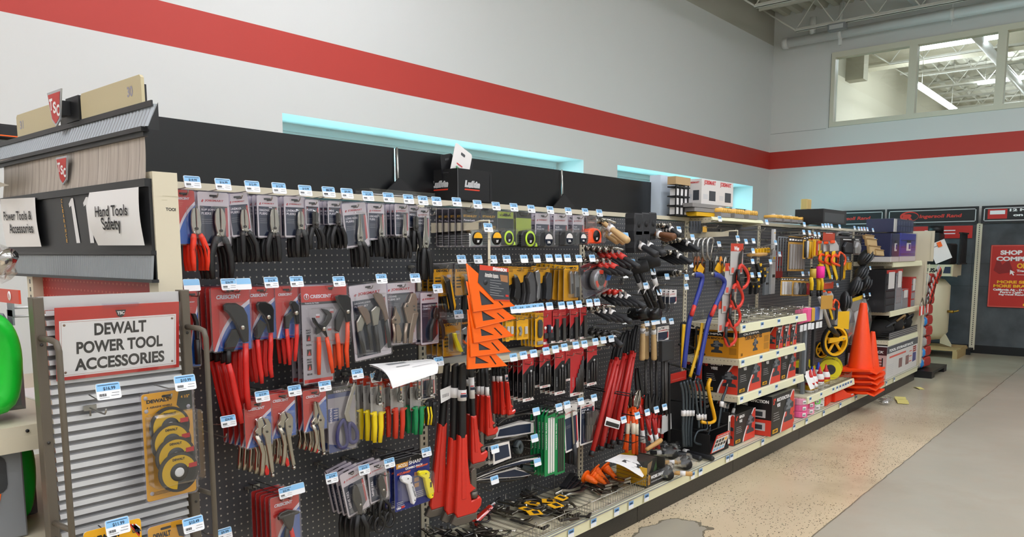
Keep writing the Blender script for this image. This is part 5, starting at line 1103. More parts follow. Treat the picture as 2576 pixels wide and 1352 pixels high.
for q, (A, B, Cc, h0, h1, h2, sl) in enumerate(SQ):
 yy = ay-.012-.006*(4-q)
 it = It('speed_square', 'orange plastic rafter square, %s down the hanging strip' % ('topmost with its card' if q == 0 else NTH[q]), 'layout square', 'd3', (A[0], A[1], Cc[0], B[1]), yy)
 P = it.L(A, B, Cc); H = it.L(h0, h1, h2); Sl = it.L(*sl)
 # body: outer triangle with a triangular window, as three limbs
 b = MB(); th = .003
 def limb(pts): b.prism(pts, 0, th, SQO)
 limb([P[0], P[1], H[1], H[0]]); limb([P[1], P[2], H[2], H[1]]); limb([P[2], P[0], H[0], H[2]])
 b.prism([Sl[0], Sl[1], Sl[2], Sl[3]], -.0004, 0, mat('square_slot', '2a1206', .6))
 it.part('square_body', b)
 it.part('fence_lip', MB().tube([(P[0][0], .003, P[0][1]), (P[1][0], .003, P[1][1])], .0035, SQO, 6).tube([(P[1][0], 0, P[1][1]), (P[2][0], 0, P[2][1])], .0022, SQO, 6))
 cb = MB(); c_ = it.L((615, 112), (922, 150), (936, 502), (775, 490), (600, 300)) if q == 0 else it.L((h0[0]-10, h0[1]-30), (h0[0]+150, h0[1]-60), (h2[0]+130, h2[1]-20), (h2[0]+40, h2[1]+6), (h1[0]-6, h1[1]+2))
 if q == 0: cb.prism(it.L((590, 370), (790, 520), (780, 540), (630, 556)), .005, .006, mat('swanson_card', '3d4147', .45))
 cy = -.002 if q == 0 else .005
 cb.prism(c_, cy, cy+.001, mat('swanson_card', '3d4147', .45))
 if q == 0:
  cb.poly(it.L((615, 112), (922, 150), (923, 190), (616, 168)), cy-.0006, mat('swanson_red', 'd8452c', .45)); cb.poly(it.L((934, 485), (936, 502), (775, 490), (770, 482)), cy-.0006, MATS['swanson_red'])
  t0 = it.P(828, 163); cb.text('SWANSON', *t0, cy-.0012, w=it.k*150, m=WHITE, bold=.06, rot=-6)
  for t, x, y, wd in (('Speedlite Square', 742, 222, 140), ('Escuadra Square', 742, 240, 145)): cb.text(t, *it.P(x, y), cy-.0012, w=it.k*wd, m=CARDW, bold=.04, rot=-6)
  for i in range(7): p, e = it.P(725, 275+26*i), it.P(870-(i % 3)*25, 292+26*i); cb.poly([(p[0], p[1]), (e[0], e[1]), (e[0], e[1]+.0012), (p[0], p[1]+.0012)], cy-.0008, LGREY)
  cb.poly(it.L((828, 218), (912, 228), (914, 302), (842, 290)), cy-.0008, mat('photo_brown', 'a8764f', .5)); cb.lathe([(.012, 0), (.012, .0004)], CHAR, 16, c=(it.P(678, 298)[0], cy-.0006, it.P(678, 298)[1]), axis='y')
  cb.poly(it.L((890, 430), (922, 434), (922, 456), (890, 452)), cy-.0008, CRED)
 it.part('printed_card', cb)
# ------------------------------------------------------------------ pipe wrenches hung by their handles
PWR = mat('wrench_red', 'd02a1a', .3, coat=.3); JAW = mat('jaw_grey', '6a645c', .42, .6)
def pipe_wrench(label, top, bot, y, sleeve=None, lean=0, cid='d5', group=None, grip=.47):
 p, q = at(cid, *top, y), at(cid, *bot, y); L = p.z-q.z; k = L/1155
 o = thing('pipe_wrench', label, 'pipe wrench', group, tuple(p), (0, 0, -24)); sh = (q.x-p.x)/L
 def M(pts): return [((x-302)*k*1.15+sh*(y_-45)*k, -(y_-45)*k) for x, y_ in pts]
 g_ = 45+1155*grip
 b = MB().prism(M([(276, g_-20), (336, g_-20), (344, 780), (362, 950), (402, 992), (362, 1022), (372, 1082), (430, 1058), (444, 1085), (440, 1130), (402, 1182), (270, 1200), (258, 1165), (266, 900)]), -.016, .016, PWR, .005)
 b.prism(M([(296, g_), (318, g_), (326, 780), (330, 1060), (300, 1060), (296, 780)]), -.019, -.014, PWR, .002); b.build('wrench_body', o)
 b = MB().tube([(0, 0, -.004)]+[(*[M([(306, yy)])[0][0]], 0, M([(306, yy)])[0][1]) for yy in (60, 200, 400, g_-6, g_)], [29*k]*2+[31*k]*2+[32*k]*2, BG, 12); b.build('grip', o)
 b = MB().prism(M([(366, 862), (378, 842), (394, 838), (406, 856), (408, 1015), (368, 1018)]), -.012, .012, JAW, .003)
 for i in range(11): z0, z1 = M([(362, 868+13*i), (362, 875+13*i)]); b.box(z0[0]-.002, -.011, z1[1], z0[0]+.004, .011, z0[1], DSTEEL)
 hj = b.build('hook_jaw', o); n = M([(366, 1020), (420, 1068)]); MB().tube([(n[0][0]*.5+n[1][0]*.5, 0, n[0][1]), (n[0][0]*.5+n[1][0]*.5, 0, n[1][1])], (n[1][0]-n[0][0])*.5, JAW, 12, flat=1.0).build('adjusting_nut', hj)
 MB().prism(M([(256, 1172), (276, 1200), (400, 1178), (412, 1185), (410, 1225), (340, 1256), (262, 1262), (230, 1240)]), -.014, .014, JAW, .003).build('jaws', o)
 if sleeve:
  z0, z1 = M([(306, 45+1155*sleeve[0])])[0], M([(306, 45+1155*sleeve[1])])[0]; r = 34*k
  s = MB().tube([(z0[0], 0, z0[1]), (z1[0], 0, z1[1])], r, WHITEP, 12)
  if len(sleeve) > 2: zm = (z0[1]+z1[1])/2; s.box(z0[0]-r*.8, -r*1.04, zm-.008, z0[0]+r*.8, -r*1.0, zm+.004, NAVY).box(z0[0]-r*.7, -r*1.04, zm+.007, z0[0]+r*.5, -r*1.0, zm+.011, JRED)
  s.build('label_sleeve', o, 'white paper label sleeve')
 return o
pipe_wrench('largest pipe wrench, front of its group nearest the aisle', (303, 48), (300, 1200), -.26, (.165, .235, 1), grip=.475)
pipe_wrench('largest size pipe wrench second from the front, black grip with a clear tag', (252, 48), (232, 1180), -.225, (.155, .22), grip=.5)
pipe_wrench('largest size pipe wrench farthest left, with a large white barcode tag', (188, 45), (125, 1150), -.185, None, grip=.425)
t = MB(); y = -.215; t.prism([(p.x, p.z) for p in (at('d5', 142, 245, y), at('d5', 228, 208, y), at('d5', 232, 300, y), at('d5', 148, 345, y))], y, y+.0015, WHITE)
for i in range(8): p = at('d5', 158+6*i, 305-2*i, y); t.box(p.x, y-.0006, p.z, p.x+.0012+.0006*(i % 2), y-.0002, p.z+.014, INK)
t.build('barcode_tag', label='white barcode tag flapping from the farthest left pipe wrench', cat='tag')
pipe_wrench('second size pipe wrench with a navy and white paper tag, front', (368, 50), (392, 795), -.22, (.13, .34, 1), grip=.53)
pipe_wrench('second size pipe wrench behind the one with the navy tag', (342, 55), (362, 760), -.18, (.15, .22), grip=.53)
for q, (tx, bx, by, y, nm) in enumerate(((487, 500, 588, -.2, 'front'), (455, 455, 575, -.17, 'second'), (425, 425, 570, -.14, 'rear'))): pipe_wrench('third size pipe wrench with white sleeve, %s of three' % nm, (tx, 62), (bx, by), y, (.3, .42), grip=.44)
for q, (tx, bx, by, y, nm) in enumerate(((632, 650, 432, -.19, 'front'), (592, 605, 430, -.165, 'second'), (570, 580, 428, -.14, 'third'), (538, 550, 425, -.115, 'rear'))): pipe_wrench('smallest pipe wrench with white sleeve, %s of four' % nm, (tx, 66), (bx, by), y, (.17, .3, 1) if not q else (.2, .32), grip=.33)
o = pipe_wrench('small pipe wrench lying sideways behind the largest pipe wrenches', (505, 880), (505, 1200), -.1, (.2, .38, 1), grip=.35)
o.rotation_euler = (0, rad(68), 0); o.location = at('d5', 590, 1055, -.1)
# ------------------------------------------------------------------ hacksaws, blades, files
def slab(name, label, cat, cid, pts, y, th, m, bev=.001, fn=None, group=None):
 P = [at(cid, *p, y) for p in pts]; cx = sum(p.x for p in P)/len(P); zt = max(p.z for p in P)
 o = thing(name, label, cat, group, (cx, y, zt)); loc = lambda x, y_: (at(cid, x, y_, y).x-cx, at(cid, x, y_, y).z-zt)
 MB().prism([(p.x-cx, p.z-zt) for p in P], 0, th, m, bev).build('card', o); return o, loc
HG = mat('saw_green_grey', '3b4446', .45)
def saw(label, cid, y, card, frame, grip, blade=None):
 o, L = slab('hacksaw', label, 'hacksaw', cid, card, y, .002, CARDW)
 n = len(card); cx = sum(c[0] for c in card)/n; cy = sum(c[1] for c in card)/n
 MB().poly([L(cx+(a-cx)*.82, cy+(c-cy)*.7) for a, c in card], -.001, NAVY).build('print', o)
 MB().tube(smooth([(L(*p)[0], .004, L(*p)[1]) for p in frame], 3), .006, DSTEEL, 8, flat=.7).build('frame', o)
 q = [(L(*p)[0], .0, L(*p)[1]) for p in grip]; MB().tube(smooth(q, 4, True)+[V(q[0])], .011, HG, 8, cap=False).build('grip', o)
 if blade: MB().prism([L(*p) for p in blade], .002, .003, STEEL).build('blade', o)
 return o
s = saw('grey gripped hacksaw in a white and navy card, topmost of the saws', 'd6', -.13, [(155, 775), (180, 678), (380, 620), (540, 596), (538, 712), (360, 745)], [(200, 640), (300, 570), (480, 530), (560, 515)], [(555, 515), (640, 490), (655, 600), (640, 700), (560, 705)], [(160, 785), (540, 715), (540, 722), (160, 795)])
s = saw('second grey gripped hacksaw directly behind the topmost saw', 'd6', -.09, [(175, 760), (195, 660), (390, 600), (520, 580), (520, 690), (360, 730)], [(200, 620), (320, 545), (480, 500), (560, 490)], [(550, 500), (630, 470), (645, 570), (630, 680), (555, 690)])
for q, dx in enumerate((0, -45, -85)):
 o = saw('compact chrome framed saw with a square white and navy card, %s of three' % ('front', 'second', 'rear')[q], 'd6', -.2+.045*q, [(148+dx, 830), (305+dx, 785), (325+dx, 950), (155+dx, 1018)], [(40, 860), (90, 830), (300, 790), (460, 740), (480, 760)], [(375+dx*.3, 850), (400+dx*.3, 800), (420+dx*.3, 850), (400+dx*.3, 900)])
s = saw('long hand saw with dark handle and white edged navy card, upper of two', 'd6', -.16, [(-40, 1160), (200, 1040), (440, 965), (585, 942), (560, 968), (230, 1055)], [(-40, 1130), (300, 985), (560, 925), (680, 905)], [(590, 930), (660, 895), (682, 905), (660, 930), (610, 955)])
s = saw('long hacksaw with dark handle and white edged navy card, lower of two', 'd6', -.12, [(-30, 1168), (150, 1100), (370, 1035), (575, 1098), (430, 1130), (130, 1150)], [(-20, 1180), (300, 1165), (480, 1130)], [(420, 1030), (560, 1060), (665, 1045), (665, 1075), (560, 1105), (500, 1080)])
for q, (x, y, pr, lab) in enumerate(((558, 510, None, 'topmost saw'), (542, 763, None, 'compact saws'), (168, 866, '$7.99', 'front compact saw card'), (570, 990, None, 'long saws'), (165, 1158, '$10.99', 'lower long hacksaw'))): hook('peg hook with a %s tag by the %s' % ('blank blue' if not pr else pr, lab), [('d6', x, y, pr)], None, far=True)
GRN = mat('blade_green', '12884a', .4)
def blades(label, cid, box, y, bm, n):
 it = It('hacksaw_blade_pack', label, 'hacksaw blades', cid, box, y); b = MB(); w, h = it.w, it.h
 b.prism([(-w/2, -h), (w/2, -h), (w/2, -h*.06), (w*.3, 0), (-w*.1, 0), (-w/2, -h*.1)], 0, .001, GRN); b.prism([(-w*.3, -h*.11), (w/2, -h*.08), (w*.35, 0), (-w*.1, 0)], -.0006, 0, CBLK)
 b.text('MORSE', .06*w, -h*.05, -.001, w=w*.45, m=WHITE, bold=.03).text('HACKSAW BLADES', -w*.37, -h*.4, -.001, w=h*.4, h=w*.09, m=WHITE, rot=90, bold=.02); it.part('card', b)
 for i in range(3):
  x = -w*.14+w*.22*i; it.part('blade', MB().prism(rrect(x-w*.075, -h*.965, x+w*.075, -h*.14, .003, 2), -.003, -.001, bm).lathe([(.0018, 0), (.0018, .0004)], INK, 6, c=(x, -.003, -h*.16), axis='y').lathe([(.0018, 0), (.0018, .0004)], INK, 6, c=(x, -.003, -h*.95), axis='y'))
 return it.stack(n, label.split(', front')[0], dy=.022)
blades('green pack of three white hacksaw blades, front of stack', 'd6', (640, 480, 740, 1112), -.2, WHITEP, 5)
blades('green pack of three dark hacksaw blades, front of stack', 'd6', (735, 490, 830, 1100), -.195, FILEM, 3)
it = It('carded_saw', 'mini hacksaw with grey grip on a white and navy card', 'hacksaw', 'd6', (815, 450, 942, 885), -.19); it.card(jobsmart, tilt=-5, shell=False, title='')
it.part('blade', MB().prism(it.L((880, 505), (892, 500), (915, 830), (898, 835)), -.008, -.004, STEEL)); it.part('handle', MB().tube(it.path((905, 820, -.008), (912, 900, -.01), (908, 1010, -.01)), .012, CHAR, 8)); it.stack(3, 'mini hacksaw with grey grip', dy=.03)
it = It('carded_files', 'file set with thick black grips in a clear white edged pack, front', 'file set', 'd6', (975, 415, 1108, 815), -.19); it.card(jobsmart, shell=False, title='FILE|SET', panel=.14, tail=False)
for i in range(4):
 x = 1012+24*i; it.part('file', MB().prism(it.L((x, 500), (x+20, 498), (x+22, 635), (x+2, 637)), -.02, -.004, BLACK, .003).prism(it.L((x+5, 635), (x+17, 635), (x+17, 770), (x+6, 772)), -.012, -.006, FILEM))
it.bubble(990, 485, 1112, 800, .03); it.stack(3, 'file set in a clear white edged pack', dy=.035)
for q, (x, y, pr) in enumerate(((772, 470, '$15.99'), (850, 447, '$6.99'), (979, 413, '$8.99'), (1104, 381, '$19.99'))): hook('%s peg hook over the hacksaw blades and files, tagged %s' % (NTH[q], pr), [('d6', x, y, pr)], None, far=True)
# ------------------------------------------------------------------ third bay: hammers, mallets, bolt cutters
CH2 = mat('polished_head', 'a8a39a', .18, 1.); HBLK = mat('hammer_black', '202124', .5); WOODH = mat('ash_handle', 'c9a876', .45); BRW = mat('walnut_handle', '6e4527', .5); HRED = mat('maroon_head', '6d1a16', .3)
def hammer(label, cid, head, end, y, kind='claw', hm=None, hd=None, sleeve=True, band=None, s=1.0, group=None, copies=0, step=.036, clab=None, cat='hammer', r=.0135):
 """hammer lying on its hook, head near the board and handle standing out toward the aisle"""
 p = at(cid, *head, y); q = onX(*pix(cid, *end), p.x); o = thing('hammer', label, cat, group, tuple(p)); v = q-p; hm = hm or HBLK; hd = hd or CH2; L = v.length
 a = v.normalized(); up = V((1, 0, 0)).cross(a).normalized()
 X = MX((V((1, 0, 0)), a, up)).transposed().to_4x4(); X = MX.Translation((0, 0, 0)) @ X   # local x along the board, y along the handle, z across
 b = MB(); b.X = X
 if kind == 'claw':
  b.tube([(-.062*s, 0, 0), (-.05*s, 0, 0), (-.03*s, 0, 0), (0, 0, 0)], [.015*s, .015*s, .011*s, .013*s], hd, 10)
  for sd in (-1, 1): b.tube(smooth([(.0, 0, sd*.006), (.03*s, 0, sd*.009), (.055*s, .010*s, sd*.012), (.078*s, .03*s, sd*.013)], 3), [.012*s]*3+[.010*s]*3+[.007*s]*3+[.003*s], hd, 6)
  b.box(-.013*s, -.014*s, -.013*s, .013*s, .02*s, .013*s, hd)
 elif kind == 'ball':
  b.tube([(-.05*s, 0, 0), (-.03*s, 0, 0), (-.025*s, 0, 0), (.02*s, 0, 0)], [.015*s, .015*s, .011*s, .013*s], hd, 10).ball((.035*s, 0, 0), .016*s, CH2, 10)
 elif kind == 'sledge':
  b.X = ID; b.prism([(-.034*s, -.055*s), (.034*s, -.055*s), (.038*s, -.03*s), (.034*s, 0), (.038*s, .03*s), (.034*s, .055*s), (-.034*s, .055*s), (-.038*s, .03*s), (-.034*s, 0), (-.038*s, -.03*s)], -.03*s, .03*s, hd, .007)
  b.lathe([(.015*s, .03*s), (.015*s, .0315*s), (.0001, .0315*s)], MBLACK, 14, axis='y')
 elif kind == 'mallet':
  b.tube([(-.06*s, 0, 0), (-.055*s, 0, 0), (.055*s, 0, 0), (.06*s, 0, 0)], [.03*s, .036*s, .036*s, .03*s], hd, 16)
 b.build('hammer_head', o)
 b = MB(); b.X = X; b.tube([(0, .0, 0), (0, L*.15, 0), (0, L*.45, 0), (0, L*.75, 0), (0, L*.95, 0), (0, L, 0)], [r*.8, r*.8, r*.95, r*1.15, r*1.2, r*.85], hm, 10, flat=1.25); ho = b.build('handle', o)
 if sleeve:
  b = MB(); b.X = X; b.tube([(0, L*.3, 0), (0, L*.4, 0)], r*1.25, WHITEP, 10, flat=1.25); b.raw([(-.004, L*.3, .018), (-.004, L*.38, .018), (-.03, L*.36, -.03), (-.03, L*.28, -.03)], [(0, 1, 2, 3)], WHITEP); b.build('label_sleeve', ho, 'white label sleeve')
 if band:
  b = MB(); b.X = X; b.tube([(0, L*.25, 0), (0, L*.5, 0)], r*1.3, CRED, 10, flat=1.3); b.prism([(-.018, .045), (.018, .045), (.018, .01), (-.018, .01)], L*.36, L*.37, CRED); b.prism([(-.018, .08), (.018, .08), (.018, .045), (-.018, .045)], L*.36, L*.37, BLUE); b.build('paper_band', ho, 'red and blue paper band')
 for i in range(copies): dup(o, '%s, %s on its hook' % (clab, NTH[i+1]), None, tuple(p+V((-.004*(i+1), step*(i+1), .002*(i+1)))))
 return o
hammer('polished framing hammer with a pale wood handle, top left of the hammers', 'e1', (240, 170), (545, 395), -.19, 'claw', WOODH, s=1.15, r=.016)
hammer('polished claw hammer with a pale wood handle, just below the top one', 'e1', (265, 270), (500, 410), -.16, 'claw', WOODH, s=1.0, copies=1, clab='claw hammer with a pale wood handle', r=.014)
hammer('maroon handled claw hammer with red and blue band, front of the upper group', 'e1', (345, 490), (665, 690), -.21, 'claw', HBLK, band=True, copies=3, clab='claw hammer in the upper maroon group')
hammer('black handled claw hammer with red and blue band, front of the lower group', 'e1', (245, 620), (580, 775), -.21, 'claw', HBLK, band=True, copies=3, clab='claw hammer in the lower maroon group')
hammer('red headed hatchet hammer with red edged black grip, front', 'e1', (430, 970), (735, 1140), -.22, 'ball', HBLK, hd=PWR, copies=5, clab='red headed hatchet hammer', step=.032)
hammer('claw hammer with curled white label above the black rubber mallets, front', 'e1', (250, 1150), (575, 1310), -.22, 'claw', HBLK, copies=3, clab='claw hammer with curled white label')
hammer('dark headed claw hammer lowest in the hammer column, front', 'd7', (310, 200), (420, 310), -.2, 'claw', HBLK, hd=DSTEEL, copies=3, clab='dark headed claw hammer lowest in its column')
for q in range(3): hammer('large black sledge head with round eye, %s of three in the top cluster' % ('right', 'middle', 'left')[q], 'e1', (768-82*q, 195+6*q), (800-82*q, 300+6*q), -.2, 'sledge', HBLK, hd=mat('sledge_black', '26272a', .55), sleeve=False, s=1.15, cat='sledge hammer')
for q in range(2): hammer('black drilling hammer with white sleeved handle, %s of two below the top cluster' % ('right', 'left')[q], 'e1', (695-88*q, 395+4*q), (960-88*q, 545+6*q), -.2, 'sledge', HBLK, hd=MATS['sledge_black'], s=1.15, cat='sledge hammer', r=.017)
for q in range(3): hammer('brown wood handled hammer with white tape, %s of three at the top' % NTH[q], 'e1', (800-14*q, 300-8*q), (1075-40*q, 345+15*q), -.2+.04*q, 'sledge', BRW, hd=MATS['sledge_black'], s=.7, r=.017)
for q in range(3):
 hammer('polished ball peen hammer under the top rail, %s of three' % NTH[q], 'e1', (975-35*q, 215+q*4), (1130-35*q, 330), -.2+.03*q, 'ball', HBLK, s=1.0)
for q in range(5): hammer('ball peen hammer in the upper chrome cluster, %s of five' % NTH[q], 'e1', (1155-42*q, 380+6*q), (1350-42*q, 500), -.22+.03*q, 'ball', HBLK, s=1.05, sleeve=q == 0)
for q in range(5): hammer('ball peen hammer in the lower chrome cluster, %s of five' % NTH[q], 'e1', (1050-45*q, 520+8*q), (1260-45*q, 640), -.22+.03*q, 'ball', HBLK, s=1.05, sleeve=q == 0)
for q in range(4): hammer('chrome headed hammer with its head toward the far wall, %s of four' % NTH[q], 'e1', (1160-34*q, 745+8*q), (930-20*q, 760), -.20+.03*q, 'ball', HBLK, s=1.05, sleeve=q == 0, r=.015)
# rubber mallets hanging head up, handles down
def hanging_mallet(label, cid, head, end, y, hd, hm, s=1.0, sl=(.34, .5)):
 p, q = at(cid, *head, y), at(cid, *end, y); o = thing('rubber_mallet', label, 'mallet', None, tuple(p)); v = q-p; a = v.normalized()
 MB().tube([V((.03, -.05, .012))*s, V((.026, -.044, .01))*s, V((-.026, .044, -.01))*s, V((-.03, .05, -.012))*s], [.03*s, .036*s, .036*s, .03*s], hd, 14).build('mallet_head', o)
 MB().tube([a*.02, a*v.length*.5, v], [.012*s, .0135*s, .0145*s], hm, 10).build('handle', o)
 b = MB().tube([a*v.length*sl[0], a*v.length*sl[1]], .0155*s, WHITEP, 10); e = a*v.length*sl[1]
 b.raw([e+V((-.01, -.016, .02)), e+V((.006, -.016, .03)), e+V((-.09, -.03, -.012)), e+V((-.09, -.03, -.03))], [(0, 1, 2, 3)], WHITEP); b.build('label_sleeve', o, 'white label sleeve')
RUB = mat('rubber_black', '1b1b1c', .65)
for q, (h, e) in enumerate((((785, 630), (930, 1150)), ((655, 690), (865, 1150)), ((590, 700), (790, 1145)))): hanging_mallet('black rubber mallet hanging with a white label sleeve, %s of three' % ('right', 'middle', 'left')[q], 'e1', h, e, -.2+.035*q, RUB, HBLK)
for q, (x, y) in enumerate(((690, 1235), (560, 1225))):
 p = at('e1', x, y, -.22+.05*q); o = thing('rubber_mallet', 'large glossy black mallet head lying outward above the bolt cutters, %s of two' % ('right', 'left')[q], 'mallet', None, tuple(p)); e = onX(*pix('e1', x+210, y-20), p.x)-p
 MB().tube([V((0, 0, 0)), e*.04, e*.96, e], [.03, .036, .034, .028], mat('glossy_rubber', '0e0e0f', .25), 16).build('mallet_head', o)
# tags on the hammer hooks
HT = [(345, 240, '$24.99'), (515, 332, None), (427, 540, '$19.99'), (592, 632, None), (338, 692, '$17.99'), (507, 775, None), (757, 466, '$21.99'), (918, 530, None), (835, 272, '$29.99'), (994, 346, None), (1117, 260, '$12.99'), (1270, 348, None), (1223, 452, '$14.99'), (1108, 592, '$16.99'), (1255, 658, None), (822, 740, '$9.99'), (981, 795, None), (1203, 800, '$11.99'), (740, 898, '$15.99'), (893, 972, None), (1200, 910, '$8.99'), (425, 1028, '$22.99'), (582, 1106, None), (328, 1232, '$18.99'), (497, 1295, None), (752, 1322, '$6.99'), (828, 1308, None), (872, 1300, '$7.49'), (942, 1290, None), (1030, 1302, '$5.99')]
for q, (x, y, pr) in enumerate(HT): hook('%s peg hook in the hammer bay, counted top down, %s tag' % (('twenty ' if q > 19 else '')+(NTH[q] if q < 20 else NTH[q-20]), pr or 'blank blue'), [('e1', x, y, pr)], None, L=.2, far=True)
for q, (x, y, pr) in enumerate(((100, 1095, '$8.99'), (186, 1085, '$13.99'))): hook('peg hook tagged %s left of the lowest hammers' % pr, [('e1', x, y, pr)], None, far=True)
it = It('carded_hex_keys', 'hex key set under a red and navy arched card, front', 'hex key set', 'e1', (1008, 945, 1090, 1105), -.19); it.card(jobsmart, shell=False, title='', panel=.5)
for i in range(3): it.part('hex_key', MB().tube(it.path((1020+14*i, 1090, -.004), (1024+14*i, 1200-20*i, -.004), (1000+14*i, 1205-20*i, -.004)), .0025, FILEM, 6))
it.stack(4, 'hex key set under an arched card', dy=.03)
# bolt cutters standing in a black wire rack
RODR = mat('cutter_red', 'b01f1c', .35)
def cutter(name, label, cid, jaw, piv, bots, y, hm, jm=BLACK, r=.011, grip=None, cat='bolt cutters', jw=.03, sl=None):
 p = at(cid, *piv, y); o = thing(name, label, cat, None, tuple(p)); j = at(cid, *jaw, y)-p; n = V((-j.z, 0, j.x)).normalized(); w = jw
 for sd in (-1, 1):
  MB().prism([(q.x, q.z) for q in (V((0, 0, 0))-n*0, n*sd*w*.5, j*.35+n*sd*w*.75, j*.75+n*sd*w*.55, j+n*sd*.004, j*.72+n*sd*.002, j*.3+n*sd*.001)], -.008+sd*.003, .006+sd*.003, jm, .002).build('jaw', o)
 MB().lathe([(.010, .014), (.010, .018), (.0001, .019)], DSTEEL, 8, axis='y').prism([(-n*w*.6).xz, (n*w*.6).xz, (n*w*.5-j*.25).xz, (-n*w*.5-j*.25).xz], -.014, .01, hm, .002).build('link_plates', o)
 for k, bt in enumerate(bots):
  e = at(cid, *bt, y-.01*k)-p; s = n*(w*.4 if k else -w*.4)-j*.15; m_ = s.lerp(e, .4)
  MB().tube([s, m_, e], [r*.9, r, r], hm, 10).build('handle', o)
  if grip: MB().tube([s.lerp(e, grip), e], r*1.25, BG, 10).build('grip', o)
  if sl: MB().tube([s.lerp(e, sl[0]), s.lerp(e, sl[1])], r*1.15, sl[2], 10).build('label_sleeve', o)
 return o
BC = [((545, 130), (515, 350), ((400, 1150), (340, 1150)), -.20), ((470, 175), (450, 370), ((300, 1180), (250, 1170)), -.17), ((440, 190), (385, 410), ((240, 1200), (160, 1245)), -.22), ((400, 230), (345, 430), ((205, 1180), (190, 1200)), -.12), ((520, 165), (490, 380), ((370, 1120), (330, 1180)), -.13)]
for q, (j, pv, bt, y) in enumerate(BC): cutter('bolt_cutters', 'long red handled bolt cutters leaning in the wire rack, %s of five' % ('rightmost', 'second from right', 'leftmost', 'rear left', 'rear right')[q], 'd7', j, pv, bt, y, RODR, BLACK, .0135, .95)
ORH = mat('lopper_orange', 'f05a18', .4)
for q, (j, pv, bt, y) in enumerate((((480, 680), (492, 830), ((440, 1190), (460, 1215)), -.2), ((560, 680), (535, 830), ((545, 1230), (520, 1225)), -.23))): cutter('loppers', 'orange handled loppers with bare steel blades, %s of two' % ('left', 'right')[q], 'd7', j, pv, bt, y, ORH, CH2, .011, None, 'loppers', .045, (.3, .55, mat('sleeve_cream', 'e8e0c8', .5)))
for q, (j, pv, bt, y) in enumerate((((545, 495), (580, 740), ((590, 1215), (615, 1215)), -.17), ((635, 715), (640, 880), ((655, 1110), (690, 1180)), -.2), ((700, 715), (690, 880), ((720, 1170), (735, 1180)), -.19), ((745, 735), (750, 890), ((760, 1090), (725, 1080)), -.16))): cutter('bolt_cutters', 'short red handled bolt cutters with black jaws, %s of four' % NTH[q], 'd7', j, pv, bt, y, RODR if q else PWR, BLACK, .011, None, 'bolt cutters', .045, (.55, .8, WHITEP))
o = thing('tag', 'white and black paper tag tied to the long red bolt cutters', 'tag', None, tuple(at('d7', 345, 960, -.25))); b = MB(); P_ = [at('d7', *c, -.25)-V(o.location) for c in ((290, 910), (410, 950), (395, 1018), (272, 985))]
b.prism([(p.x, p.z) for p in P_], 0, .001, WHITE).poly([(P_[0].lerp(P_[3], a).lerp(P_[1].lerp(P_[2], a), c)).xz for a, c in ((.42, .05), (.42, .95), (.9, .95), (.9, .05))], -.0008, CBLK); b.build('tag_card', o)
rk = thing('wire_rack', 'black wire rack holding the bolt cutters upright', 'rack', None, (0, 0, 0)); b = MB()
W_ = lambda x, y, d: at('d7', x, y, d)
for (a, m_, c) in ((((110, 655)), (350, 775), (540, 735)), (((190, 940)), (420, 960), (620, 880)), (((130, 1205)), (400, 1175), (640, 1110))):
 p0, p1 = W_(*a, -.01), W_(*m_, -.31); p2 = onY(*pix('d7', *c), -.31); b.tube([(p0.x, -.008, p1.z+.01), (p0.x, p1.y, p1.z), (max(p2.x, p1.x+.2), p1.y, p1.z), (max(p2.x, p1.x+.2), -.008, p1.z+.01)], .003, MBLACK, 6)
 for t_ in (.3, .6): b.tube([(p0.x+.02, -.008-.3*t_, p1.z+.004), (max(p2.x, p1.x+.2)-.01, -.008-.3*t_, p1.z+.004)], .0025, MBLACK, 5)
b.build('rack_wire', rk)
for q, (x, y, pr) in enumerate(((436, 936, '$49.99'), (553, 900, '$32.99'), (637, 873, '$24.99'), (715, 850, '$19.99'), (785, 828, '$29.99'))):
 o = thing('price_card', 'blue price tag clipped on the bolt cutter rack, %s from the left' % NTH[q], 'price tag', None, tuple(at('d7', x, y, -.325))); add_tag(o, pr, (0, 0, 0), True)
# wood handled picks and long bars behind
for q, (x0, x1, y0, y1, d_) in enumerate(((600, 592, 120, 430, -.16), (690, 694, 130, 428, -.16), (630, 626, 150, 420, -.1))):
 p, e = at('d7', x0, y0, d_), at('d7', x1, y1, d_); o = thing('tool_haft', 'pale wood replacement handle with a white band, %s of three' % ('left', 'right', 'rear')[q], 'tool handle', None, tuple(p)); v = e-p
 MB().tube([V((0, 0, 0)), v*.4, v*.95, v], [.012, .017, .019, .014], WOODH, 10).build('shaft', o); MB().tube([v*.12, v*.26], .0165, WHITEP, 10).build('paper_band', o)
for q, (x0, y0, x1, y1) in enumerate(((625, 430, 620, 880), (668, 400, 675, 900), (715, 430, 715, 910), (765, 440, 770, 960), (800, 430, 805, 950))):
 p, e = at('d7', x0, y0, -.1), at('d7', x1, y1, -.1); o = thing('steel_bar', 'long dark steel bar hanging behind the short bolt cutters, %s of five' % NTH[q], 'bar', None, tuple(p)); MB().tube([V((0, 0, 0)), e-p], .009, FILEM, 8).build('shaft', o); MB().tube([V((0, 0, .03)), V((0, 0, 0))], .012, BLACK, 8).build('collar', o)
it = It('carded_bar', 'long handled inspection tool on a white and navy card beside the wood handles', 'pry tool', 'd7', (722, 140, 820, 262), -.18); it.card(jobsmart, shell=False, title='', panel=.4)
it.part('tool_body', MB().prism(it.L((728, 265), (830, 255), (828, 420), (730, 440)), -.03, .0, CHAR, .004)); it.part('tool_shaft', MB().tube(it.path((775, 430, -.01), (785, 900, -.01)), .008, FILEM, 8)); it.part('lower_card', MB().prism(it.L((750, 900), (825, 880), (830, 1010), (745, 1055)), -.012, -.010, LGREY))
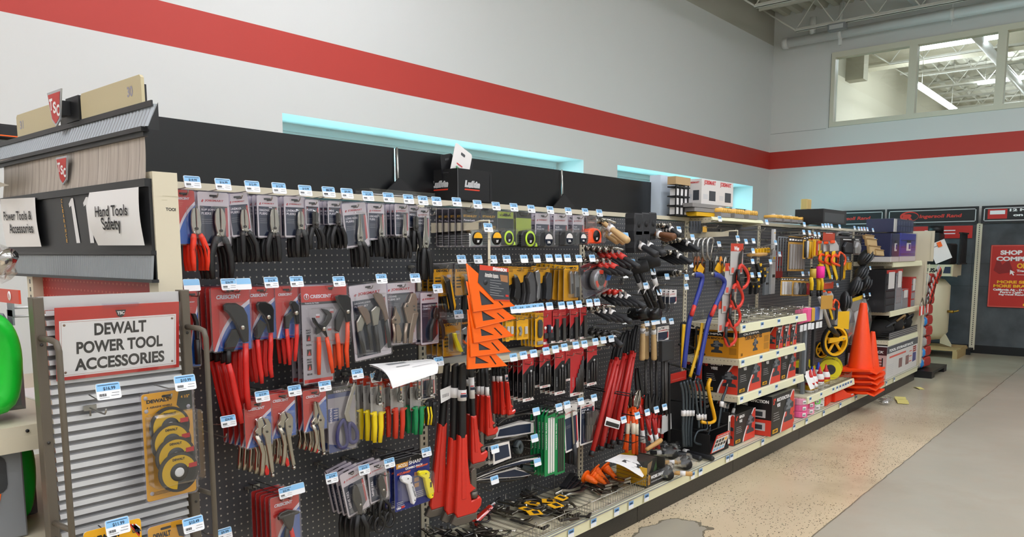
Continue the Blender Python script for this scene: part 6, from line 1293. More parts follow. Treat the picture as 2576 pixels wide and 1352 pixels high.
p, e = at('d7', 630, 1190, -.3), at('d7', 755, 1108, -.3); o = thing('tool_haft', 'short pale wooden handle poking out of the wire rack', 'tool handle', None, tuple(p)); MB().tube([V((0, 0, 0)), (e-p)*.9, e-p], [.011, .015, .012], WOOD, 10).build('shaft', o)
# ------------------------------------------------------------------ base deck: wire baskets of loose tools, wraps, crowbars
ZD = .174
BW = mat('basket_wire', 'b8b6ae', .28, 1.)
def basket(label, x0, x1, y0=-.398, h=.062, hb=.085, yb=-.03, nx=None, group=None):
 o = thing('wire_basket', label, 'wire basket', group, ((x0+x1)/2, (y0+yb)/2, ZD)); w, d = (x1-x0)/2, (yb-y0)/2; b = MB(); n = nx or int((x1-x0)/.022)
 for i in range(n+1): x = -w+2*w*i/n; b.tube([(x, -d, h), (x, -d, .004), (x, -d+.03, .002)], .0013, BW, 4, cap=False)
 b.tube([(-w, -d, h), (w, -d, h)], .0024, BW, 6).tube([(-w, -d, h*.08), (w, -d, h*.08)], .002, BW, 6); b.build('front_grid', o)
 k = max(2, round((x1-x0)/.19))
 for i in range(k+1):
  x = -w+2*w*i/k; b = MB()
  for q in range(4): b.tube([(x, -d, h*(.1+.3*q)), (x, d, hb*(.1+.3*q)+.0)], .0014, BW, 4, cap=False)
  b.tube([(x, d, 0), (x, d, hb)], .002, BW, 5).tube([(x, -d, h), (x, -d, h+.012), (x, -d+.006, h+.016)], .002, BW, 5); b.build('divider', o)
 return o
basket('near wire basket on the base deck, crowded with small steel clamps', 1.95, 2.62); basket('middle wire basket on the base deck, holding loose bar clamps', 2.63, 3.05); basket('far wire basket on the base deck, under the orange nozzles', 3.06, 3.62)
# loose steel: bar clamps, C clamps, yellow packets, bolts
R9 = random.Random(11); CL = mat('clamp_steel', '6f6a60', .3, .9); CL2 = mat('clamp_brown', '3c342c', .45, .5)
def bar_clamp(label, x, y, z, ang, L, m, tilt=0):
 o = thing('bar_clamp', label, 'clamp', None, (x, y, z), (86, tilt, ang)); MB().box(-L/2, -.003, -.006, L/2, .003, .006, m).build('bar', o)
 MB().prism([(-L/2, -.006), (-L/2+.02, -.006), (-L/2+.015, .04), (-L/2+.004, .045)], -.006, .006, m, .002).build('fixed_jaw', o)
 MB().prism([(L*.1, -.01), (L*.1+.02, -.01), (L*.1+.016, .04), (L*.1+.002, .045)], -.006, .006, m, .002).tube([(L*.1+.02, 0, .03), (L*.1+.08, 0, .03)], .005, STEEL, 6).build('sliding_jaw', o); return o
def c_clamp(label, x, y, z, ang, s, m, tilt=80):
 o = thing('c_clamp', label, 'clamp', None, (x, y, z), (tilt, 0, ang))
 MB().tube(smooth([(s*.5, 0, s*.5), (-s*.2, 0, s*.55), (-s*.5, 0, s*.3), (-s*.5, 0, -s*.3), (-s*.2, 0, -s*.55), (s*.5, 0, -s*.5)], 3), s*.11, m, 6, flat=.7).build('frame', o)
 MB().tube([(s*.45, 0, s*.9), (s*.45, 0, -s*.2)], s*.07, STEEL, 6).tube([(s*.2, 0, s*.85), (s*.7, 0, s*.85)], s*.03, STEEL, 5).build('screw', o); return o
n = 0
for bx0, bx1, kinds in ((1.98, 2.6, 38), (2.66, 3.02, 20)):
 for i in range(kinds):
  x, y = R9.uniform(bx0+.03, bx1-.03), R9.uniform(-.34, -.09); z = ZD+.012+.012*(i % 4); n += 1
  lab = '%s small dark clamp in the %s wire basket' % (NTH[i] if i < 20 else 'twenty '+NTH[i-20] if i < 30 else 'thirty '+NTH[i-30], 'near' if bx0 < 2.5 else 'middle')
  if i % 3 == 2: c_clamp(lab, x, y, z+.005, R9.uniform(0, 180), R9.uniform(.05, .085), R9.choice((CL, CL2, DSTEEL)))
  else: bar_clamp(lab, x, y, z, R9.uniform(60, 120)+(-15 if i % 2 else 15), R9.uniform(.14, .26), R9.choice((CL2, CL, DSTEEL)), R9.uniform(-4, 4))
for i in range(6):
 x, y = (2.80, 2.88, 2.95, 2.76, 2.9, 3.0)[i], (-.2, -.17, -.22, -.28, -.3, -.26)[i]; o = thing('yellow_packet', 'flat yellow packet among the middle basket clamps, %s of six' % NTH[i], 'packet', None, (x, y, ZD+.05+.004*i), (3, 6-3*i, 20*i)); MB().box(-.025, -.035, 0, .025, .035, .004, YEL, .001).build('packet', o); MB().box(-.018, -.02, .004, .018, .01, .005, INK).build('print', o)
o = thing('locking_clamp', 'loose bare steel locking clamp lying across the middle basket', 'clamp', None, tuple(at('f2', 1150, 720, -.2))); MB().tube([(-.09, 0, .01), (-.03, 0, .015), (.03, 0, .0), (.10, -.02, .005)], [.012, .012, .009, .007], STEEL, 8, flat=.5).build('upper_arm', o); MB().tube([(-.09, -.02, -.01), (0, -.02, -.005), (.09, -.05, -.01)], .008, STEEL, 8).build('lower_arm', o); MB().ball((-.05, -.012, .008), .008, CHROME).build('rivet', o)
for i in range(5):
 o = thing('file_pack', 'long flat dark packet laid across the far basket, %s of five' % NTH[i], 'packet', None, (3.2+.012*i, -.2+.02*i, ZD+.03+.011*i), (0, 0, 8+4*i)); MB().box(-.13, -.018, 0, .13, .018, .008, CBLK, .002).build('packet', o)
for i in range(12): bar_clamp('long thin steel clamp bar in the far basket, %s of twelve' % NTH[i], 3.33+.018*i, -.24+.012*(i % 5), ZD+.02+.012*(i % 4), 55+5*(i % 7), .2, R9.choice((CL, CL2, STEEL)), R9.uniform(-5, 5))
# orange ribbed nozzles
ORP = mat('nozzle_orange', 'ff6c06', .5)
for q, (a, c) in enumerate((((1650, 385), (1810, 545)), ((1520, 410), (1700, 600)), ((1480, 470), (1690, 630)), ((1400, 510), (1560, 600)))):
 p, e = at('f2', *a, -.17+.02*(q % 2)), at('f2', *c, -.25+.02*(q % 2)); v = e-p; L = v.length; o = thing('orange_nozzle', 'orange ribbed cone nozzle in the far basket, %s' % ('upper right', 'middle', 'front', 'rear left')[q], 'nozzle', None, tuple(p)); o.rotation_mode = 'QUATERNION'; o.rotation_quaternion = V((0, 0, 1)).rotation_difference(v)
 MB().lathe([(.036, 0), (.038, .003), (.036, .007), (.022, .01)], ORP, 20).build('flange', o)
 pr = [(.021, .008)]
 for i in range(6): z = .012+(L-.02)*i/6; r = .023-.0022*i; pr += [(r, z), (r+.001, z+(L-.02)/9), (r-.002, z+(L-.02)/6.2)]
 MB().lathe(pr+[(.008, L), (.0001, L)], ORP, 18).build('ribbed_body', o)
# knife sharpener display box and printed form
o = thing('sharpener_box', 'black display box of knife sharpeners with yellow inside, at the basket end', 'display box', None, (3.62, -.39, ZD)); PB = mat('photo_dark', '33312b', .5)
MB().box(0, 0, 0, .205, .2, .006, PB).box(0, 0, .006, .205, .004, .075, CBLK).box(0, .004, .006, .004, .2, .11, mat('box_yellow', 'c79a1a', .5)).box(.201, .004, .006, .205, .2, .13, PB).box(.004, .196, .006, .201, .2, .15, MATS['box_yellow']).build('tray', o)
b = MB(); b.text('WORK SHARP', .115, .048, -.0012, w=.155, h=.02, m=WHITE, bold=.05).text('OUTDOOR SHARPENERS', .115, .022, -.0012, w=.15, h=.0075, m=LGREY, bold=.02).rect(.004, .012, .03, .066, -.0012, mat('gold_box', 'c88d2a', .45)); b.poly([(.008, .02), (.014, .058), (.018, .03), (.024, .058), (.026, .05), (.02, .016), (.016, .04), (.012, .016)], -.0018, CBLK); b.build('front_print', o)
o2 = thing('boxed_sharpener', 'dark boxed sharpener standing in the display box', 'carton', None, (3.74, -.34, ZD+.007)); MB().box(-.07, 0, 0, .075, .12, .12, PB).build('carton', o2); b = MB(); b.poly([(-.05, .01), (.0, .06), (.02, .11), (-.03, .1)], -.001, mat('hand_photo', '8a7458', .6)).poly([(.02, .02), (.06, .1), (.075, .06), (.05, .01)], -.001, mat('leaf_photo', '4d6340', .6)); b.build('photo_print', o2)
def form(label, c, y0, y1, lift=0):
 o = thing('paper_form', label, 'paper', None, (0, 0, 0)); P_ = [onY(*pix('f2', *q), d) for q, d in zip(c, (y1, y1, y0, y0))]; b = MB(); vs = []; fs = []; n = 8
 f = lambda a, r: P_[0].lerp(P_[1], a).lerp(P_[3].lerp(P_[2], a), r)+V((0, 0, .012*sin(pi*a*1.3)*r+lift))
 for i in range(n+1):
  for j in range(n+1): vs.append(f(j/n, i/n))
 for i in range(n):
  for j in range(n): fs.append((i*(n+1)+j, (i+1)*(n+1)+j, (i+1)*(n+1)+j+1, i*(n+1)+j+1))
 b.raw(vs, fs, PAPER, True); b.build('sheet', o); b = MB(); up = V((0, 0, .0022))
 for a0, r0, a1, r1, m in [(.1+.02*i, .12+.08*i, .1+.02*i+.5, .135+.08*i, LGREY) for i in range(5)]+[(.32, .55, .8, .74, DGREY), (.2, .82, .7, .84, LGREY), (.6, .1, .9, .13, GREY)]: b.quad(*[f(a, r)+up for a, r in ((a0, r0), (a1, r0), (a1, r1), (a0, r1))], m)
 b.build('print', o); return o
form('white printed form lying on the display box of sharpeners', [(1850, 225), (2325, 270), (2145, 505), (1655, 315)], -.385, -.24)
# plastic wrapped mallets lying on the deck
for q, (h, e, hd, hm, d0, d1) in enumerate((((1430, 345), (1290, 310), RUB, WOODH, -.33, -.2), ((2470, 460), (2560, 470), RUB, WOOD, -.36, -.39), ((1300, 250), (1170, 230), RUB, HBLK, -.2, -.12))):
 cid = 'f2' if q == 1 else None
 p = onZ(*(pix('f2', *h) if cid else pix('d8', h[0]+1020, h[1]-110)), ZD+.035); o = thing('wrapped_mallet', 'rubber mallet wrapped in clear plastic on the base deck, %s' % ('largest', 'nearest the front edge', 'farthest back')[q], 'mallet', None, tuple(p))
 a = V(((-.6, .8, -.02), (.5, -.86, -.02), (-.7, .7, -.02))[q])*.14
 MB().tube([V((-.045, -.03, 0)), V((.045, .03, 0))], .032, hd, 16).build('mallet_head', o); MB().tube([V((0, 0, 0)), a*.5, a], [.011, .013, .014], hm, 8).build('handle', o); MB().tube([a*.5, a*.72], .0155, WHITEP, 8).build('sleeve', o)
 MB().crumple((0, 0, .006), (.07, .055, .042), WRAP).build('plastic_wrap', o, 'clear plastic wrap')
for q, (a, c) in enumerate((((210, 1265), (480, 1335)), ((140, 1270), (370, 1335)), ((60, 1290), (240, 1300)))):
 p, e = onZ(*pix('e3', *a), ZD+.018), onZ(*pix('e3', *c), ZD+.018); o = thing('wrapped_haft', 'black handled tool with white sleeve lying on the deck, %s of three' % ('front', 'second', 'third')[q], 'tool', None, tuple(p)); v = e-p; MB().tube([V((0, 0, 0)), v*.96, v], [.015, .017, .012], HBLK, 10).build('handle', o); MB().tube([v*.02, v*.16], .0185, WHITEP, 10).build('sleeve', o)
o = thing('clear_bag', 'crumpled clear plastic bag on the base deck behind the wrapped mallets', 'bag', None, tuple(onZ(*pix('d7', 850, 1165), ZD+.03))); b = MB()
for i in range(7): b.crumple((R9.uniform(-.09, .09), R9.uniform(-.06, .06), R9.uniform(-.005, .01)), (R9.uniform(.03, .06), R9.uniform(.02, .045), R9.uniform(.02, .03)), WRAP, 8)
b.build('bag_film', o)
# crowbar display
o = thing('crowbar_stand', 'black floor stand of crowbars with a small price board in front', 'display stand', None, (4.47, -.36, ZD)); b = MB(); b.box(-.03, 0, 0, .26, .33, .03, MBLACK).box(-.03, .30, .03, .26, .33, .44, MBLACK).box(-.03, .0, .03, -.02, .33, .14, MBLACK).box(.25, .0, .03, .26, .33, .24, MBLACK); b.build('stand_body', o)
for z, y in ((.16, .01), (.33, .12)): MB().tube([(-.02, y+.2, z), (-.02, y, z), (.25, y, z), (.25, y+.2, z)], .004, MBLACK, 6).build('wire_rail', o)
b = MB(); b.X = T(.06, -.012, .02) @ RX(18); b.box(-.09, 0, 0, .10, .004, .13, CRED).rect(-.084, .006, .094, .105, -.001, WHITE).text('Save Friendly Shop Here', .005, .117, -.001, w=.16, m=WHITE, bold=.03)
for i in range(4):
 for j, m in ((0, LBLUE), (1, CBLK), (2, CBLK)): b.rect(-.075+.042*i, .012+.03*j, -.043+.042*i, .034+.03*j, -.0016, YEL if (i == 3 and j == 2) else m)
b.build('price_board', o); MB().box(-.02, .29, .44, .2, .30, .5, CRED).rect(.0, .455, .18, .46, .289, SALMON).build('header_board', o); MB().box(.242, -.004, .03, .268, .0, .22, WHITEP).box(.25, -.006, .06, .26, -.004, .18, CBLK).build('side_card', o)
CBAR = mat('bar_slate', '3c464c', .4, .3)
def bar(label, cid, pts, y, r, m, claw=None, sl=None, name='pry_bar', flat=.7):
 P_ = [at(cid, *p[:2], y-(p[2] if len(p) > 2 else 0)) for p in pts]; o = thing(name, label, 'pry bar', None, tuple(P_[0])); Q = [p-P_[0] for p in P_]; S_ = smooth(Q, 4)
 MB().tube(S_, r, m, 6, flat=flat).build('bar', o)
 if claw: MB().tube([Q[0], Q[0]-(Q[1]-Q[0]).normalized()*.035], [r, r*.4], claw, 6, flat=.5).build('claw_tip', o)
 if sl is not None: i = int(len(S_)*sl); MB().tube([S_[i], S_[i]+(S_[i+1]-S_[i]).normalized()*.035], r*1.35, WHITEP, 8).build('label_sleeve', o)
 return o
for q in range(4): bar('slate wrecking bar in the crowbar stand, %s from the left' % NTH[q], 'e3', [(185+28*q, 655-10*q), (205+30*q, 740), (210+28*q, 900), (208+24*q, 1080), (215+22*q, 1225)], -.3+.02*q, .011, CBAR, sl=.52)
for q in range(3): bar('slate pry bar right of the four tall bars, %s from the left' % NTH[q], 'e3', [(300+32*q, 640-5*q), (318+36*q, 720), (330+36*q, 860), (345+28*q, 960), (350+25*q, 1060)], -.3+.02*q, .010, CBAR, sl=.7)
bar('bright yellow flat pry bar in the crowbar stand', 'e3', [(450, 620), (432, 680), (450, 800), (480, 920), (488, 990), (440, 1015), (375, 1005)], -.3, .011, mat('bar_yellow', 'f2b31c', .35), flat=1.2)
for q in range(3): bar('forged claw bar with bright tip, %s from the left' % NTH[q], 'e3', [(600+22*q, 690+25*q), (585+15*q, 740), (560+22*q, 800+10*q), (545+28*q, 900), (520+40*q, 1060)], -.31+.02*q, .011, CBAR, claw=CHROME if q else STEEL, sl=.55)
bar('hooked round bar curling at the right of the crowbar stand', 'e3', [(600, 860), (625, 830), (660, 825), (672, 850), (650, 930), (610, 1040)], -.32, .008, CBAR, sl=.7)
bar('thin U shaped bar low in the crowbar stand', 'e3', [(420, 1000), (420, 1070), (340, 1090), (310, 1180), (370, 1210)], -.31, .007, CBAR)
c_clamp('large dark clamp on the crowbar stand base', 4.60, -.27, ZD+.11, 30, .07, CBAR, 20)
# blue and yellow wrecking bars in the black rack behind
BLUB = mat('bar_blue', '24348c', .35); YELB = mat('bar_gold', 'e2b014', .35)
for q, (a, m_, c, e, col, nm) in enumerate((((405, 872), (470, 880), (465, 960), (350, 1330), BLUB, 'first blue'), ((585, 868), (650, 890), (685, 960), (530, 1330), BLUB, 'second blue'))):
 s1, s2 = pix('e2', *a), pix('e2', *e); o = bar('%s wrecking bar with gooseneck top, leaning behind the crowbars' % nm, 'e2', [a, m_, c, ((c[0]+e[0])/2, (c[1]+e[1])/2), e, ((302, 1750), (432, 1818))[q]], -.43, .0165, col, claw=STEEL, flat=.8)
 P0 = V(o.location); b = MB(); p, r_ = at('e2', (c[0]*.45+e[0]*.55), c[1]*.45+e[1]*.55, -.448)-P0, at('e2', c[0]*.2+e[0]*.8, c[1]*.2+e[1]*.8, -.448)-P0; b.tube([p, r_], .0145, CRED, 6, flat=.8); b.build('red_label', o, 'red label band')
for q, pts in enumerate((((215, 130), (205, 300), (200, 520)), ((380, 120), (345, 330), (270, 600)))): bar('gold flat bar leaning in the black rack, %s' % ('left', 'right')[q], 'e3', pts, -.24, .015, YELB, flat=.6)
o = thing('wire_rack', 'black bent wire rack guarding the blue and gold bars', 'rack', None, (0, 0, 0)); b = MB()
for pts in (((195, 520), (190, 180), (210, 115), (300, 150)), ((330, 560), (325, 200), (345, 160), (440, 205)), ((170, 310), (260, 320), (400, 400)), ((80, 480), (240, 530), (340, 590)), ((85, 490), (85, 1180))): b.tube(smooth([at('e3', *p, -.2) for p in pts], 3), .007, MBLACK, 6)
b.build('rack_wire', o)
# ------------------------------------------------------------------ cartons on the shelves
CRED2 = mat('carton_red', 'd9402e', .4); CBK = mat('carton_black', '17181a', .38); VGR = mat('vise_grey', '3a3e44', .45); VLT = mat('vise_light', '747a80', .45)
VISE = [(-.5, 0), (.5, 0), (.42, .18), (.15, .25), (.2, .5), (.52, .52), (.52, .74), (.2, .8), (.12, 1), (-.3, .95), (-.3, .72), (-.55, .66), (-.5, .45), (-.2, .42), (-.22, .25), (-.45, .2)]
def vise_art(title, num, small=False, label=True):
 def f(b, w, h):
  b.rect(-w/2, 0, w/2, h, -.0006, CBK); n = 8
  cur = [(w*(.0+.5*(i/n)**1.4)-w*.1, h*(i/n)) for i in range(n+1)]
  b.poly(cur+[(w/2, h), (w/2, 0)], -.0012, SWOOSH); b.poly([(x+w*.05, z) for x, z in cur if x+w*.05 < w/2]+[(w/2, h*.93), (w/2, 0)], -.0018, CRED2)
  k = min(w*.42, h*.62); b.poly([(w*.26+x*k, h*.22+z*k) for x, z in VISE], -.0024, VGR); b.poly([(w*.26+x*k*.6, h*.22+k*(.5+z*.45)) for x, z in VISE], -.003, VLT)
  fs = h*.12; b.text(num, -w*.40, h*.86, -.0024, h=fs*1.3, m=CRED2, bold=.05)
  for i, t in enumerate(title.split('|')): b.text(t, -w*.30, h*(.88-.14*i), -.0036, h=fs*.8, m=WHITE, bold=.05, align='l', **({'w': w*.56} if len(t) > 6 else {}))
  for i in range(4): b.rect(-w*.42, h*(.55-.06*i), -w*(.2-.02*i), h*(.56-.06*i), -.0022, LGREY)
  if label: b.rect(-w*.44, h*.05, -w*.22, h*.15, -.0024, YEL); b.text('LARIN', -w*.33, h*.1, -.003, w=w*.16, m=INK, bold=.04)
 return f
def vise_side(b, w, h):
 b.rect(-w/2, 0, w/2, h, -.0006, CBK); b.rect(-w/2, 0, w/2, h*.4, -.0012, CRED2); b.text('5"', -w*.36, h*.86, -.0018, h=h*.13, m=CRED2, bold=.05).text('MULTI-FUNCTION', w*.1, h*.86, -.0018, w=w*.68, m=WHITE, bold=.05).text('VISE', -w*.1, h*.77, -.0018, w=w*.22, m=WHITE, bold=.05)
 for x, z in ((.12, .45), (.12, .12)): b.rect(w*x, h*z, w*(x+.26), h*(z+.2), -.0018, LGREY).rect(w*(x+.03), h*(z+.03), w*(x+.2), h*(z+.15), -.0024, VGR)
 b.lathe([(w*.17, 0), (w*.17, .001)], LGREY, 24, c=(-w*.22, -.0014, h*.44), axis='y').lathe([(w*.15, 0), (w*.15, .0012)], CBK, 24, c=(-w*.22, -.0018, h*.44), axis='y')
def olympia(b, w, h):
 AMC = mat('carton_amber', 'd8921c', .45); b.rect(-w/2, 0, w/2, h, -.0006, AMC); b.rect(-w/2, h*.74, w/2, h*.90, -.0012, CBK); b.text('OLYMPIA', -w*.12, h*.82, -.0018, w=w*.5, h=h*.07, m=WHITE, bold=.05); b.text('TURN BENCH VISE', -.05*w, h*.67, -.0012, w=w*.55, m=INK, bold=.04)
 k = min(w*.5, h*.45); b.poly([(w*.02+x*k, h*.15+z*k) for x, z in VISE], -.0012, VGR); b.poly([(w*.02+x*k*.6, h*.15+k*(.5+z*.45)) for x, z in VISE], -.0018, VLT)
 for i in range(2): b.rect(w*.3, h*(.12+.28*i), w*.46, h*(.36+.28*i), -.0012, mat('carton_tan', 'b57a1c', .5))
 for i in range(5): b.rect(-w*.42+.006*i, h*.06, -w*.42+.006*i+.003, h*.16, -.0012, INK)
def carton(label, x0, x1, y0, y1, z0, z1, front, side, m=None, rz=0, cat='carton', top=None, name='carton'):
 w, d, h = x1-x0, y1-y0, z1-z0; o = thing(name, label, cat, None, ((x0+x1)/2, (y0+y1)/2, z0), (0, 0, rz)); m = m or CBK
 b = MB().box(-w/2, -d/2, 0, w/2, d/2, h, m)
 if top: b.rect(0, 0, 0, 0, 0, m); b.quad((-w/2, -d*.1, h+.0006), (w/2, -d*.1, h+.0006), (w/2, d*.1, h+.0006), (-w/2, d*.1, h+.0006), top)
 b.build('carton_body', o)
 if front: b = MB(); b.X = T(0, -d/2, 0); front(b, w, h); b.build('front_print', o)
 if side: b = MB(); b.X = T(-w/2, 0, 0) @ RZ(-90); side(b, d, h); b.build('side_print', o)
 return o
carton('yellow vise carton with dark vise picture on the middle shelf', 4.80, 5.33, -.375, -.06, .766, .955, olympia, olympia, mat('carton_amber', 'd8921c', .45))
for q, (x, dx) in enumerate(((5.52, .13), (5.66, .13), (5.80, .13), (5.60, .12))): carton('small black and red bench vise carton on its edge, %s on the middle shelf' % ('left', 'middle', 'right', 'rear')[q], x-.06, x+dx-.065, -.37 if q < 3 else -.2, -.215 if q < 3 else -.06, .766, .935, vise_art('BENCH|VISE', '3"', True, True), vise_art('BENCH|VISE', '3"'))
for q, (x0, x1, y0, y1) in enumerate(((4.81, 5.19, -.375, -.13), (5.20, 5.55, -.375, -.14), (5.56, 5.86, -.375, -.15), (4.79, 5.10, -.125, -.02))): carton('black bench vise carton with red corner on the lowest shelf, %s' % ('left end', 'middle', 'right end', 'rear left')[q], x0, x1, y0, y1, .521, .745, vise_art('BENCH|VISE', '6"'), vise_art('BENCH|VISE', '6"'))
carton('large black multi function vise carton on the base deck', 5.21, 5.63, -.455, -.10, ZD, .458, vise_art('MULTI-FUNCTION|VISE', '5"'), vise_side, top=CRED2)
carton('black bench vise carton beside the crowbar stand on the base deck', 4.80, 5.14, -.365, -.12, ZD, .385, vise_art('BENCH|VISE', '6"'), vise_art('BENCH|VISE', '6"'))
carton('dark vise carton standing behind the multi function one on the base deck', 4.82, 5.18, -.10, -.01, ZD, .46, vise_art('FUNCTION|VISE', '5"'), None); carton('narrow red and black vise carton right of the multi function one', 5.66, 5.80, -.40, -.2, ZD, .36, vise_art('VISE', '4"'), vise_art('VISE', '4"'))
# shelf price chips on the rails, two per shelf run
def rail_chip(label, x, y, z): o = thing('rail_label', label, 'shelf label', 'shelf rail labels', (x, y, z)); MB().box(-.024, 0, -.021, .024, .001, .021, TAGW).rect(-.023, .0, .023, .020, -.0006, mat('chip_blue', '6d9fd2', .4)).rect(-.015, .004, .015, .012, -.001, mat('tag_ink', '1c3350', .5)).build('label_card', o); return o
n = 0
for x in (2.52, 2.7, 2.86, 3.05, 3.26, 3.40, 3.56, 4.10, 4.20, 4.58, 4.64, 5.15, 5.75, 6.02, 6.42, 6.85, 7.3, 7.7, 8.3, 8.6): rail_chip('small blue and white price label on the base deck rail, %s from the aisle end' % NTH[n], x, -.4235, .141); n += 1
for z, nm in ((.97, 'turnbuckle shelf'), (.74, 'middle carton shelf'), (.495, 'lowest carton shelf')):
 for k, x in enumerate((4.8, 5.1, 5.4, 5.75)): rail_chip('small price label on the %s rail, %s from the left' % (nm, NTH[k]), x, -.4095, z)
for k in range(9): rail_chip('small price label on the chalk shelf rail, %s from the left' % NTH[k], (6.05, 6.3, 6.6, 6.7, 6.78, 6.86, 6.93, 7.0, 7.08)[k], -.4345, .31)
# chrome turnbuckles in a wire tray
basket('chrome wire tray of turnbuckles on the topmost carton shelf', X3+.03, X4-.03, -.385, .05, .07)
for o_ in [c for c in bpy.data.objects if c.name.startswith('wire_basket') and c.get('label', '').startswith('chrome wire tray')]: o_.location.z = .997
for k in range(18):
 x, y, z = 4.86+.066*(k//1.0), -.34+.07*(k % 4), 1.012+.018*((k*5) % 3); o = thing('turnbuckle', 'chrome turnbuckle in the wire tray, %s from the left' % NTH[k], 'turnbuckle', None, (x, y, z), (0, 0, 62+(k*37) % 40))
 MB().tube([(-.05, -.009, 0), (.05, -.009, 0)], .0035, CHROME, 6).tube([(-.05, .009, 0), (.05, .009, 0)], .0035, CHROME, 6).tube([(-.05, -.011, 0), (-.05, .011, 0)], .007, CHROME, 6).tube([(.05, -.011, 0), (.05, .011, 0)], .007, CHROME, 6).build('body', o); MB().tube([(-.03, 0, 0), (-.10, 0, 0)], .004, CHROME, 6).tube([(.03, 0, 0), (.10, 0, 0)], .004, CHROME, 6).build('screw', o)
o = thing('steel_tray', 'bright folded steel tray among the turnbuckles', 'tray', None, (4.98, -.3, 1.03), (8, 0, 25)); MB().box(-.1, -.05, 0, .1, .05, .004, STEEL).box(-.1, -.05, 0, .1, -.046, .03, STEEL).build('tray_body', o)
# ------------------------------------------------------------------ strip of red snips and the clamps around it
ax2, ay2, zb2, ze2 = strip_arm('cream arm with hanging strip carrying red gripped snips', '', (1725, 592), (1855, 586), (1848, 870))
o = thing('price_card', 'blue price tag at the top of the red snips strip', 'price tag', None, tuple(onY(1856, 600, ay2-.012))); add_tag(o, '$9.99', (0, 0, 0), True)
for q, (cx, cy, dx) in enumerate(((800, 575, 0), (770, 760, -45), (750, 935, -55), (720, 1115, -70))):
 yy = ay2-.03+.006*q; box = (cx-58+dx*.5, cy, cx+60+dx*.5, cy+290); it = It('carded_snips', 'red and white carded snips on the hanging strip, %s from the top' % NTH[q], 'snips', 'e2', box, yy); b = MB(); w, h = it.w, it.h
 b.prism([(-w/2, -h), (w/2, -h), (w/2, 0), (-w/2, 0)], 0, .001, GRYC); b.rect(-w/2, -h*.25, w/2, 0, -.0006, mat('wiss_red', 'c23a22', .45)); b.text('Wiss', -.05*w, -h*.16, -.001, w=w*.4, m=WHITE, bold=.04); b.rect(w*.28, -h*.95, w*.44, -h*.3, -.0008, SALMON).rect(-w*.4, -h*.95, -w*.2, -h*.78, -.0008, SALMON); it.part('card', b)
 hx, hy = cx+35+dx*.55, cy+205; pts = [(hx-20, hy), (hx+35, hy+60), (hx+50, hy+140), (hx+20, hy+200), (hx-30, hy+215), (hx-55, hy+150), (hx-45, hy+60)]
 loop(it, [(*p, -.02) for p in pts], .012, mat('snip_red2', 'd2301f', .35)); it.part('inner_grip', MB().tube(it.path((hx-48, hy+40, -.024), (hx-58, hy+130, -.026), (hx-25, hy+210, -.024)), .011, BG, 8)); it.part('blades', MB().prism(it.L((hx-30, hy), (hx-10, hy-10), (hx+5, hy-150), (hx-20, hy-110)), -.016, -.008, DSTEEL, .001))
for q in range(4):
 it = It('spring_clamp', 'bright aluminium C shaped clamp below the top rail, %s from the right' % NTH[q], 'clamp', 'e2', (540-45*q, 520+4*q, 585-45*q, 760), -.21+.035*q); y_ = 525+4*q
 it.part('frame', MB().tube(smooth([V(p) for p in it.path((578-45*q, y_+40), (575-45*q, y_+5), (545-45*q, y_), (525-45*q, y_+40), (525-45*q, y_+150), (545-45*q, y_+200))], 3), .008, mat('aluminium_cast', 'c9c9c6', .3, .9), 6)); it.part('screw', MB().tube(it.path((575-45*q, y_+45), (550-45*q, y_+215)), .005, STEEL, 6))
for q, (x, y, m) in enumerate(((440, 700, mat('copper_clamp', '7d4a2c', .4, .5)), (480, 705, MATS['copper_clamp']), (410, 700, MATS['copper_clamp']), (560, 690, DSTEEL), (610, 690, STEEL), (650, 700, mat('clamp_orange', 'e28a1c', .4)), (690, 700, STEEL), (730, 705, DSTEEL))):
 it = It('hand_clamp', 'small clamp with dangling tag under the aluminium clamps, %s from the left' % NTH[q], 'clamp', 'e2', (x-14, y, x+22, y+170), -.2+.03*(q % 3)); it.part('clamp_arms', MB().tube(it.path((x, y), (x-10, y+60), (x-12, y+150)), .007, m, 6).tube(it.path((x, y), (x+14, y+60), (x+10, y+150)), .007, m, 6)); it.part('spring', MB().tube(it.path((x-8, y+50, -.004), (x+12, y+52, -.004)), .009, DSTEEL, 8))
 if q % 2 == 0: it.part('tag_card', MB().prism(it.L((x, y+60), (x+40, y+110), (x+20, y+170), (x-35, y+130)), -.012, -.011, YEL), 'yellow tag card')
def clutter(label, cat, cid, box, y, m, n=1, dy=.03, top=None, shape='card', name=None, back=None, m2=None):
 """hung pack: a coloured card with a body of its own in front"""
 it = It(name or 'hung_pack', label, cat, cid, box, y); x0, y0, x1, y1 = box; w, h = it.w, it.h; b = MB()
 b.prism(rrect(-w/2, -h, w/2, 0, min(.005, w*.2), 2), 0, .001, m); b.rect(-w/2, -h*.16, w/2, -h*.02, -.0006, top or CBLK); b.rect(-w*.3, -h*.12, w*.3, -h*.07, -.001, WHITE); it.part('card', b); m2 = m2 or DSTEEL
 if shape == 'bar': it.part('tool', MB().prism(rrect(-w*.22, -h*.95, w*.22, -h*.22, w*.1, 2), -.014, -.001, m2, .002))
 elif shape == 'blob': it.part('tool', MB().prism([(-w*.3, -h*.9), (w*.2, -h*.95), (w*.36, -h*.6), (w*.15, -h*.3), (-w*.2, -h*.25), (-w*.38, -h*.55)], -.025, -.001, m2, .005))
 elif shape == 'pair':
  for s_ in (-1, 1): it.part('tool', MB().tube([(s_*w*.18, -.008, -h*.22), (s_*w*.2, -.008, -h*.6), (s_*w*.12, -.008, -h*.95)], w*.1, m2, 6))
 if n > 1: it.stack(n, back or label, dy=dy)
 return it
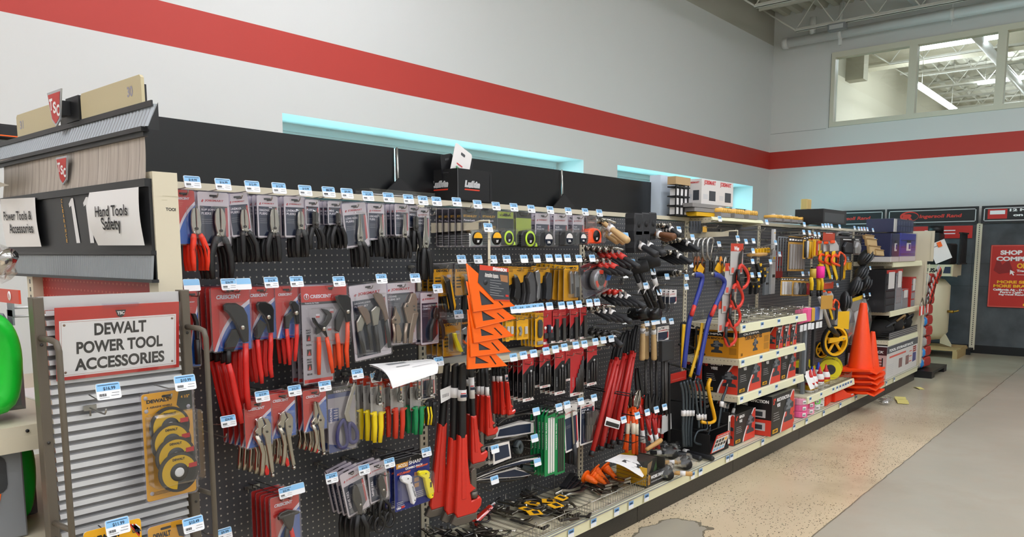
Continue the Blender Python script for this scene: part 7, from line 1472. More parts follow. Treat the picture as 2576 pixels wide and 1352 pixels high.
YC = mat('carton_gold', 'd8a53a', .5); AMB2 = mat('pack_amber', 'b98b3a', .5); CLR = mat('pack_grey', '8b8886', .35)
for q in range(5): clutter('yellow cylindrical grip clamp on the upper right hooks of its bay, %s from the left' % NTH[q], 'clamp', 'e2', (970+28*q, 615-3*q, 998+28*q, 665), -.24+.02*q, YC, shape='bar', m2=YELB, name='grip_clamp')
o = thing('wooden_clamp', 'turned wooden handled clamp under the yellow grip clamps', 'clamp', None, tuple(at('e2', 900, 685, -.2))); e = at('e2', 1080, 675, -.24)-V(o.location); MB().tube([V((0, 0, 0)), e*.2, e*.3, e*.6, e], [.008, .016, .01, .016, .012], WOOD, 8).build('handle', o); MB().tube([e*.3, e*1.3], .006, STEEL, 6).build('rod', o)
for q, (x, y) in enumerate(((990, 760), (1030, 800), (920, 900), (970, 900), (880, 800))):
 it = It('bar_clamp', 'black quick clamp with yellow trigger, %s in the cluster right of the snips strip' % NTH[q], 'clamp', 'e2', (x-20, y, x+30, y+150), -.22+.03*(q % 3)); it.part('clamp_body', MB().prism(it.L((x-20, y+10), (x+20, y), (x+32, y+60), (x+20, y+140), (x-5, y+155), (x, y+80)), -.02, .005, BLACK, .004)); it.part('trigger', MB().prism(it.L((x, y+5), (x+22, y+2), (x+18, y+30), (x+6, y+32)), -.024, .008, YELB, .002).prism(it.L((x+8, y+70), (x+24, y+72), (x+18, y+92), (x+8, y+90)), -.024, .008, YELB, .002))
HK = [('e2', 640, 342, '$7.99'), ('e2', 1083, 372, None), ('e2', 633, 580, '$11.99'), ('e2', 888, 556, None), ('e2', 957, 550, None), ('e2', 954, 643, '$9.99'), ('e2', 950, 745, '$6.99'), ('e2', 1120, 748, None), ('e2', 947, 873, '$8.99'), ('e2', 1013, 870, None), ('e2', 1165, 565, None), ('e2', 1205, 675, None)]
for q, h_ in enumerate(HK): hook('%s white peg hook of the clamp bay, reading top to bottom' % NTH[q], [h_], None, far=True)
it = It('putty_knives', 'dark hanging putty knives at the top left of the clamp bay', 'putty knives', 'e2', (350, 360, 480, 480), -.12)
for k in range(4): it.part('knife', MB().prism(it.L((355+32*k, 362), (378+32*k, 362), (374+32*k, 410), (382+32*k, 478), (352+32*k, 478), (360+32*k, 410)), -.006+.004*k, .004*k, VGR, .001))
clutter('small yellow wrapped pack beside the hanging putty knives', 'pack', 'e2', (480, 405, 520, 468), -.15, YC)
# top of the run: cartons, clamshells, caps
cartw = mat('carton_white', 'd8d4d0', .45)
def jobbox(b, w, h):
 b.rect(-w/2, 0, w/2, h, -.0006, cartw)
 for s_ in (-.25, .25): b.text('JOBSMART', w*s_, h*.85, -.0012, w=w*.36, m=JRED, bold=.04); b.rect(w*s_-w*.02, h*.15, w*s_+w*.18, h*.55, -.0012, VGR); b.rect(w*s_-w*.2, h*.2, w*s_-w*.06, h*.4, -.0012, LGREY)
carton('white carton with two dark tool pictures on top of the run, before the window', 4.76, 5.25, -.1, .12, 1.79, 1.955, jobbox, jobbox, cartw); carton('plain pale blue carton standing behind the wire rack on top of the run', 4.5, 4.76, .06, .14, 1.705, 1.97, None, None, mat('carton_pale', 'c9d6e4', .5))
o = thing('box_rack', 'black wire rack of small white boxes on top of the run', 'rack', None, (4.60, -.05, 1.705)); b = MB()
for i in range(4): b.box(-.1+.055*i, -.003, 0, -.09+.055*i, .003, .2, MBLACK)
for z in (0, .06, .12, .18): b.box(-.1, -.004, z, .09, .06, z+.008, MBLACK)
b.box(-.1, .0, .2, .1, .06, .25, mat('carton_kraft', 'b79a70', .6)); b.build('rack_wire', o)
for i in range(9): oo = thing('small_box', 'small white box in the black wire rack, %s by rows from the top' % NTH[i], 'box', None, (4.525+.055*(i % 3), -.045, 1.714+.06*(2-i//3))); MB().box(0, 0, 0, .042, .05, .046, WHITEP, .002).build('box_body', oo)
for i in range(3): carton('clear clamshell pack with yellow base lying on top of the run, %s' % ('upper', 'middle', 'lower')[i], 4.60+.03*i, 5.08, -.12, .1, 1.707+.028*(2-i), 1.732+.028*(2-i), None, None, (CLR, CLR, YELB)[i], name='clamshell_pack', cat='pack')
SHT = shelf(X3+.03, 5.64, 1.70, .16, 'narrow cream shelf at the top of the clamp bay', rail=.022, t=.02)
CAPY = mat('cap_yellow', 'e8b452', .5)
for q in range(8):
 x = (5.0, 5.22, 5.46, 5.95, 6.12, 6.3, 6.5, 6.72)[q]; o = thing('cap_pack', 'clear tub with yellow ribbed lid on top of the run, %s from the left' % NTH[q], 'tub', None, (x, -.12, 1.705), (0, 0, 0)); s_ = 1 if q < 3 else .8
 MB().box(-.075*s_, -.05, 0, .075*s_, .05, .035*s_, CLR, .004).build('tub', o); b = MB()
 for i in range(5): b.tube([(-.06*s_+.03*s_*i, -.05, .045*s_), (-.06*s_+.03*s_*i, .05, .045*s_)], .018*s_, CAPY, 8)
 b.ball((0, 0, .066*s_), (.02, .02, .008), LGREY, 8); b.build('lid', o)
for q, x in enumerate((5.15, 5.62)): o = thing('tilted_sign', 'low dark tilted panel behind the yellow lidded tubs, %s' % ('left', 'right')[q], 'panel', None, (x+.25, .13, 1.702), (-12, 0, 0)); MB().box(-.24, 0, 0, .235, .01, .115, HDR).box(-.22, -.002, .012, .215, 0, .016, DGREY).build('panel', o)
# ------------------------------------------------------------------ far bays: levels, saws, carded goods, knee pads
LV = [((1125, 440, 1145, 640), 'silver_level', LGREY), ((1108, 640, 1145, 1050), 'tall_level', mat('level_white', 'c4c6c8', .35, .3)), ((1045, 800, 1085, 1060), 'steel_rule', VLT), ((1150, 650, 1215, 900), 'red_level', DRED)]
for q, (bx, nm, m) in enumerate(LV):
 it = It('spirit_level', '%s hanging beside the far bay squares' % ('yellow topped slim level', 'tall white spirit level with dark vial', 'perforated steel rule', 'dark red spirit level')[q], 'level', 'e2', bx, -.18+.02*q); w, h = it.w, it.h
 it.part('level_body', MB().prism([(-w/2, -h), (w/2, -h), (w/2, 0), (-w/2, 0)], -.02, 0, m, .002)); it.part('vial', MB().box(-w*.3, -.022, -h*.62, w*.3, -.019, -h*.55, YELB if q == 0 else BLACK).box(-w*.2, -.022, -h*.2, w*.2, -.019, -h*.15, YELB if q != 3 else WHITE))
for q in range(4): it = It('framing_square', 'thin dark steel framing square, %s from the left in the far bay' % NTH[q], 'square', 'e4', (300+28*q, 400+q*2, 345+28*q, 770), -.3+.04*q); it.part('square_arm', MB().prism([(-.012, -it.h), (.004, -it.h), (.004, -.01), (it.w/2, -.01), (it.w/2, 0), (-.012, 0)], -.003, 0, VLT))
g = 'far bay'
for q in range(6): clutter('amber card with a clear long blade, %s of six hung high in the far bay' % NTH[q], 'pack', 'e4', (432+28*q, 400+2*q, 470+28*q, 770), -.33+.03*q, AMB2, shape='bar', m2=CLR)
for q in range(5): clutter('short amber card with a steel tool, %s of five in the lower far bay row' % NTH[q], 'pack', 'e4', (355+26*q, 840, 382+26*q, 1030), -.33+.03*q, YC, shape='bar', m2=LGREY)
for q in range(4): clutter('brown carded masonry tool, %s of four in the lower far bay row' % NTH[q], 'pack', 'e4', (478+42*q, 840+3*q, 525+42*q, 1035), -.33+.03*q, AMB2, shape='blob', m2=(CLR, CHAR, BLACK, DRED)[q])
for q in range(4): clutter('yellow and black striped carded tool, %s of four hung high beside the scissors' % NTH[q], 'pack', 'e4', (592+26*q, 400-6*q, 620+26*q, 640), -.34+.03*q, (YC, CBLK, YC, mat('pack_red', 'b5402c', .5))[q], shape='pair', m2=(INK, LGREY, YELB, YELB)[q])
for q in range(4): clutter('tall yellow carded marker, %s of four between the striped tools and scissors' % NTH[q], 'marker', 'e4', (695+24*q, 395, 718+24*q, 615), -.35+.03*q, YC, shape='bar', m2=(YELB, mat('pack_red', 'b5402c', .5), YELB, YELB)[q])
SCO = mat('scissor_orange', 'f0521a', .4); SCY = mat('scissor_yellow', 'efc41a', .4)
def scissors(label, ox, oy, y, s=1.0, cid='e4'):
 it = It('carded_scissors', label, 'scissors', cid, (ox, oy, ox+95*s, oy+430*s), y); X_ = lambda x, y_: (ox+x*s, oy+y_*s)
 b = MB().prism(it.L(X_(0, 25), X_(60, 0), X_(95, 60), X_(95, 110), X_(0, 115)), 0, .001, GRYC); b.prism(it.L(X_(0, 0), X_(40, 0), X_(40, 30), X_(0, 30)), -.012, -.001, SCO, .003); it.part('card', b)
 it.part('yellow_blade', MB().prism(it.L(X_(15, 120), X_(45, 110), X_(40, 260), X_(75, 400), X_(60, 425), X_(10, 250)), -.012, -.002, SCY, .003))
 loop(it, [(*X_(*p), -.018) for p in ((20, 160), (65, 170), (80, 130), (105, 140), (140, 180), (135, 240), (105, 270), (60, 260), (-5, 225))], .011, SCO); it.part('black_blade', MB().prism(it.L(X_(85, 150), X_(105, 150), X_(110, 250), X_(100, 400), X_(75, 430), X_(78, 260)), -.03, -.02, BLACK, .003)); return it
for q, (x, y, s_) in enumerate(((878, 445, 1.0), (810, 455, .95), (742, 450, .9), (848, 985, .72), (790, 975, .7))): scissors('orange and yellow handled big scissors, %s' % ('front of the upper group', 'middle of the upper group', 'rear of the upper group', 'front of the lower group', 'rear of the lower group')[q], x, y, -.36+.03*(q % 3), s_)
for q, (x0, y0, x1, y1) in enumerate(((805, 360, 930, 450), (800, 890, 915, 960))): clutter('red rounded header card above the %s scissors' % ('upper', 'lower')[q], 'header card', 'e4', (x0, y0, x1, y1), -.30, mat('header_red', 'c2452a', .5), top=MATS['header_red'], name='header_sign')
o = It('twine_spool', 'hot pink twine spool with black cap in the far bay', 'spool', 'e4', (730, 720, 820, 845), -.36); r = 45*o.kz; o.part('spool', MB().lathe([(r*.8, -o.h), (r, -o.h+.006), (r, -.006), (r*.8, 0)], mat('hot_pink', 'f02a9a', .5), 18)); o.part('top_cap', MB().lathe([(r*.7, 0), (r*.7, .014)], YELB, 14))
o = It('twine_spool', 'dull yellow twine spool left of the hot pink one', 'spool', 'e4', (665, 745, 730, 845), -.33); r = 33*o.kz; o.part('spool', MB().lathe([(r, -o.h), (r, 0)], mat('dull_yellow', 'c4a53c', .5), 16)); o.part('top_cap', MB().lathe([(r*.7, 0), (r*.7, .014)], BLACK, 14))
for q, x in enumerate((672, 745, 780)): it = It('yellow_trowel', 'yellow drooping handled tool under the pink spool, %s' % ('left', 'middle', 'right')[q], 'tool', 'e4', (x-10, 845, x+25, 980), -.34); it.part('handle', MB().tube(it.path((x+5, 845), (x+14, 900), (x+8, 975)), .016, SCY, 8)); it.part('ferrule', MB().tube(it.path((x+8, 975), (x+5, 1040)), .012, BLACK, 8))
# knee pads, tool pouch, dark bags
KP = mat('knee_black', '222426', .45); KP2 = mat('knee_ridge', '3a3d40', .35)
for q, (x, y, sx_, sz_, rot) in enumerate(((1255, 625, 115, 100, 38), (1205, 790, 100, 105, 30), (1140, 935, 95, 110, 22), (1035, 1095, 80, 110, 3), (1250, 900, 70, 90, 20))):
 p = at('e4', x, y, -.42+.03*(q % 2)+(.1 if q == 4 else 0)); k = (at('e4', x+50, y, -.42).x-at('e4', x-50, y, -.42).x)/100; kz = (at('e4', x, y-50, -.42).z-at('e4', x, y+50, -.42).z)/100; o = thing('knee_pad', 'black moulded knee pad hanging over the tool bay end, %s from the top' % NTH[q], 'knee pad', None, tuple(p), (0, rot, -42))
 MB().ball((0, 0, 0), (sx_*kz*.6, .055, sz_*kz*1.05), KP, 16).build('pad_shell', o); b = MB()
 for i in (-1, 0, 1): b.tube([(i*.022, -.05, sz_*kz*.55), (i*.026, -.063, 0), (i*.022, -.05, -sz_*kz*.6)], .010, KP2, 6)
 b.build('ridges', o)
it = It('tool_pouch', 'tan canvas tool pouch hanging beside the blue cabinets', 'tool pouch', 'e4', (1215, 385, 1345, 610), -.42); TN2 = mat('canvas_seam', '96794f', .8)
for k, (x0, y0, x1, y1) in enumerate(((1215, 385, 1310, 440), (1222, 425, 1325, 510), (1232, 500, 1350, 600), (1285, 540, 1370, 612))): it.part('pocket', MB().prism(it.L((x0, y0), (x1, y0+12), (x1+8, y1), (x0+10, y1-8)), -.03-.012*k, -.012*k, TAN, .006).tube(it.path((x0, y0, -.03-.012*k), (x1, y0+12, -.03-.012*k)), .006, TN2, 6))
for q, (bx, m) in enumerate((((985, 420, 1130, 590), BLACK), ((1130, 420, 1195, 600), CLR), ((1035, 660, 1110, 760), YC), ((1000, 640, 1040, 860), YC), ((1350, 460, 1400, 640), mat('hose_grey', '6d6a64', .5)), ((945, 350, 1110, 400), CLR))): clutter('%s in the far bay beside the scissors' % ('black boxed tool', 'grey clear bagged part', 'yellow carded fitting', 'tall narrow yellow card', 'grey striped bag by the canvas pouch', 'clear packed dark tools under the top hooks')[q], 'pack', 'e4', bx, -.33+.02*q, m, shape='blob' if q in (0, 1, 5) else 'bar', m2=(CHAR, LGREY, YELB, YELB, CHAR, CHAR)[q])
for q, (x, y) in enumerate(((205, 250), (605, 275), (800, 290), (832, 287), (862, 287), (895, 292), (980, 298), (1140, 312), (1185, 320), (1215, 322), (1245, 322), (1275, 325), (1335, 335), (600, 358), (660, 362), (718, 378), (762, 383), (65, 450), (298, 468), (60, 556), (55, 668), (245, 672), (50, 812), (125, 810), (342, 590), (588, 800), (660, 800), (832, 676), (862, 672), (765, 738), (1025, 588), (1070, 638), (1160, 445), (1305, 738), (1240, 1030), (1300, 1020), (900, 835), (958, 922), (1360, 440), (1395, 442), (1425, 445))):
 a, c_ = q//10, q % 10; hook('%s small tagged display hook of the far bays, in the %s row down' % (NTH[c_], NTH[a]), [('e4', x, y, None)], None, L=.34 if q < 17 else .26, far=True)
carton('black padded case resting on the long hooks at the top of the far bay', 6.47, 7.07, -.33, -.1, 1.705, 1.82, lambda b, w, h: b.rect(-w*.45, h*.1, w*.4, h*.75, -.001, KP2), None, CBLK, cat='case', name='padded_case');
o = thing('bagged_bottle', 'bagged gold bottle standing on top of the far bay', 'bottle', None, (6.83, -.06, 1.705)); MB().lathe([(.04, 0), (.042, .1), (.02, .13), (.02, .16), (.0001, .161)], mat('bottle_gold', 'b59a5c', .4), 14).build('bottle', o); MB().box(-.05, -.03, .13, .05, .03, .22, mat('bag_gold', 'c8ac6a', .5), .006).build('box', o); MB().crumple((0, 0, .07), (.09, .05, .075), WRAP).build('plastic_bag', o, 'clear plastic bag')
# ------------------------------------------------------------------ far end shelves: cabinets, organisers, bags, storage rack carton
BLC = mat('cabinet_blue', '2730a0', .35); BLD = mat('cabinet_navy', '23284e', .4)
def cab(label, x0, x1, z0, z1, face, base=True, y0=-.40, y1=-.12):
 w, d, h = x1-x0, y1-y0, z1-z0; o = thing('drawer_cabinet', label, 'drawer cabinet', None, ((x0+x1)/2, (y0+y1)/2, z0)); b = MB().box(-w/2, -d/2, h*.18 if base else 0, w/2, d/2, h, face, .006); b.build('cabinet_body', o)
 if base: MB().box(-w/2, -d/2-.002, 0, w/2, d/2, h*.18, cartw).build('carton_base', o)
 b = MB()
 for i in range(3): b.box(-w*.44, -d/2-.004, h*(.26+.24*i), w*.44, -d/2, h*(.28+.24*i), BLD)
 b.build('drawer_line', o); MB().box(-w*.12, -d/2-.006, h*.38, w*.14, -d/2-.003, h*.66, WHITE).box(-w*.10, -d/2-.008, h*.66, w*.12, -d/2-.003, h*.76, CBLK).box(-w*.0, -d/2-.008, h*.44, w*.11, -d/2-.006, h*.62, BLC).build('label_card', o); MB().box(-w/2-.006, -d/2-.012, .0, w/2+.006, d/2, h+.006, FILM).build('plastic_wrap', o, 'clear plastic wrap'); return o
cab('blue drawer cabinet with white base, wrapped in plastic', 8.62, 9.28, 1.367, 1.66, BLC); cab('navy drawer cabinet with white base, left of the blue one', 8.28, 8.60, 1.367, 1.65, BLD)
o = carton('long navy parts cabinet lying across the blue cabinets', 8.42, 9.22, -.38, -.12, 1.668, 1.80, None, None, BLD, cat='drawer cabinet', name='drawer_cabinet'); b = MB()
for i in range(6):
 for j in range(2): b.box(-.26+.105*i, -.134, .012+.058*j, -.165+.105*i, -.13, .06+.058*j, mat('bin_blue', '303a66', .3))
b.box(-.40, -.133, 0, -.29, -.129, .13, cartw).build('bins', o); MB().box(-.405, -.14, 0, .44, .13, .136, FILM).build('plastic_wrap', o, 'clear plastic wrap')
SAN = mat('organiser_clear', '8d9094', .25); RTR = mat('organiser_red', 'b03028', .4)
def organiser(label, x0, x1, z1, body, y0=-.385):
 w, h = x1-x0, z1-.862; o = thing('parts_organiser', label, 'parts organiser', None, ((x0+x1)/2, y0, .862)); MB().box(-w/2, .004, 0, w/2, .22, h, body, .004).build('organiser_body', o); b = MB(); n = max(2, int(h/.07))
 for i in range(n): b.box(-w*.46, 0, h*i/n+.006, w*.46, .004, h*(i+1)/n-.006, SAN if body is not CBLK else CHAR)
 b.build('drawer_front', o); MB().rect(-w*.3, h*.55, w*.3, h*.95, -.002, cartw).rect(-w*.5, h*.92, w*.5, h, -.001, RTR).build('label_card', o); return o
organiser('large black parts organiser, left on the organiser shelf', 8.24, 8.62, 1.285, CBLK); organiser('tall clear drawered organiser with white label', 8.63, 8.86, 1.29, SAN); organiser('short organiser with red trim on the organiser shelf', 8.90, 9.15, 1.07, SAN); organiser('narrow tall red and clear organiser at the right', 9.28, 9.45, 1.19, RTR); organiser('small black organiser behind the short one', 9.1, 9.28, 1.18, CBLK, -.25)
BAGB = mat('bag_black', '161413', .85); BAGT = mat('bag_tan', '8a6f48', .85)
for q, (x, s_, m) in enumerate(((8.6, (.22, .14, .10), BAGB), (8.95, (.2, .15, .13), BAGB), (9.2, (.12, .1, .07), BAGT), (9.4, (.16, .13, .12), BAGB), (8.78, (.13, .06, .03), BAGT))):
 o = thing('folded_bag', 'folded %s tool bag on the third shelf, %s from the left' % (('black', 'tan')[m is BAGT], ('first', 'third', 'fourth', 'fifth', 'second')[q]), 'tool bag', None, (x, -.25, .565+s_[2])); MB().ball((0, 0, 0), s_, m, 14).build('bag_body', o); MB().tube(smooth([(-s_[0]*.6, -s_[1]*.7, s_[2]*.3), (0, -s_[1]*1.05, s_[2]*.75), (s_[0]*.6, -s_[1]*.7, s_[2]*.2)], 3), .012, BAGT if q in (1, 4) else CHAR, 6).build('bag_handle', o)
o = thing('wire_tray', 'black wire tray along the front of the bag shelf', 'wire tray', None, (9.02, -.39, .565)); b = MB()
for k in range(4): b.tube([(-.58, .3, .015+.02*k), (-.58, 0, .015+.02*k), (.58, 0, .015+.02*k)], .004, MBLACK, 5)
b.box(-.58, -.002, .0, .58, .002, .07, CLR).build('tray_wire', o)
def rackart(b, w, h):
 b.rect(-w/2, 0, w/2, h, -.0006, cartw); b.rect(-w/2, h*.78, w/2, h, -.0012, mat('carton_slate', '54565c', .45)); b.text('TOOL STORAGE RACK', -.05*w, h*.86, -.0018, w=w*.78, h=h*.09, m=WHITE, bold=.05, shear=.2); b.rect(-w*.42, h*.62, w*.1, h*.68, -.0012, SALMON)
 for s_ in (-.12, .1): b.rect(w*s_, h*.2, w*s_+w*.11, h*.5, -.0012, mat('carton_photo', '8c6a66', .5))
 for i in range(6): b.rect(-w*.45, h*(.1+.06*i), -w*.28, h*(.115+.06*i), -.0012, LGREY)
 b.poly([(w*.34, h*.2), (w*.46, h*.22), (w*.46, h*.5), (w*.34, h*.52)], -.0012, mat('carton_blue', '4a4c84', .5))
 for i in range(3): b.rect(w*.34, h*(.54+.07*i), w*.46, h*(.59+.07*i), -.0012, mat('carton_rust', 'a0362c', .5)); b.rect(w*.22, h*(.25+.17*i), w*.31, h*(.28+.17*i), -.0012, SALMON)
def rackside(b, w, h):
 b.rect(-w/2, 0, w/2, h, -.0006, mat('carton_pink', 'd9b3b0', .5)); b.rect(-w/2, h*.74, w/2, h, -.0012, mat('carton_maroon', '4a2228', .45)); b.text('STORAGE RACK', 0, h*.84, -.0018, w=w*.85, h=h*.08, m=WHITE, bold=.04, shear=.2)
 for i in range(6): b.rect(w*.05, h*(.12+.09*i), w*.4, h*(.16+.09*i), -.0012, mat('carton_rust', 'a0362c', .5))
 b.rect(w*.03, h*.1, w*.06, h*.66, -.0014, CBK).rect(w*.38, h*.1, w*.41, h*.66, -.0014, CBK)
carton('big white storage rack carton filling the base of the end bay', 8.33, 9.60, -.405, -.03, ZD, .505, rackart, rackside, cartw)
# traffic cones
CONE = mat('cone_orange', 'ff4a0e', .42)
def cone(label, x, y, z, r0, H, base, rz=0):
 o = thing('traffic_cone', label, 'traffic cone', None, (x, y, z), (0, 0, rz)); b = MB(); b.lathe([(r0, .0), (r0*.98, .02), (r0*.26, H-.01), (r0*.22, H), (r0*.14, H), (r0*.13, H-.02)], CONE, 32, cap=False); b.build('cone_body', o)
 s_ = base/2; c_ = s_*.25; b = MB(); pts = [(-s_+c_, -s_), (s_-c_, -s_), (s_, -s_+c_), (s_, s_-c_), (s_-c_, s_), (-s_+c_, s_), (-s_, s_-c_), (-s_, -s_+c_)]
 b.raw([(px, py, .028+(.012 if i % 2 else -.012)*(1 if base > .3 else .5)) for i, (px, py) in enumerate(pts)]+[(r0*cos(pi*k/8-pi*.75), r0*sin(pi*k/8-pi*.75), .035) for k in range(16)]+[(px, py, .012+(.012 if i % 2 else -.012)*(1 if base > .3 else .5)) for i, (px, py) in enumerate(pts)],
          [(i, (i+1) % 8, 8+(2*i+2) % 16, 8+(2*i+1) % 16) for i in range(8)]+[(i, 8+(2*i+1) % 16, 8+(2*i) % 16) for i in range(8)]+[(i, 24+i, 24+(i+1) % 8, (i+1) % 8) for i in range(8)], CONE); b.build('cone_base', o); return o
for i in range(5): cone('tall orange traffic cone, %s' % ('topmost of its stack' if i == 4 else '%s from the bottom of the tall stack' % NTH[i]), 7.42, -.41, ZD+.05*i, .115, .63, .36, 4*(i % 3)-4)
for i in range(5): cone('short orange traffic cone, %s' % ('topmost of its stack' if i == 4 else '%s from the bottom of the short stack' % NTH[i]), 7.92, -.37, ZD+.026*i, .085, .42, .22, 3*(i % 3))
# low shelf: chalk bottles, caution tape, wheel, marking tape, vests
for q in range(7):
 x, y = (6.32, 6.47, 6.62, 6.40, 6.54, 6.70, 6.24)[q], (-.36, -.36, -.36, -.27, -.27, -.27, -.36)[q]; front = q in (0, 1, 2, 6); o = thing('chalk_bottle', 'white chalk bottle with %s nozzle, %s' % (('blue', 'red')[front], ('first from the left in front', 'third in front', 'rightmost in front', 'left of the rear row', 'middle of the rear row', 'right of the rear row', 'leftmost behind the wire')[q]), 'bottle', None, (x, y, .337))
 MB().lathe([(.034, 0), (.036, .005), (.036, .1), (.026, .12), (.018, .125)], WHITEP, 14).build('bottle_body', o); MB().lathe([(.022, .12), (.022, .135), (.014, .145), (.005, .185), (.0001, .186)], RED if front else mat('nozzle_blue', '1d3fb8', .4), 12).build('nozzle', o); MB().lathe([(.0366, .02), (.0366, .075)], (YELB, WHITEP, YELB, YELB, YELB, YELB, YELB)[q], 14).lathe([(.037, .06), (.037, .08)], RED, 14).build('label_band', o)
CTY = mat('caution_yellow', 'e8d81a', .45)
for q, (x, y) in enumerate(((6.98, -.28), (7.14, -.24), (6.62, -.12), (6.85, -.1))):
 o = thing('caution_tape', 'roll of yellow caution tape standing on edge, %s from the front' % NTH[q], 'tape roll', None, (x, y, .337+.094), (0, 0, -70)); b = MB(); b.lathe([(.045, -.04), (.094, -.04), (.094, .04), (.045, .04), (.045, -.04)], CTY, 28, axis='y'); b.build('tape_roll', o); b = MB()
 for i, ch in enumerate('CAUTION'):
  a = 75-22*i; b.X = T(.0952*cos(rad(a)), 0, .0952*sin(rad(a))) @ RY(-a) @ RZ(90) @ RY(90); b.text(ch, 0, 0, 0, h=.05, w=.028, m=INK, bold=.05)
 b.build('tape_lettering', o); MB().lathe([(.04, -.042), (.045, -.042), (.045, .042), (.04, .042)], CHAR, 20, axis='y').build('core', o)
basket('small chrome wire tray in front of the chalk bottles', X4+.25, X5-.02, -.41, .05, .05, -.2)
for o_ in bpy.data.objects:
 if o_.get('label', '').startswith('small chrome wire tray'): o_.location.z = .337
WY_ = mat('wheel_yellow', 'f5b81a', .35)
def meas_wheel(label, cid, c, r_px, y, pole=None):
 p = at(cid, *c, y); R = (at(cid, c[0], c[1]-r_px, y).z-p.z); o = thing('measuring_wheel', label, 'measuring wheel', None, tuple(p), (0, 0, -28)); MB().lathe([(R*.93, -.018), (R, -.016), (R, .016), (R*.93, .018), (R*.93, -.018)], RUB, 32, axis='y').build('tyre', o)
 b = MB().lathe([(R*.78, -.022), (R*.92, -.02), (R*.92, .02), (R*.78, .022), (R*.78, -.022)], WY_, 32, axis='y').lathe([(R*.2, -.03), (R*.2, .03)], WY_, 16, axis='y')
 for k in range(5): a = rad(72*k+20); b.tube([(R*.15*cos(a), 0, R*.15*sin(a)), (R*.8*cos(a), 0, R*.8*sin(a))], R*.1, WY_, 6, flat=.8)
 b.build('rim', o); MB().prism([(-R*.75, -R*.1), (R*.6, R*.05), (R*.65, R*.3), (-R*.7, R*.25)], -.045, -.025, WY_, .004).lathe([(R*.05, .045), (R*.05, .05)], STEEL, 10, c=(R*.4, 0, R*.17), axis='y').build('side_bracket', o)
 if pole: q = at(cid, *pole, y-.05)-p; q = MX.Rotation(rad(28), 4, 'Z') @ q; MB().tube([(0, -.03, R*.35), q*.35], .022, BLACK, 8).tube([q*.35, q], .014, LGREY, 8).build('handle_pole', o); MB().prism([(q.x*.55-.07, q.z*.55-.06), (q.x*.55+.05, q.z*.55-.08), (q.x*.55+.05, q.z*.55+.07), (q.x*.55-.07, q.z*.55+.07)], q.y-.05, q.y-.048, YELB).prism([(q.x*.9-.07, q.z*.9-.05), (q.x*.9+.05, q.z*.9-.05), (q.x*.9+.05, q.z*.9+.06), (q.x*.9-.07, q.z*.9+.06)], q.y-.04, q.y-.038, AMB2).build('hang_card', o)
 return o
meas_wheel('large yellow measuring wheel with grey pole leaning over the chalk bottles', 'e5', (505, 500), 170, -.33, (345, 40)); meas_wheel('second yellow measuring wheel low behind the first', 'e5', (360, 590), 95, -.2)
for q, (c, r) in enumerate((((560, 300), .16), ((740, 290), .2))): o = thing('white_bag', 'translucent white bag of round goods behind the cones, %s' % ('left', 'right')[q], 'bag', None, tuple(at('e5', *c, -.2))); MB().ball((0, 0, 0), (r, .1, r*1.1), mat('bag_white', 'c9c4c4', .35), 18).build('bag_body', o); MB().crumple((0, -.01, 0), (r*1.1, .11, r*1.2), WRAP, 12, .1).build('plastic_skin', o, 'clear plastic skin')
o = It('hung_pack', 'yellow topped clear bag hanging above the white bags', 'pack', 'e5', (690, 20, 800, 180), -.25); o.part('header', MB().prism([(-o.w/2, -o.h*.35), (o.w/2, -o.h*.25), (o.w/2, 0), (-o.w/2, -.02)], 0, .002, SCY)); o.part('bag', MB().prism([(-o.w*.6, -o.h), (o.w*.7, -o.h), (o.w/2, -o.h*.25), (-o.w/2, -o.h*.35)], .002, .02, CLR, .004))
PNK, GRNT = mat('tape_pink', 'f2629c', .45), mat('tape_green', '6fe052', .45)
for q, (x, y, z, m) in enumerate(((6.02, -.36, 0, PNK), (6.02, -.36, .05, PNK), (6.02, -.36, .10, mat('tape_pale', 'f0a0bc', .45)), (6.18, -.36, 0, mat('tape_pale', 'f0a0bc', .45)), (6.18, -.36, .05, PNK), (6.18, -.36, .10, PNK), (6.38, -.34, 0, WHITEP), (6.38, -.34, .05, GRNT), (6.38, -.34, .10, GRNT), (6.54, -.32, 0, WHITEP), (6.54, -.32, .05, WHITEP), (6.54, -.32, .10, WHITEP))):
 o = thing('marking_tape', '%s marking tape roll lying flat, %s in the %s pile under the chalk shelf' % (('pink', 'pale pink', 'white', 'green')[2 if m is WHITEP else 3 if m is GRNT else 0 if m is PNK else 1], ('bottom', 'middle', 'top')[q % 3], NTH[q//3]), 'tape roll', None, (x, y, ZD+z)); MB().lathe([(.03, 0), (.06, 0), (.062, .004), (.062, .044), (.06, .048), (.03, .048), (.03, 0)], m, 20).build('roll', o); b = MB(); b.X = T(-.035, -.0525, 0) @ RZ(-32); b.rect(-.016, .01, .016, .038, -.0008, WHITE).rect(-.012, .014, .012, .026, -.0014, GREY); b.build('sticker', o)
VST2 = mat('vest_orange', 'f0401a', .6)
for q, (x, y, a) in enumerate(((6.75, -.25, 8), (7.0, -.3, -6))): o = thing('safety_vest', 'folded orange mesh vest under the chalk shelf, %s' % ('left', 'right')[q], 'vest', None, (x, y, ZD), (0, 0, a)); MB().prism([(-.2, 0), (.2, 0), (.2, .02), (.05, .05), (-.05, .1), (-.2, .08)], -.12, .12, VST2, .006).build('vest_fold', o); MB().box(.12, -.125, .02, .16, -.12, .03, LGREY).build('reflective_strip', o)
o = thing('white_sheet', 'white sheet of paper tucked behind the wire beside the chalk bottles', 'paper', None, tuple(at('e5', 260, 930, -.38)), (-25, 0, 0)); MB().box(-.09, 0, -.06, .1, .001, .09, PAPER).build('sheet', o)
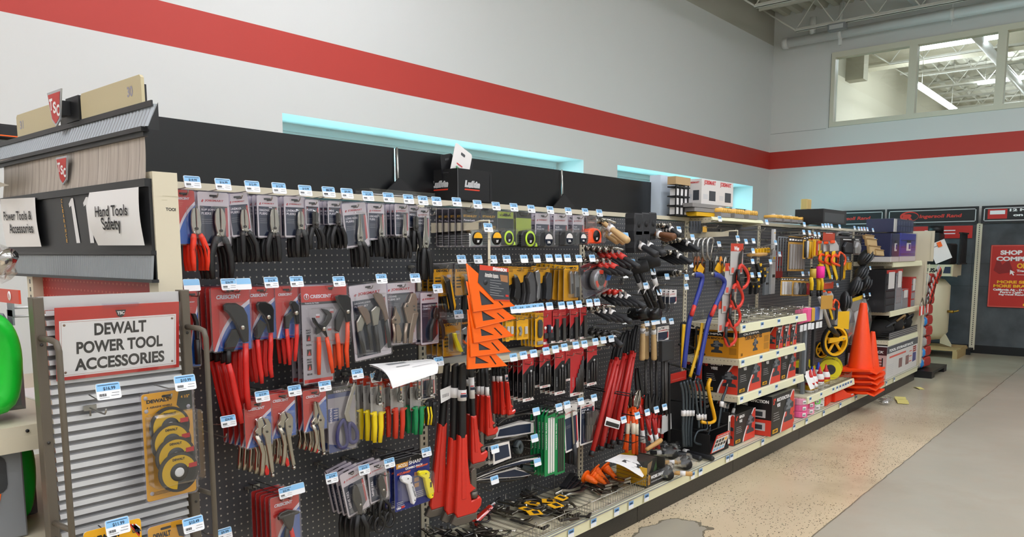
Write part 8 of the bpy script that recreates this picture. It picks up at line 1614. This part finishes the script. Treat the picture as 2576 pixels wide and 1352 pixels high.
for q, (x, y0, y1, m) in enumerate(((195, 300, 1090, VLT), (225, 240, 1050, CHAR), (290, 250, 760, CHAR), (168, 330, 1090, LGREY), (150, 880, 1090, DRED), (130, 880, 1100, VLT))): a, c = at('e5', x, y0, -.34+.03*q), at('e5', x-10, y1, -.34+.03*q); o = thing('long_level', 'tall level or straightedge standing by the chalk shelf, %s' % ('left grey', 'dark front', 'dark right', 'pale rear', 'dark red short', 'grey short')[q], 'level', None, tuple(a)); v = c-a; MB().prism([(-.022, v.z), (.022, v.z), (.022, 0), (-.022, 0)], -.012, .012, m, .002).build('level_body', o); MB().box(-.012, -.014, v.z*.75, .012, -.011, v.z*.68, BLACK).build('vial', o)
for q, (c, m) in enumerate((((170, 225), mat('pack_pink', 'e8508c', .5)), ((215, 215), PNK), ((250, 215), YC), ((130, 235), PNK), ((300, 205), mat('pack_blue', '5a6aa8', .5)), ((335, 200), LGREY))): p = at('e5', *c, -.36); o = thing('chalk_pack', 'small coloured pouch on the wire beside the turnbuckle tray, %s' % ('first pink', 'second pink', 'amber', 'leftmost pink', 'blue', 'grey')[q], 'pouch', None, tuple(p)); MB().box(-.05, -.02, -.06, .05, .02, .05, m, .008).box(-.03, -.022, -.12, .03, -.018, -.07, TAGW).build('pouch', o)
# ------------------------------------------------------------------ bag pallet, compressor, far wall fixture
BGR, BGW = mat('bag_red', 'b0362e', .5), mat('bag_grey', 'a9a6a2', .5); BGB = mat('bag_blue', '2f86d0', .5)
pal = thing('plastic_pallet', 'low black plastic pallet under the stacked bags', 'pallet', None, (10.2, -.1, 0)); MB().box(-.35, -.42, .05, .45, .42, .08, BLACK).build('pallet_deck', pal)
for x_ in (-.35, .3): MB().box(x_, -.42, 0, x_+.15, .42, .05, BLACK).build('pallet_foot', pal)
for i in range(9):
 z = .085+.125*i; o = thing('absorbent_bag', 'red and grey plump bag, %s from the bottom of the stack past the end panel' % NTH[i], 'bag', None, (10.12+.015*(i % 3), -.17, z+.062), (0, 0, -4+3*(i % 3))); MB().prism(rrect(-.23, -.06, .23, .06, .05, 4), -.22, .26, BGW, .03, True).build('bag_body', o); b = MB(); b.prism([(-.02, -.052), (.2, -.052), (.232, 0), (.19, .062), (.0, .063), (-.06, .02)], -.222, .2, BGR, .012); b.build('red_panel', o)
 if i in (0, 1, 4): MB().ball((-.12, -.2, 0), (.06, .04, .055), BGB, 12).build('blue_cap', o, 'blue end')
for i in range(7):
 p = onY(*pix('e6', (735, 745, 760, 770, 790, 805, 815)[i], (735, 690, 650, 605, 560, 520, 505)[i]), -.43); o = thing('hose_clamp_pack', 'small red and silver pack clipped along the end panel edge, %s from the bottom' % NTH[i], 'pack', None, tuple(p), (0, 35, 0)); MB().box(-.055, -.01, -.035, .055, .012, .035, CRED2, .006).box(-.13, -.004, -.02, -.05, .004, .02, LGREY).build('pack', o); MB().box(-.03, -.012, -.03, .03, -.009, .03, BLACK).build('dark_panel', o)
MB().tube([(X7+.06, -.44, .95), (X7+.06, -.46, 1.33)], .006, CREAM, 6).build('clip_strip', label='thin strip on the end panel edge holding the red packs', cat='clip strip')
for q in range(2): o = It('hung_pack', 'red and white pack dangling at the end panel above the bags, %s' % ('left', 'right')[q], 'pack', 'e6', (655+55*q, 770-15*q, 690+40*q, 840-20*q), -.45); o.part('card', MB().prism([(-o.w/2, -o.h), (o.w/2, -o.h), (o.w/2, 0), (-o.w/2, 0)], 0, .004, CRED2).box(-o.w*.2, -.002, -o.h, o.w*.1, 0, 0, WHITE)); o.part('hanger', MB().tube([(-o.w*.4, 0, 0), (0, 0, .09), (o.w*.4, 0, 0)], .006, STEEL, 5))
TK = mat('tank_cream', 'cfc6a6', .4); cx, cy = 12.25, .02
cp = thing('air_compressor', 'tall cream air compressor tank on a wooden pallet by the far wall', 'air compressor', None, (cx, cy, .13)); rr_ = .23
MB().lathe([(.05, .08), (.15, .10), (rr_, .2), (rr_, .86), (.15, .95), (.05, .97)], TK, 28).build('tank', cp); MB().box(-.28, -.3, 1.13, .28, .3, 1.16, TK).box(-.28, -.3, 1.0, .28, -.285, 1.13, TK).prism([(-.3, 1.16), (.3, 1.16), (.3, 1.08), (.1, .98), (-.3, 1.0)], -.285, -.28, TK).box(-.285, -.3, 1.0, -.275, .3, 1.16, TK).build('platform', cp)
b = MB(); b.X = T(-.286, 0, 0) @ RZ(-90); b.text('USA', .06, 1.08, -.001, h=.06, w=.15, m=INK, bold=.05); b.prism([(.18, 1.04), (.27, 1.04), (.27, 1.13), (.20, 1.13)], -.003, -.001, NAVY); b.build('platform_print', cp)
for a in (20, 140, 260):
 lg = MB().prism([(-.03, -.09), (.12, -.13), (.12, -.10), (.03, .05), (-.03, .12)], -.015, .015, TK, .003).build('leg', cp, 'curved leg'); c_ = lg; c_.location = (cos(rad(a))*.18, sin(rad(a))*.18, .13); c_.rotation_euler = (0, 0, rad(a))
MB().box(-.25, -.25, 1.16, .2, .15, 1.45, MBLACK, .02).box(-.2, -.1, 1.45, .1, .15, 1.6, BLACK, .02).lathe([(.10, 1.6), (.10, 1.7)], BLACK, 14, c=(0, 0, 0)).build('motor', cp); b = MB()
for k in range(8): b.box(-.2+.06*k, -.36, 1.17, -.185+.06*k, -.34, 1.58, MBLACK)
b.box(-.22, -.37, 1.16, .26, -.33, 1.18, MBLACK).box(-.22, -.37, 1.58, .26, -.33, 1.6, MBLACK).build('belt_guard', cp); MB().tube([(-.05, -.22, .5), (-.1, -.3, .5)], .02, mat('brass', 'b08a3a', .3, .9), 8).tube([(-.1, -.3, .5), (-.1, -.37, .52)], .012, MATS['brass'], 8).build('valve', cp, 'brass valve')
b = MB(); b.X = T(11.90, -.12, 1.47) @ RZ(-62) @ RY(-24); b.box(-.11, 0, -.14, .11, .002, .14, PAPER).box(-.08, -.001, .08, .05, 0, .09, GREY).box(.0, -.02, .06, .05, 0, .13, ORANGE); b.build('manual', label='white printed manual with an orange clip taped to the compressor', cat='manual')
wp = thing('wood_pallet', 'pale wooden pallet under the compressor', 'pallet', None, (cx, cy+.06, 0)); PWD = mat('pallet_wood', 'b39a6a', .7, bump=(30, .3))
for k in range(5): MB().box(-.36+.15*k, -.48, .105, -.25+.15*k, .48, .125, PWD).build('deck_board', wp)
for y in (-.46, 0, .44): MB().box(-.36, y-.03, 0, .37, y+.03, .105, PWD).build('stringer', wp)
XB = 12.77
fx = thing('backdrop_fixture', 'dark backed shelving fixture with cream slotted post along the far wall', 'wall fixture', None, (XB, 0, 0)); g_ = NT('backdrop_print', .5); X, Y, Z = g_.xyz(); nz = g_.noise(3, 6, g_.vec); l1 = g_.math('LESS_THAN', g_.math('FRACT', g_.math('MULTIPLY', Y, 2.7)), .02); l2 = g_.math('LESS_THAN', g_.math('FRACT', g_.math('MULTIPLY', Z, 3.1)), .02); band = g_.math('MULTIPLY', g_.math('GREATER_THAN', Z, .85), g_.math('LESS_THAN', Z, 1.45))
g_.color(g_.mix(g_.math('MULTIPLY', band, g_.math('MAXIMUM', l1, l2)), g_.mix(g_.ramp(nz, .3, .75), rgb('2f3236'), rgb('565b60')), rgb('25272a')))
for y0, y1 in ((-.40, 2.0), (-2.85, -.47)): MB().box(0, y0, .12, .02, y1, 1.86, g_.m).build('printed_back', fx)
MB().box(-.02, -.47, .05, .02, -.40, 1.87, CREAM).build('post', fx); b = MB()
for k in range(60): b.box(-.023, -.44, .12+.029*k, -.02, -.43, .135+.029*k, BLACK)
b.build('post_slot', fx); MB().box(.0, -2.85, 0, .03, 2.0, .12, MBLACK).build('kick_plate', fx); MB().box(-.28, -.46, .04, .0, -.41, .08, MBLACK).box(-.28, -.465, .0, -.24, -.405, .04, MBLACK).build('foot_bracket', fx)
def far_sign(label, y0, y1, z0, z1, fn, x=XB-.04, m=None, name='banner_sign', cat='sign'):
 w, h = y1-y0, z1-z0; o = thing(name, label, cat, None, (x, (y0+y1)/2, z0), (0, 0, -90)); MB().box(-w/2, 0, 0, w/2, .015, h, m or CBK).build('board', o); b = MB(); fn(b, w, h); b.build('lettering', o); return o
LGR = mat('logo_red2', 'd8392c', .45)
def frame_line(b, w, h, x0=None):
 for a, c, e, f_ in ((-w/2+.03, .03, w/2-.03, .042), (-w/2+.03, h-.042, w/2-.03, h-.03), (-w/2+.03, .03, -w/2+.042, h-.03), (w/2-.042, .03, w/2-.03, h-.03)): b.rect(a, c, e, f_, -.001, LGREY)
def ir(b, w, h):
 frame_line(b, w, h); b.text('Ingersoll Rand', w*.10, h*.47, -.0012, w=w*.45, h=h*.27, m=LGR, bold=.03, shear=.18); c_ = (-w*.24, h*.52)
 n = 20; ring = [(c_[0]+.13*cos(2*pi*i/n), c_[1]+h*.3*sin(2*pi*i/n)) for i in range(n)]; b.poly(ring, -.0012, LGR); b.poly([(c_[0]+(x-c_[0])*.86+.01, c_[1]+(z-c_[1])*.8-.004) for x, z in ring], -.0018, CBK); b.text('IR', c_[0]-.02, c_[1]-.01, -.0024, w=.15, h=h*.36, m=LGR, bold=.08, shear=.2)
far_sign('black banner with red emblem and lettering, partly behind the far bay goods', .83, 2.02, 1.865, 2.11, ir); far_sign('black banner with red emblem and lettering, right of the partly hidden one', -.415, .80, 1.865, 2.11, ir)
def cc(b, w, h):
 frame_line(b, w, h); b.rect(-w*.44, h*.25, -w*.26, h*.8, -.0012, RED); b.rect(-w*.42, h*.5, -w*.28, h*.72, -.0018, WHITE); b.text('12 Months Financing', -w*.24, h*.7, -.0014, h=h*.2, w=w*.66, m=WHITE, bold=.05, align='l'); b.text('on purchases', -w*.205, h*.42, -.0014, h=h*.2, w=w*.45, m=WHITE, bold=.05, align='l')
far_sign('black banner starting with the words 12 Mon, above the red poster', -1.75, -.45, 1.865, 2.11, cc)
far_sign('red strip sign with small white text behind the compressor', -.35, 1.2, 1.66, 1.84, lambda b, w, h: [b.rect(w*.1, h*(.35+.25*i), w*.36, h*(.42+.25*i), -.001, WHITE) for i in range(2)] and b.rect(w*.4, h*.15, w*.46, h*.3, -.001, WHITE), XB-.02, RED)
def shop(b, w, h):
 for a, c, e, f_ in ((-w/2+.006, .006, w/2-.006, .014), (-w/2+.006, h-.014, w/2-.006, h-.006), (-w/2+.006, .006, -w/2+.014, h-.006)): b.rect(a, c, e, f_, -.0008, SALMON)
 for t, x, z, wd, hh, m in (('SHOP MORE', -.40, .88, .62, .075, WHITE), ('COMPRESSORS', -.45, .78, .82, .075, WHITE), ('ONLINE', -.17, .67, .34, .085, YEL), ('TractorSupply.com', -.17, .585, .46, .05, WHITE), ('MORE SIZES', -.42, .41, .52, .05, YEL), ('MORE BRANDS', -.465, .345, .6, .05, YEL), ('California Air - DeWalt', -.465, .285, .52, .036, WHITE), ('Porter Cable', -.37, .245, .30, .036, WHITE), ('Ingersoll Rand', -.385, .205, .33, .036, WHITE)): b.text(t, x*.9, z*.876, -.0012, h=hh*.85, w=wd*.9, m=m, bold=.05, align='l')
 b.rect(-.15, .46, .25, .466, -.001, WHITE); b.poly([(-.43, .52), (-.40, .66), (-.36, .66), (-.33, .60), (-.28, .65), (-.25, .66), (-.20, .53), (-.24, .49), (-.30, .48), (-.36, .47)], -.0012, DRED); b.poly([(-.23, .53), (-.23, .46), (-.21, .48), (-.19, .45), (-.18, .46), (-.195, .49), (-.17, .495)], -.002, WHITE); b.rect(-.05, .03, .3, .06, -.001, YEL); b.text('AVAILABLE ONLINE', .12, .045, -.0015, w=.26, m=INK, bold=.04)
far_sign('red poster reading SHOP COMPRESSORS ONLINE, at the right edge of view', -1.55, -.595, .682, 1.559, shop, XB-.02, mat('poster_red', 'bf2a22', .4), 'poster', 'poster')
# litter on the floor
o = thing('plastic_scrap', 'crumpled clear plastic scrap on the floor beside the kick plate', 'litter', None, tuple(onZ(2232, 1008, .03))); b = MB()
for i in range(4): b.crumple((.05*i-.08, .02*(i % 2), 0), (.06, .05, .03), WRAP, 8)
b.build('scrap', o)
o = thing('yellow_scrap', 'yellow folded paper scrap on the floor past the plastic scrap', 'litter', None, tuple(onZ(2268, 1010, .004)), (0, 0, 20)); MB().prism([(-.14, 0), (-.03, .012), (.05, .002), (.14, .016), (.14, .02), (.04, .008), (-.03, .018), (-.14, .004)], -.05, .05, mat('scrap_yellow', 'd8cd7a', .6)).build('scrap', o)
o = thing('yellow_scrap', 'tiny yellow scrap farther along the floor', 'litter', None, tuple(onZ(2312, 978, .003)), (0, 0, 40)); MB().prism([(-.06, 0), (.02, .008), (.07, 0), (.07, .004), (.02, .012), (-.06, .004)], -.025, .025, mat('scrap_yellow', 'd8cd7a', .6)).build('scrap', o)
# ------------------------------------------------------------------ tape measure box on top of the run
lb = thing('tape_measure_box', 'black cardboard box of tape measures with white logo on top of the run', 'display box', None, (2.528, -.02, 1.704), (0, 0, 2)); W_ = .225
b = MB().box(0, 0, 0, W_+.015, .004, .145, MBLACK).box(0, 0, 0, .004, W_, .145, MBLACK).box(W_-.004, 0, 0, W_, W_, .13, MBLACK).box(0, W_-.004, 0, W_, W_, .20, MBLACK).box(0, 0, 0, W_, W_, .004, MBLACK).box(-.0006, -.0006, 0, .0008, .0008, .146, GREY); b.build('box_body', lb)
b = MB()
for X in (T(.10, 0, 0), T(0, .11, 0) @ RZ(-90)):
 b.X = X; b.text('Lufkin', 0, .078, -.0012, w=.105, h=.034, m=LGREY, bold=.09, shear=.2).prism([(-.056, .050), (.048, .050), (.051, .056), (-.054, .056)], -.0012, -.0004, mat('lufkin_red', 'd9442c', .4))
b.build('logo_print', lb)
for q, (dx, dy, rx, ry, s_, m) in enumerate(((.07, .06, -8, 24, 1.35, CARDW), (.03, .09, 5, -12, .9, CBLK), (.15, .1, 10, 8, .8, CHAR))):
 o = thing('loose_tape_pack', ('white carded tape measure sticking up out of the black box', 'dark carded tape measure leaning left in the black box', 'dark clamshell handle poking out of the black box')[q], 'tape measure', None, (2.528+dx, -.02+dy, 1.825), (rx, ry, 0)); b = MB().prism(rrect(-.045*s_, -.05, .045*s_, .105*s_, .012, 3), 0, .002, m); b.prism(rrect(-.014, .075*s_, .014, .085*s_, .003, 2), -.001, 0, DGREY)
 if q == 0: b.rect(-.03, .045, .01, .052, -.0008, JRED).lathe([(.012, 0), (.012, .0006)], mat('olive_print', '8b8a3c', .5), 14, c=(.015, -.0006, .02), axis='y').rect(-.03, .01, -.01, .035, -.0008, GRN)
 b.build('card', o); MB().prism(rrect(-.04*s_, -.05, .04*s_, .02, .01, 3), -.035, -.001, FILM).build('blister', o)
for q, (x, w_) in enumerate(((2.16, .13), (2.31, .09))): o = thing('clamshell_pack', 'clear flat clamshell lying on the top rail left of the tape box, %s' % ('larger', 'smaller')[q], 'pack', None, (x, .04, 1.704)); MB().box(-w_, -.05, 0, w_, .05, .026, FILM, .006).box(-w_+.01, -.04, .002, w_-.01, .04, .006, LGREY).build('clear_pack', o)
# ------------------------------------------------------------------ slat panel rack goods
YR = WY-.075
d = It('carded_grinding_discs', 'yellow card of four grinding discs in a clear pack on the slat panel', 'grinding discs', 'c2', (728, 612, 982, 1150), YR); w, h = d.w, d.h
def dew(b, w, h):
 b.poly(rrect(-w/2, -h, w/2, 0, .006, 2), -.0004, DWY); b.poly([(w*.18, -h*.14), (w*.28, -h*.2), (w/2, -h*.2), (w/2, -.0), (w*.24, 0)], -.0008, mat('card_pine', '1c2a20', .45)); b.text('DEWALT', -w*.18, -h*.075, -.001, w=w*.46, h=h*.034, m=DWB, bold=.06); b.text('4 1/2"', w*.36, -h*.07, -.0012, w=w*.18, m=YEL, bold=.03)
 b.text('4  ABRASIVE WHEELS', -w*.16, -h*.13, -.001, w=w*.5, m=DWB, bold=.03)
 for i in range(3): b.rect(-w*.4, -h*(.95-.012*i), w*.16, -h*(.946-.012*i), -.001, DWB)
 for x, z in ((-.42, .04), (-.42, .16), (.42, .17), (.42, .88), (-.4, .93)): b.lathe([(.005, 0), (.005, .0004)], LGREY, 12, c=(w*x, -.0008, -h*z), axis='y')
d.card(dew, shell=True)
for q, (x, y, c_) in enumerate(((852, 790, CHAR), (852, 868, DWY), (865, 935, CHAR), (872, 1010, CHAR))):
 X_, Z_ = d.P(x, y); r = 100*d.kz; b = MB(); b.X = T(X_, -.008-.008*q, Z_); b.lathe([(r*.12, -.003), (r, -.003), (r, .003), (r*.12, .003), (r*.12, -.003)], mat('disc_grit', '3b3936', .8), 36, axis='y'); b.poly([(r*.86*cos(rad(a)), r*.86*sin(rad(a))) for a in range(20, 270, 10)]+[(r*.45*cos(rad(a)), r*.45*sin(rad(a))) for a in range(260, 10, -10)], -.0036, mat('disc_gold', 'b8941e', .4)); b.poly([(r*.86*cos(rad(a)), r*.86*sin(rad(a))) for a in range(-60, 21, 8)]+[(r*.45*cos(rad(a)), r*.45*sin(rad(a))) for a in range(16, -61, -8)], -.0036, DWB)
 b.text('DEWALT', 0, r*.66, -.0042, w=r*.62, m=DWB, bold=.05).poly([(r*.5, r*.12), (r*.92, r*.12), (r*.92, r*.36), (r*.5, r*.34)], -.0042, mat('disc_red', 'a3262c', .45)); b.lathe([(r*.46, .0036), (r*.46, .0042), (r*.16, .0042)], DWB, 24, axis='y').lathe([(r*.24, .005), (r*.24, .0052), (r*.14, .0052)], LGREY, 20, axis='y'); d.part('grinding_disc', b)
d.bubble(745, 690, 985, 1100, .045)
for q, (box, nm) in enumerate((((425, 1290, 720, 1500), 'left yellow pack with a striped flag corner'), ((752, 1282, 932, 1500), 'right yellow pack'))):
 it = It('saw_blade_pack', nm+' low on the slat panel', 'blade pack', 'c2', box, YR); it.card(lambda b, w, h: (b.poly(rrect(-w/2, -h, w/2, 0, .008, 2), -.0004, DWY), b.text('DEWALT', -w*.12, -h*.24, -.001, w=w*.5, h=.014, m=DWB, bold=.06)), shell=q == 1)
 b = MB()
 if q == 0:
  for i in range(4): b.prism(it.L((655+8*i, 1292), (662+8*i, 1284), (708, 1330-10*i), (704, 1350-10*i)), -.002, -.001, (RED, WHITE)[i % 2])
  b.text('USA', *it.P(690, 1318), -.003, w=.02, m=NAVY, bold=.04)
 else: b.prism(it.L((890, 1290), (932, 1285), (932, 1350), (905, 1345)), -.002, -.001, CHAR)
 it.part('corner_print', b)
for q, (x, y, pr, wz) in enumerate(((548, 612, '$16.99', None), (936, 570, '$10.99', d.wirexz()), (595, 1298, '$11.99', None), (978, 1288, '$10.49', None))): hook('slat panel hook tagged %s, %s' % (pr, ('bare on the left', 'over the grinding discs', 'over the flag cornered pack', 'over the right yellow pack')[q]), [('c2', x, y, pr)], wz, L=.10, y0=WY)
# ------------------------------------------------------------------ left end shelves: grey cases with green bands
PGR = mat('case_grey', '77797d', .4); HGRN = mat('band_green', '14c832', .4)
def pw(u, v, y=-.45): return onY(u, v, y)
def reel(label, u0, v0, u1, v1, y):
 a, c = onY(u0, v0, y), onY(u1, v1, y); w_, h_ = c.x-a.x, a.z-c.z; o = thing('cable_reel', label, 'cable reel', None, (a.x+w_/2, y, c.z)); P_ = [(-w_/2, 0), (w_/2, 0), (w_/2, h_*.55), (w_*.4, h_*.8), (w_*.22, h_*.98), (-w_*.1, h_), (-w_*.4, h_*.92), (-w_/2, h_*.7)]
 MB().prism(P_, 0, .16, PGR, .012).build('case', o); b = MB(); b.tube(smooth([(-w_*.5, -.012, h_*.12), (-w_*.05, -.02, h_*.12), (w_*.12, -.02, h_*.3), (w_*.16, -.02, h_*.6), (w_*.05, -.02, h_*.82), (-w_*.2, -.02, h_*.92), (-w_*.5, -.016, h_*.95)], 4), .028, HGRN, 8, flat=1.2); b.build('green_band', o, 'bright green band'); MB().prism([(-w_/2, h_*.2), (-w_*.05, h_*.2), (w_*.06, h_*.5), (-w_*.02, h_*.8), (-w_/2, h_*.86)], -.008, .0, CBLK).build('coil', o); return o
reel('grey cable reel case with bright green band on the upper end shelf', -90, 790, 70, 1030, -.42)
reel('second grey case with green band behind the window box on the lower shelf', -40, 1072, 100, 1300, -.30)
a, c = onY(-80, 1085, -.46), onY(70, 1318, -.46); o = thing('window_box', 'grey display box with a rounded window on the lower end shelf', 'carton', None, (c.x, -.46, .801)); hh = a.z-.801; MB().box(a.x-c.x, 0, 0, 0, .12, hh, mat('box_grey', '8a8d90', .45), .004).build('carton_body', o); MB().prism(rrect(a.x-c.x+.01, hh*.42, -.035, hh*.75, .02, 3), -.002, 0, DGREY).prism([(a.x-c.x, hh*.25), (-.06, hh*.25), (-.05, hh*.42), (a.x-c.x, hh*.45)], -.003, -.001, ORANGE).build('window_print', o)
o = thing('small_carton', 'small orange and black carton beside the slat rack on the lower shelf', 'carton', None, (.82, -.42, .801)); MB().box(-.05, 0, 0, .05, .06, .07, CBLK).box(-.05, 0, .07, .05, .06, .12, mat('box_orange', 'e0662a', .5)).box(-.04, -.002, .02, .04, 0, .05, DGREY).build('carton_body', o)
o = thing('paper_sheet_pile', 'loose white papers on the upper end shelf behind the green banded reel', 'paper', None, (.82, -.1, 1.076)); MB().box(-.1, -.12, 0, .1, .12, .004, PAPER).build('sheet', o)
o = thing('red_label_strip', 'red shelf strip with a white numbered dot at the left edge', 'shelf label', None, (.5, -.0, 1.40)); a = onX(25, 744, .5); o.location = a; MB().box(-.004, -.06, -.014, 0, .3, .012, mat('strip_red', 'c8452e', .4)).build('strip', o); b = MB(); b.X = RZ(-90); b.lathe([(.009, .0045), (.009, .005)], WHITE, 18, c=(.012, 0, 0), axis='y').text('1', .012, 0, -.0056, h=.009, m=RED, bold=.05); b.build('numbered_dot', o)
for q in range(2): a = onX(30, 775+22*q, .62); o = thing('display_hook', 'white wire hook with grey plate in front of the red pegboard, %s' % ('upper', 'lower')[q], 'peg hook', None, tuple(a)); MB().tube([(0, 0, 0), (.29, 0, -.005)], .003, WHITEP, 6).build('hook_wire', o); MB().box(-.004, -.018, -.02, 0, .02, .016, GREY).build('plate', o)
o = thing('wrapped_tool', 'bright metal tool in clear wrap at the left edge below the sign', 'tool', None, tuple(onX(18, 662, .7))); MB().tube([(0, -.03, .02), (0, .05, -.005), (0, .2, .01)], [.02, .03, .035], CHROME, 10).build('tool_body', o); MB().crumple((0, .06, 0), (.03, .09, .045), WRAP).build('wrap', o)
o = thing('tool_case', 'black tool case with orange stripe behind the aisle sign', 'tool case', None, tuple(onX(14, 345, 1.15))); MB().box(-.05, -.07, -.02, .1, .3, .045, BLACK, .01).box(-.052, -.072, -.006, .1, .3, -.001, ORANGE).build('case', o)
ru = thing('back_upright', 'cream slotted upright of the neighbouring shelving at the left edge', 'upright', None, (1.5, 1.05, 0)); MB().box(-.02, -.03, 0, .02, .03, 1.72, SLOTY).build('post', ru); MB().box(0, .03, .2, .02, 1.2, 1.66, mat('dark_pegback', '26272a', .5)).build('back_board', ru)
# ------------------------------------------------------------------ things alike share a group phrase
cnt = {}
for o in list(COL.objects):
 if o.parent is None and o.get('category') and not o.get('group'): cnt.setdefault(o.name.split('.')[0], []).append(o)
for k, v in cnt.items():
 if len(v) > 1:
  for o in v: o['group'] = k.replace('_', ' ')+' set of the store aisle'
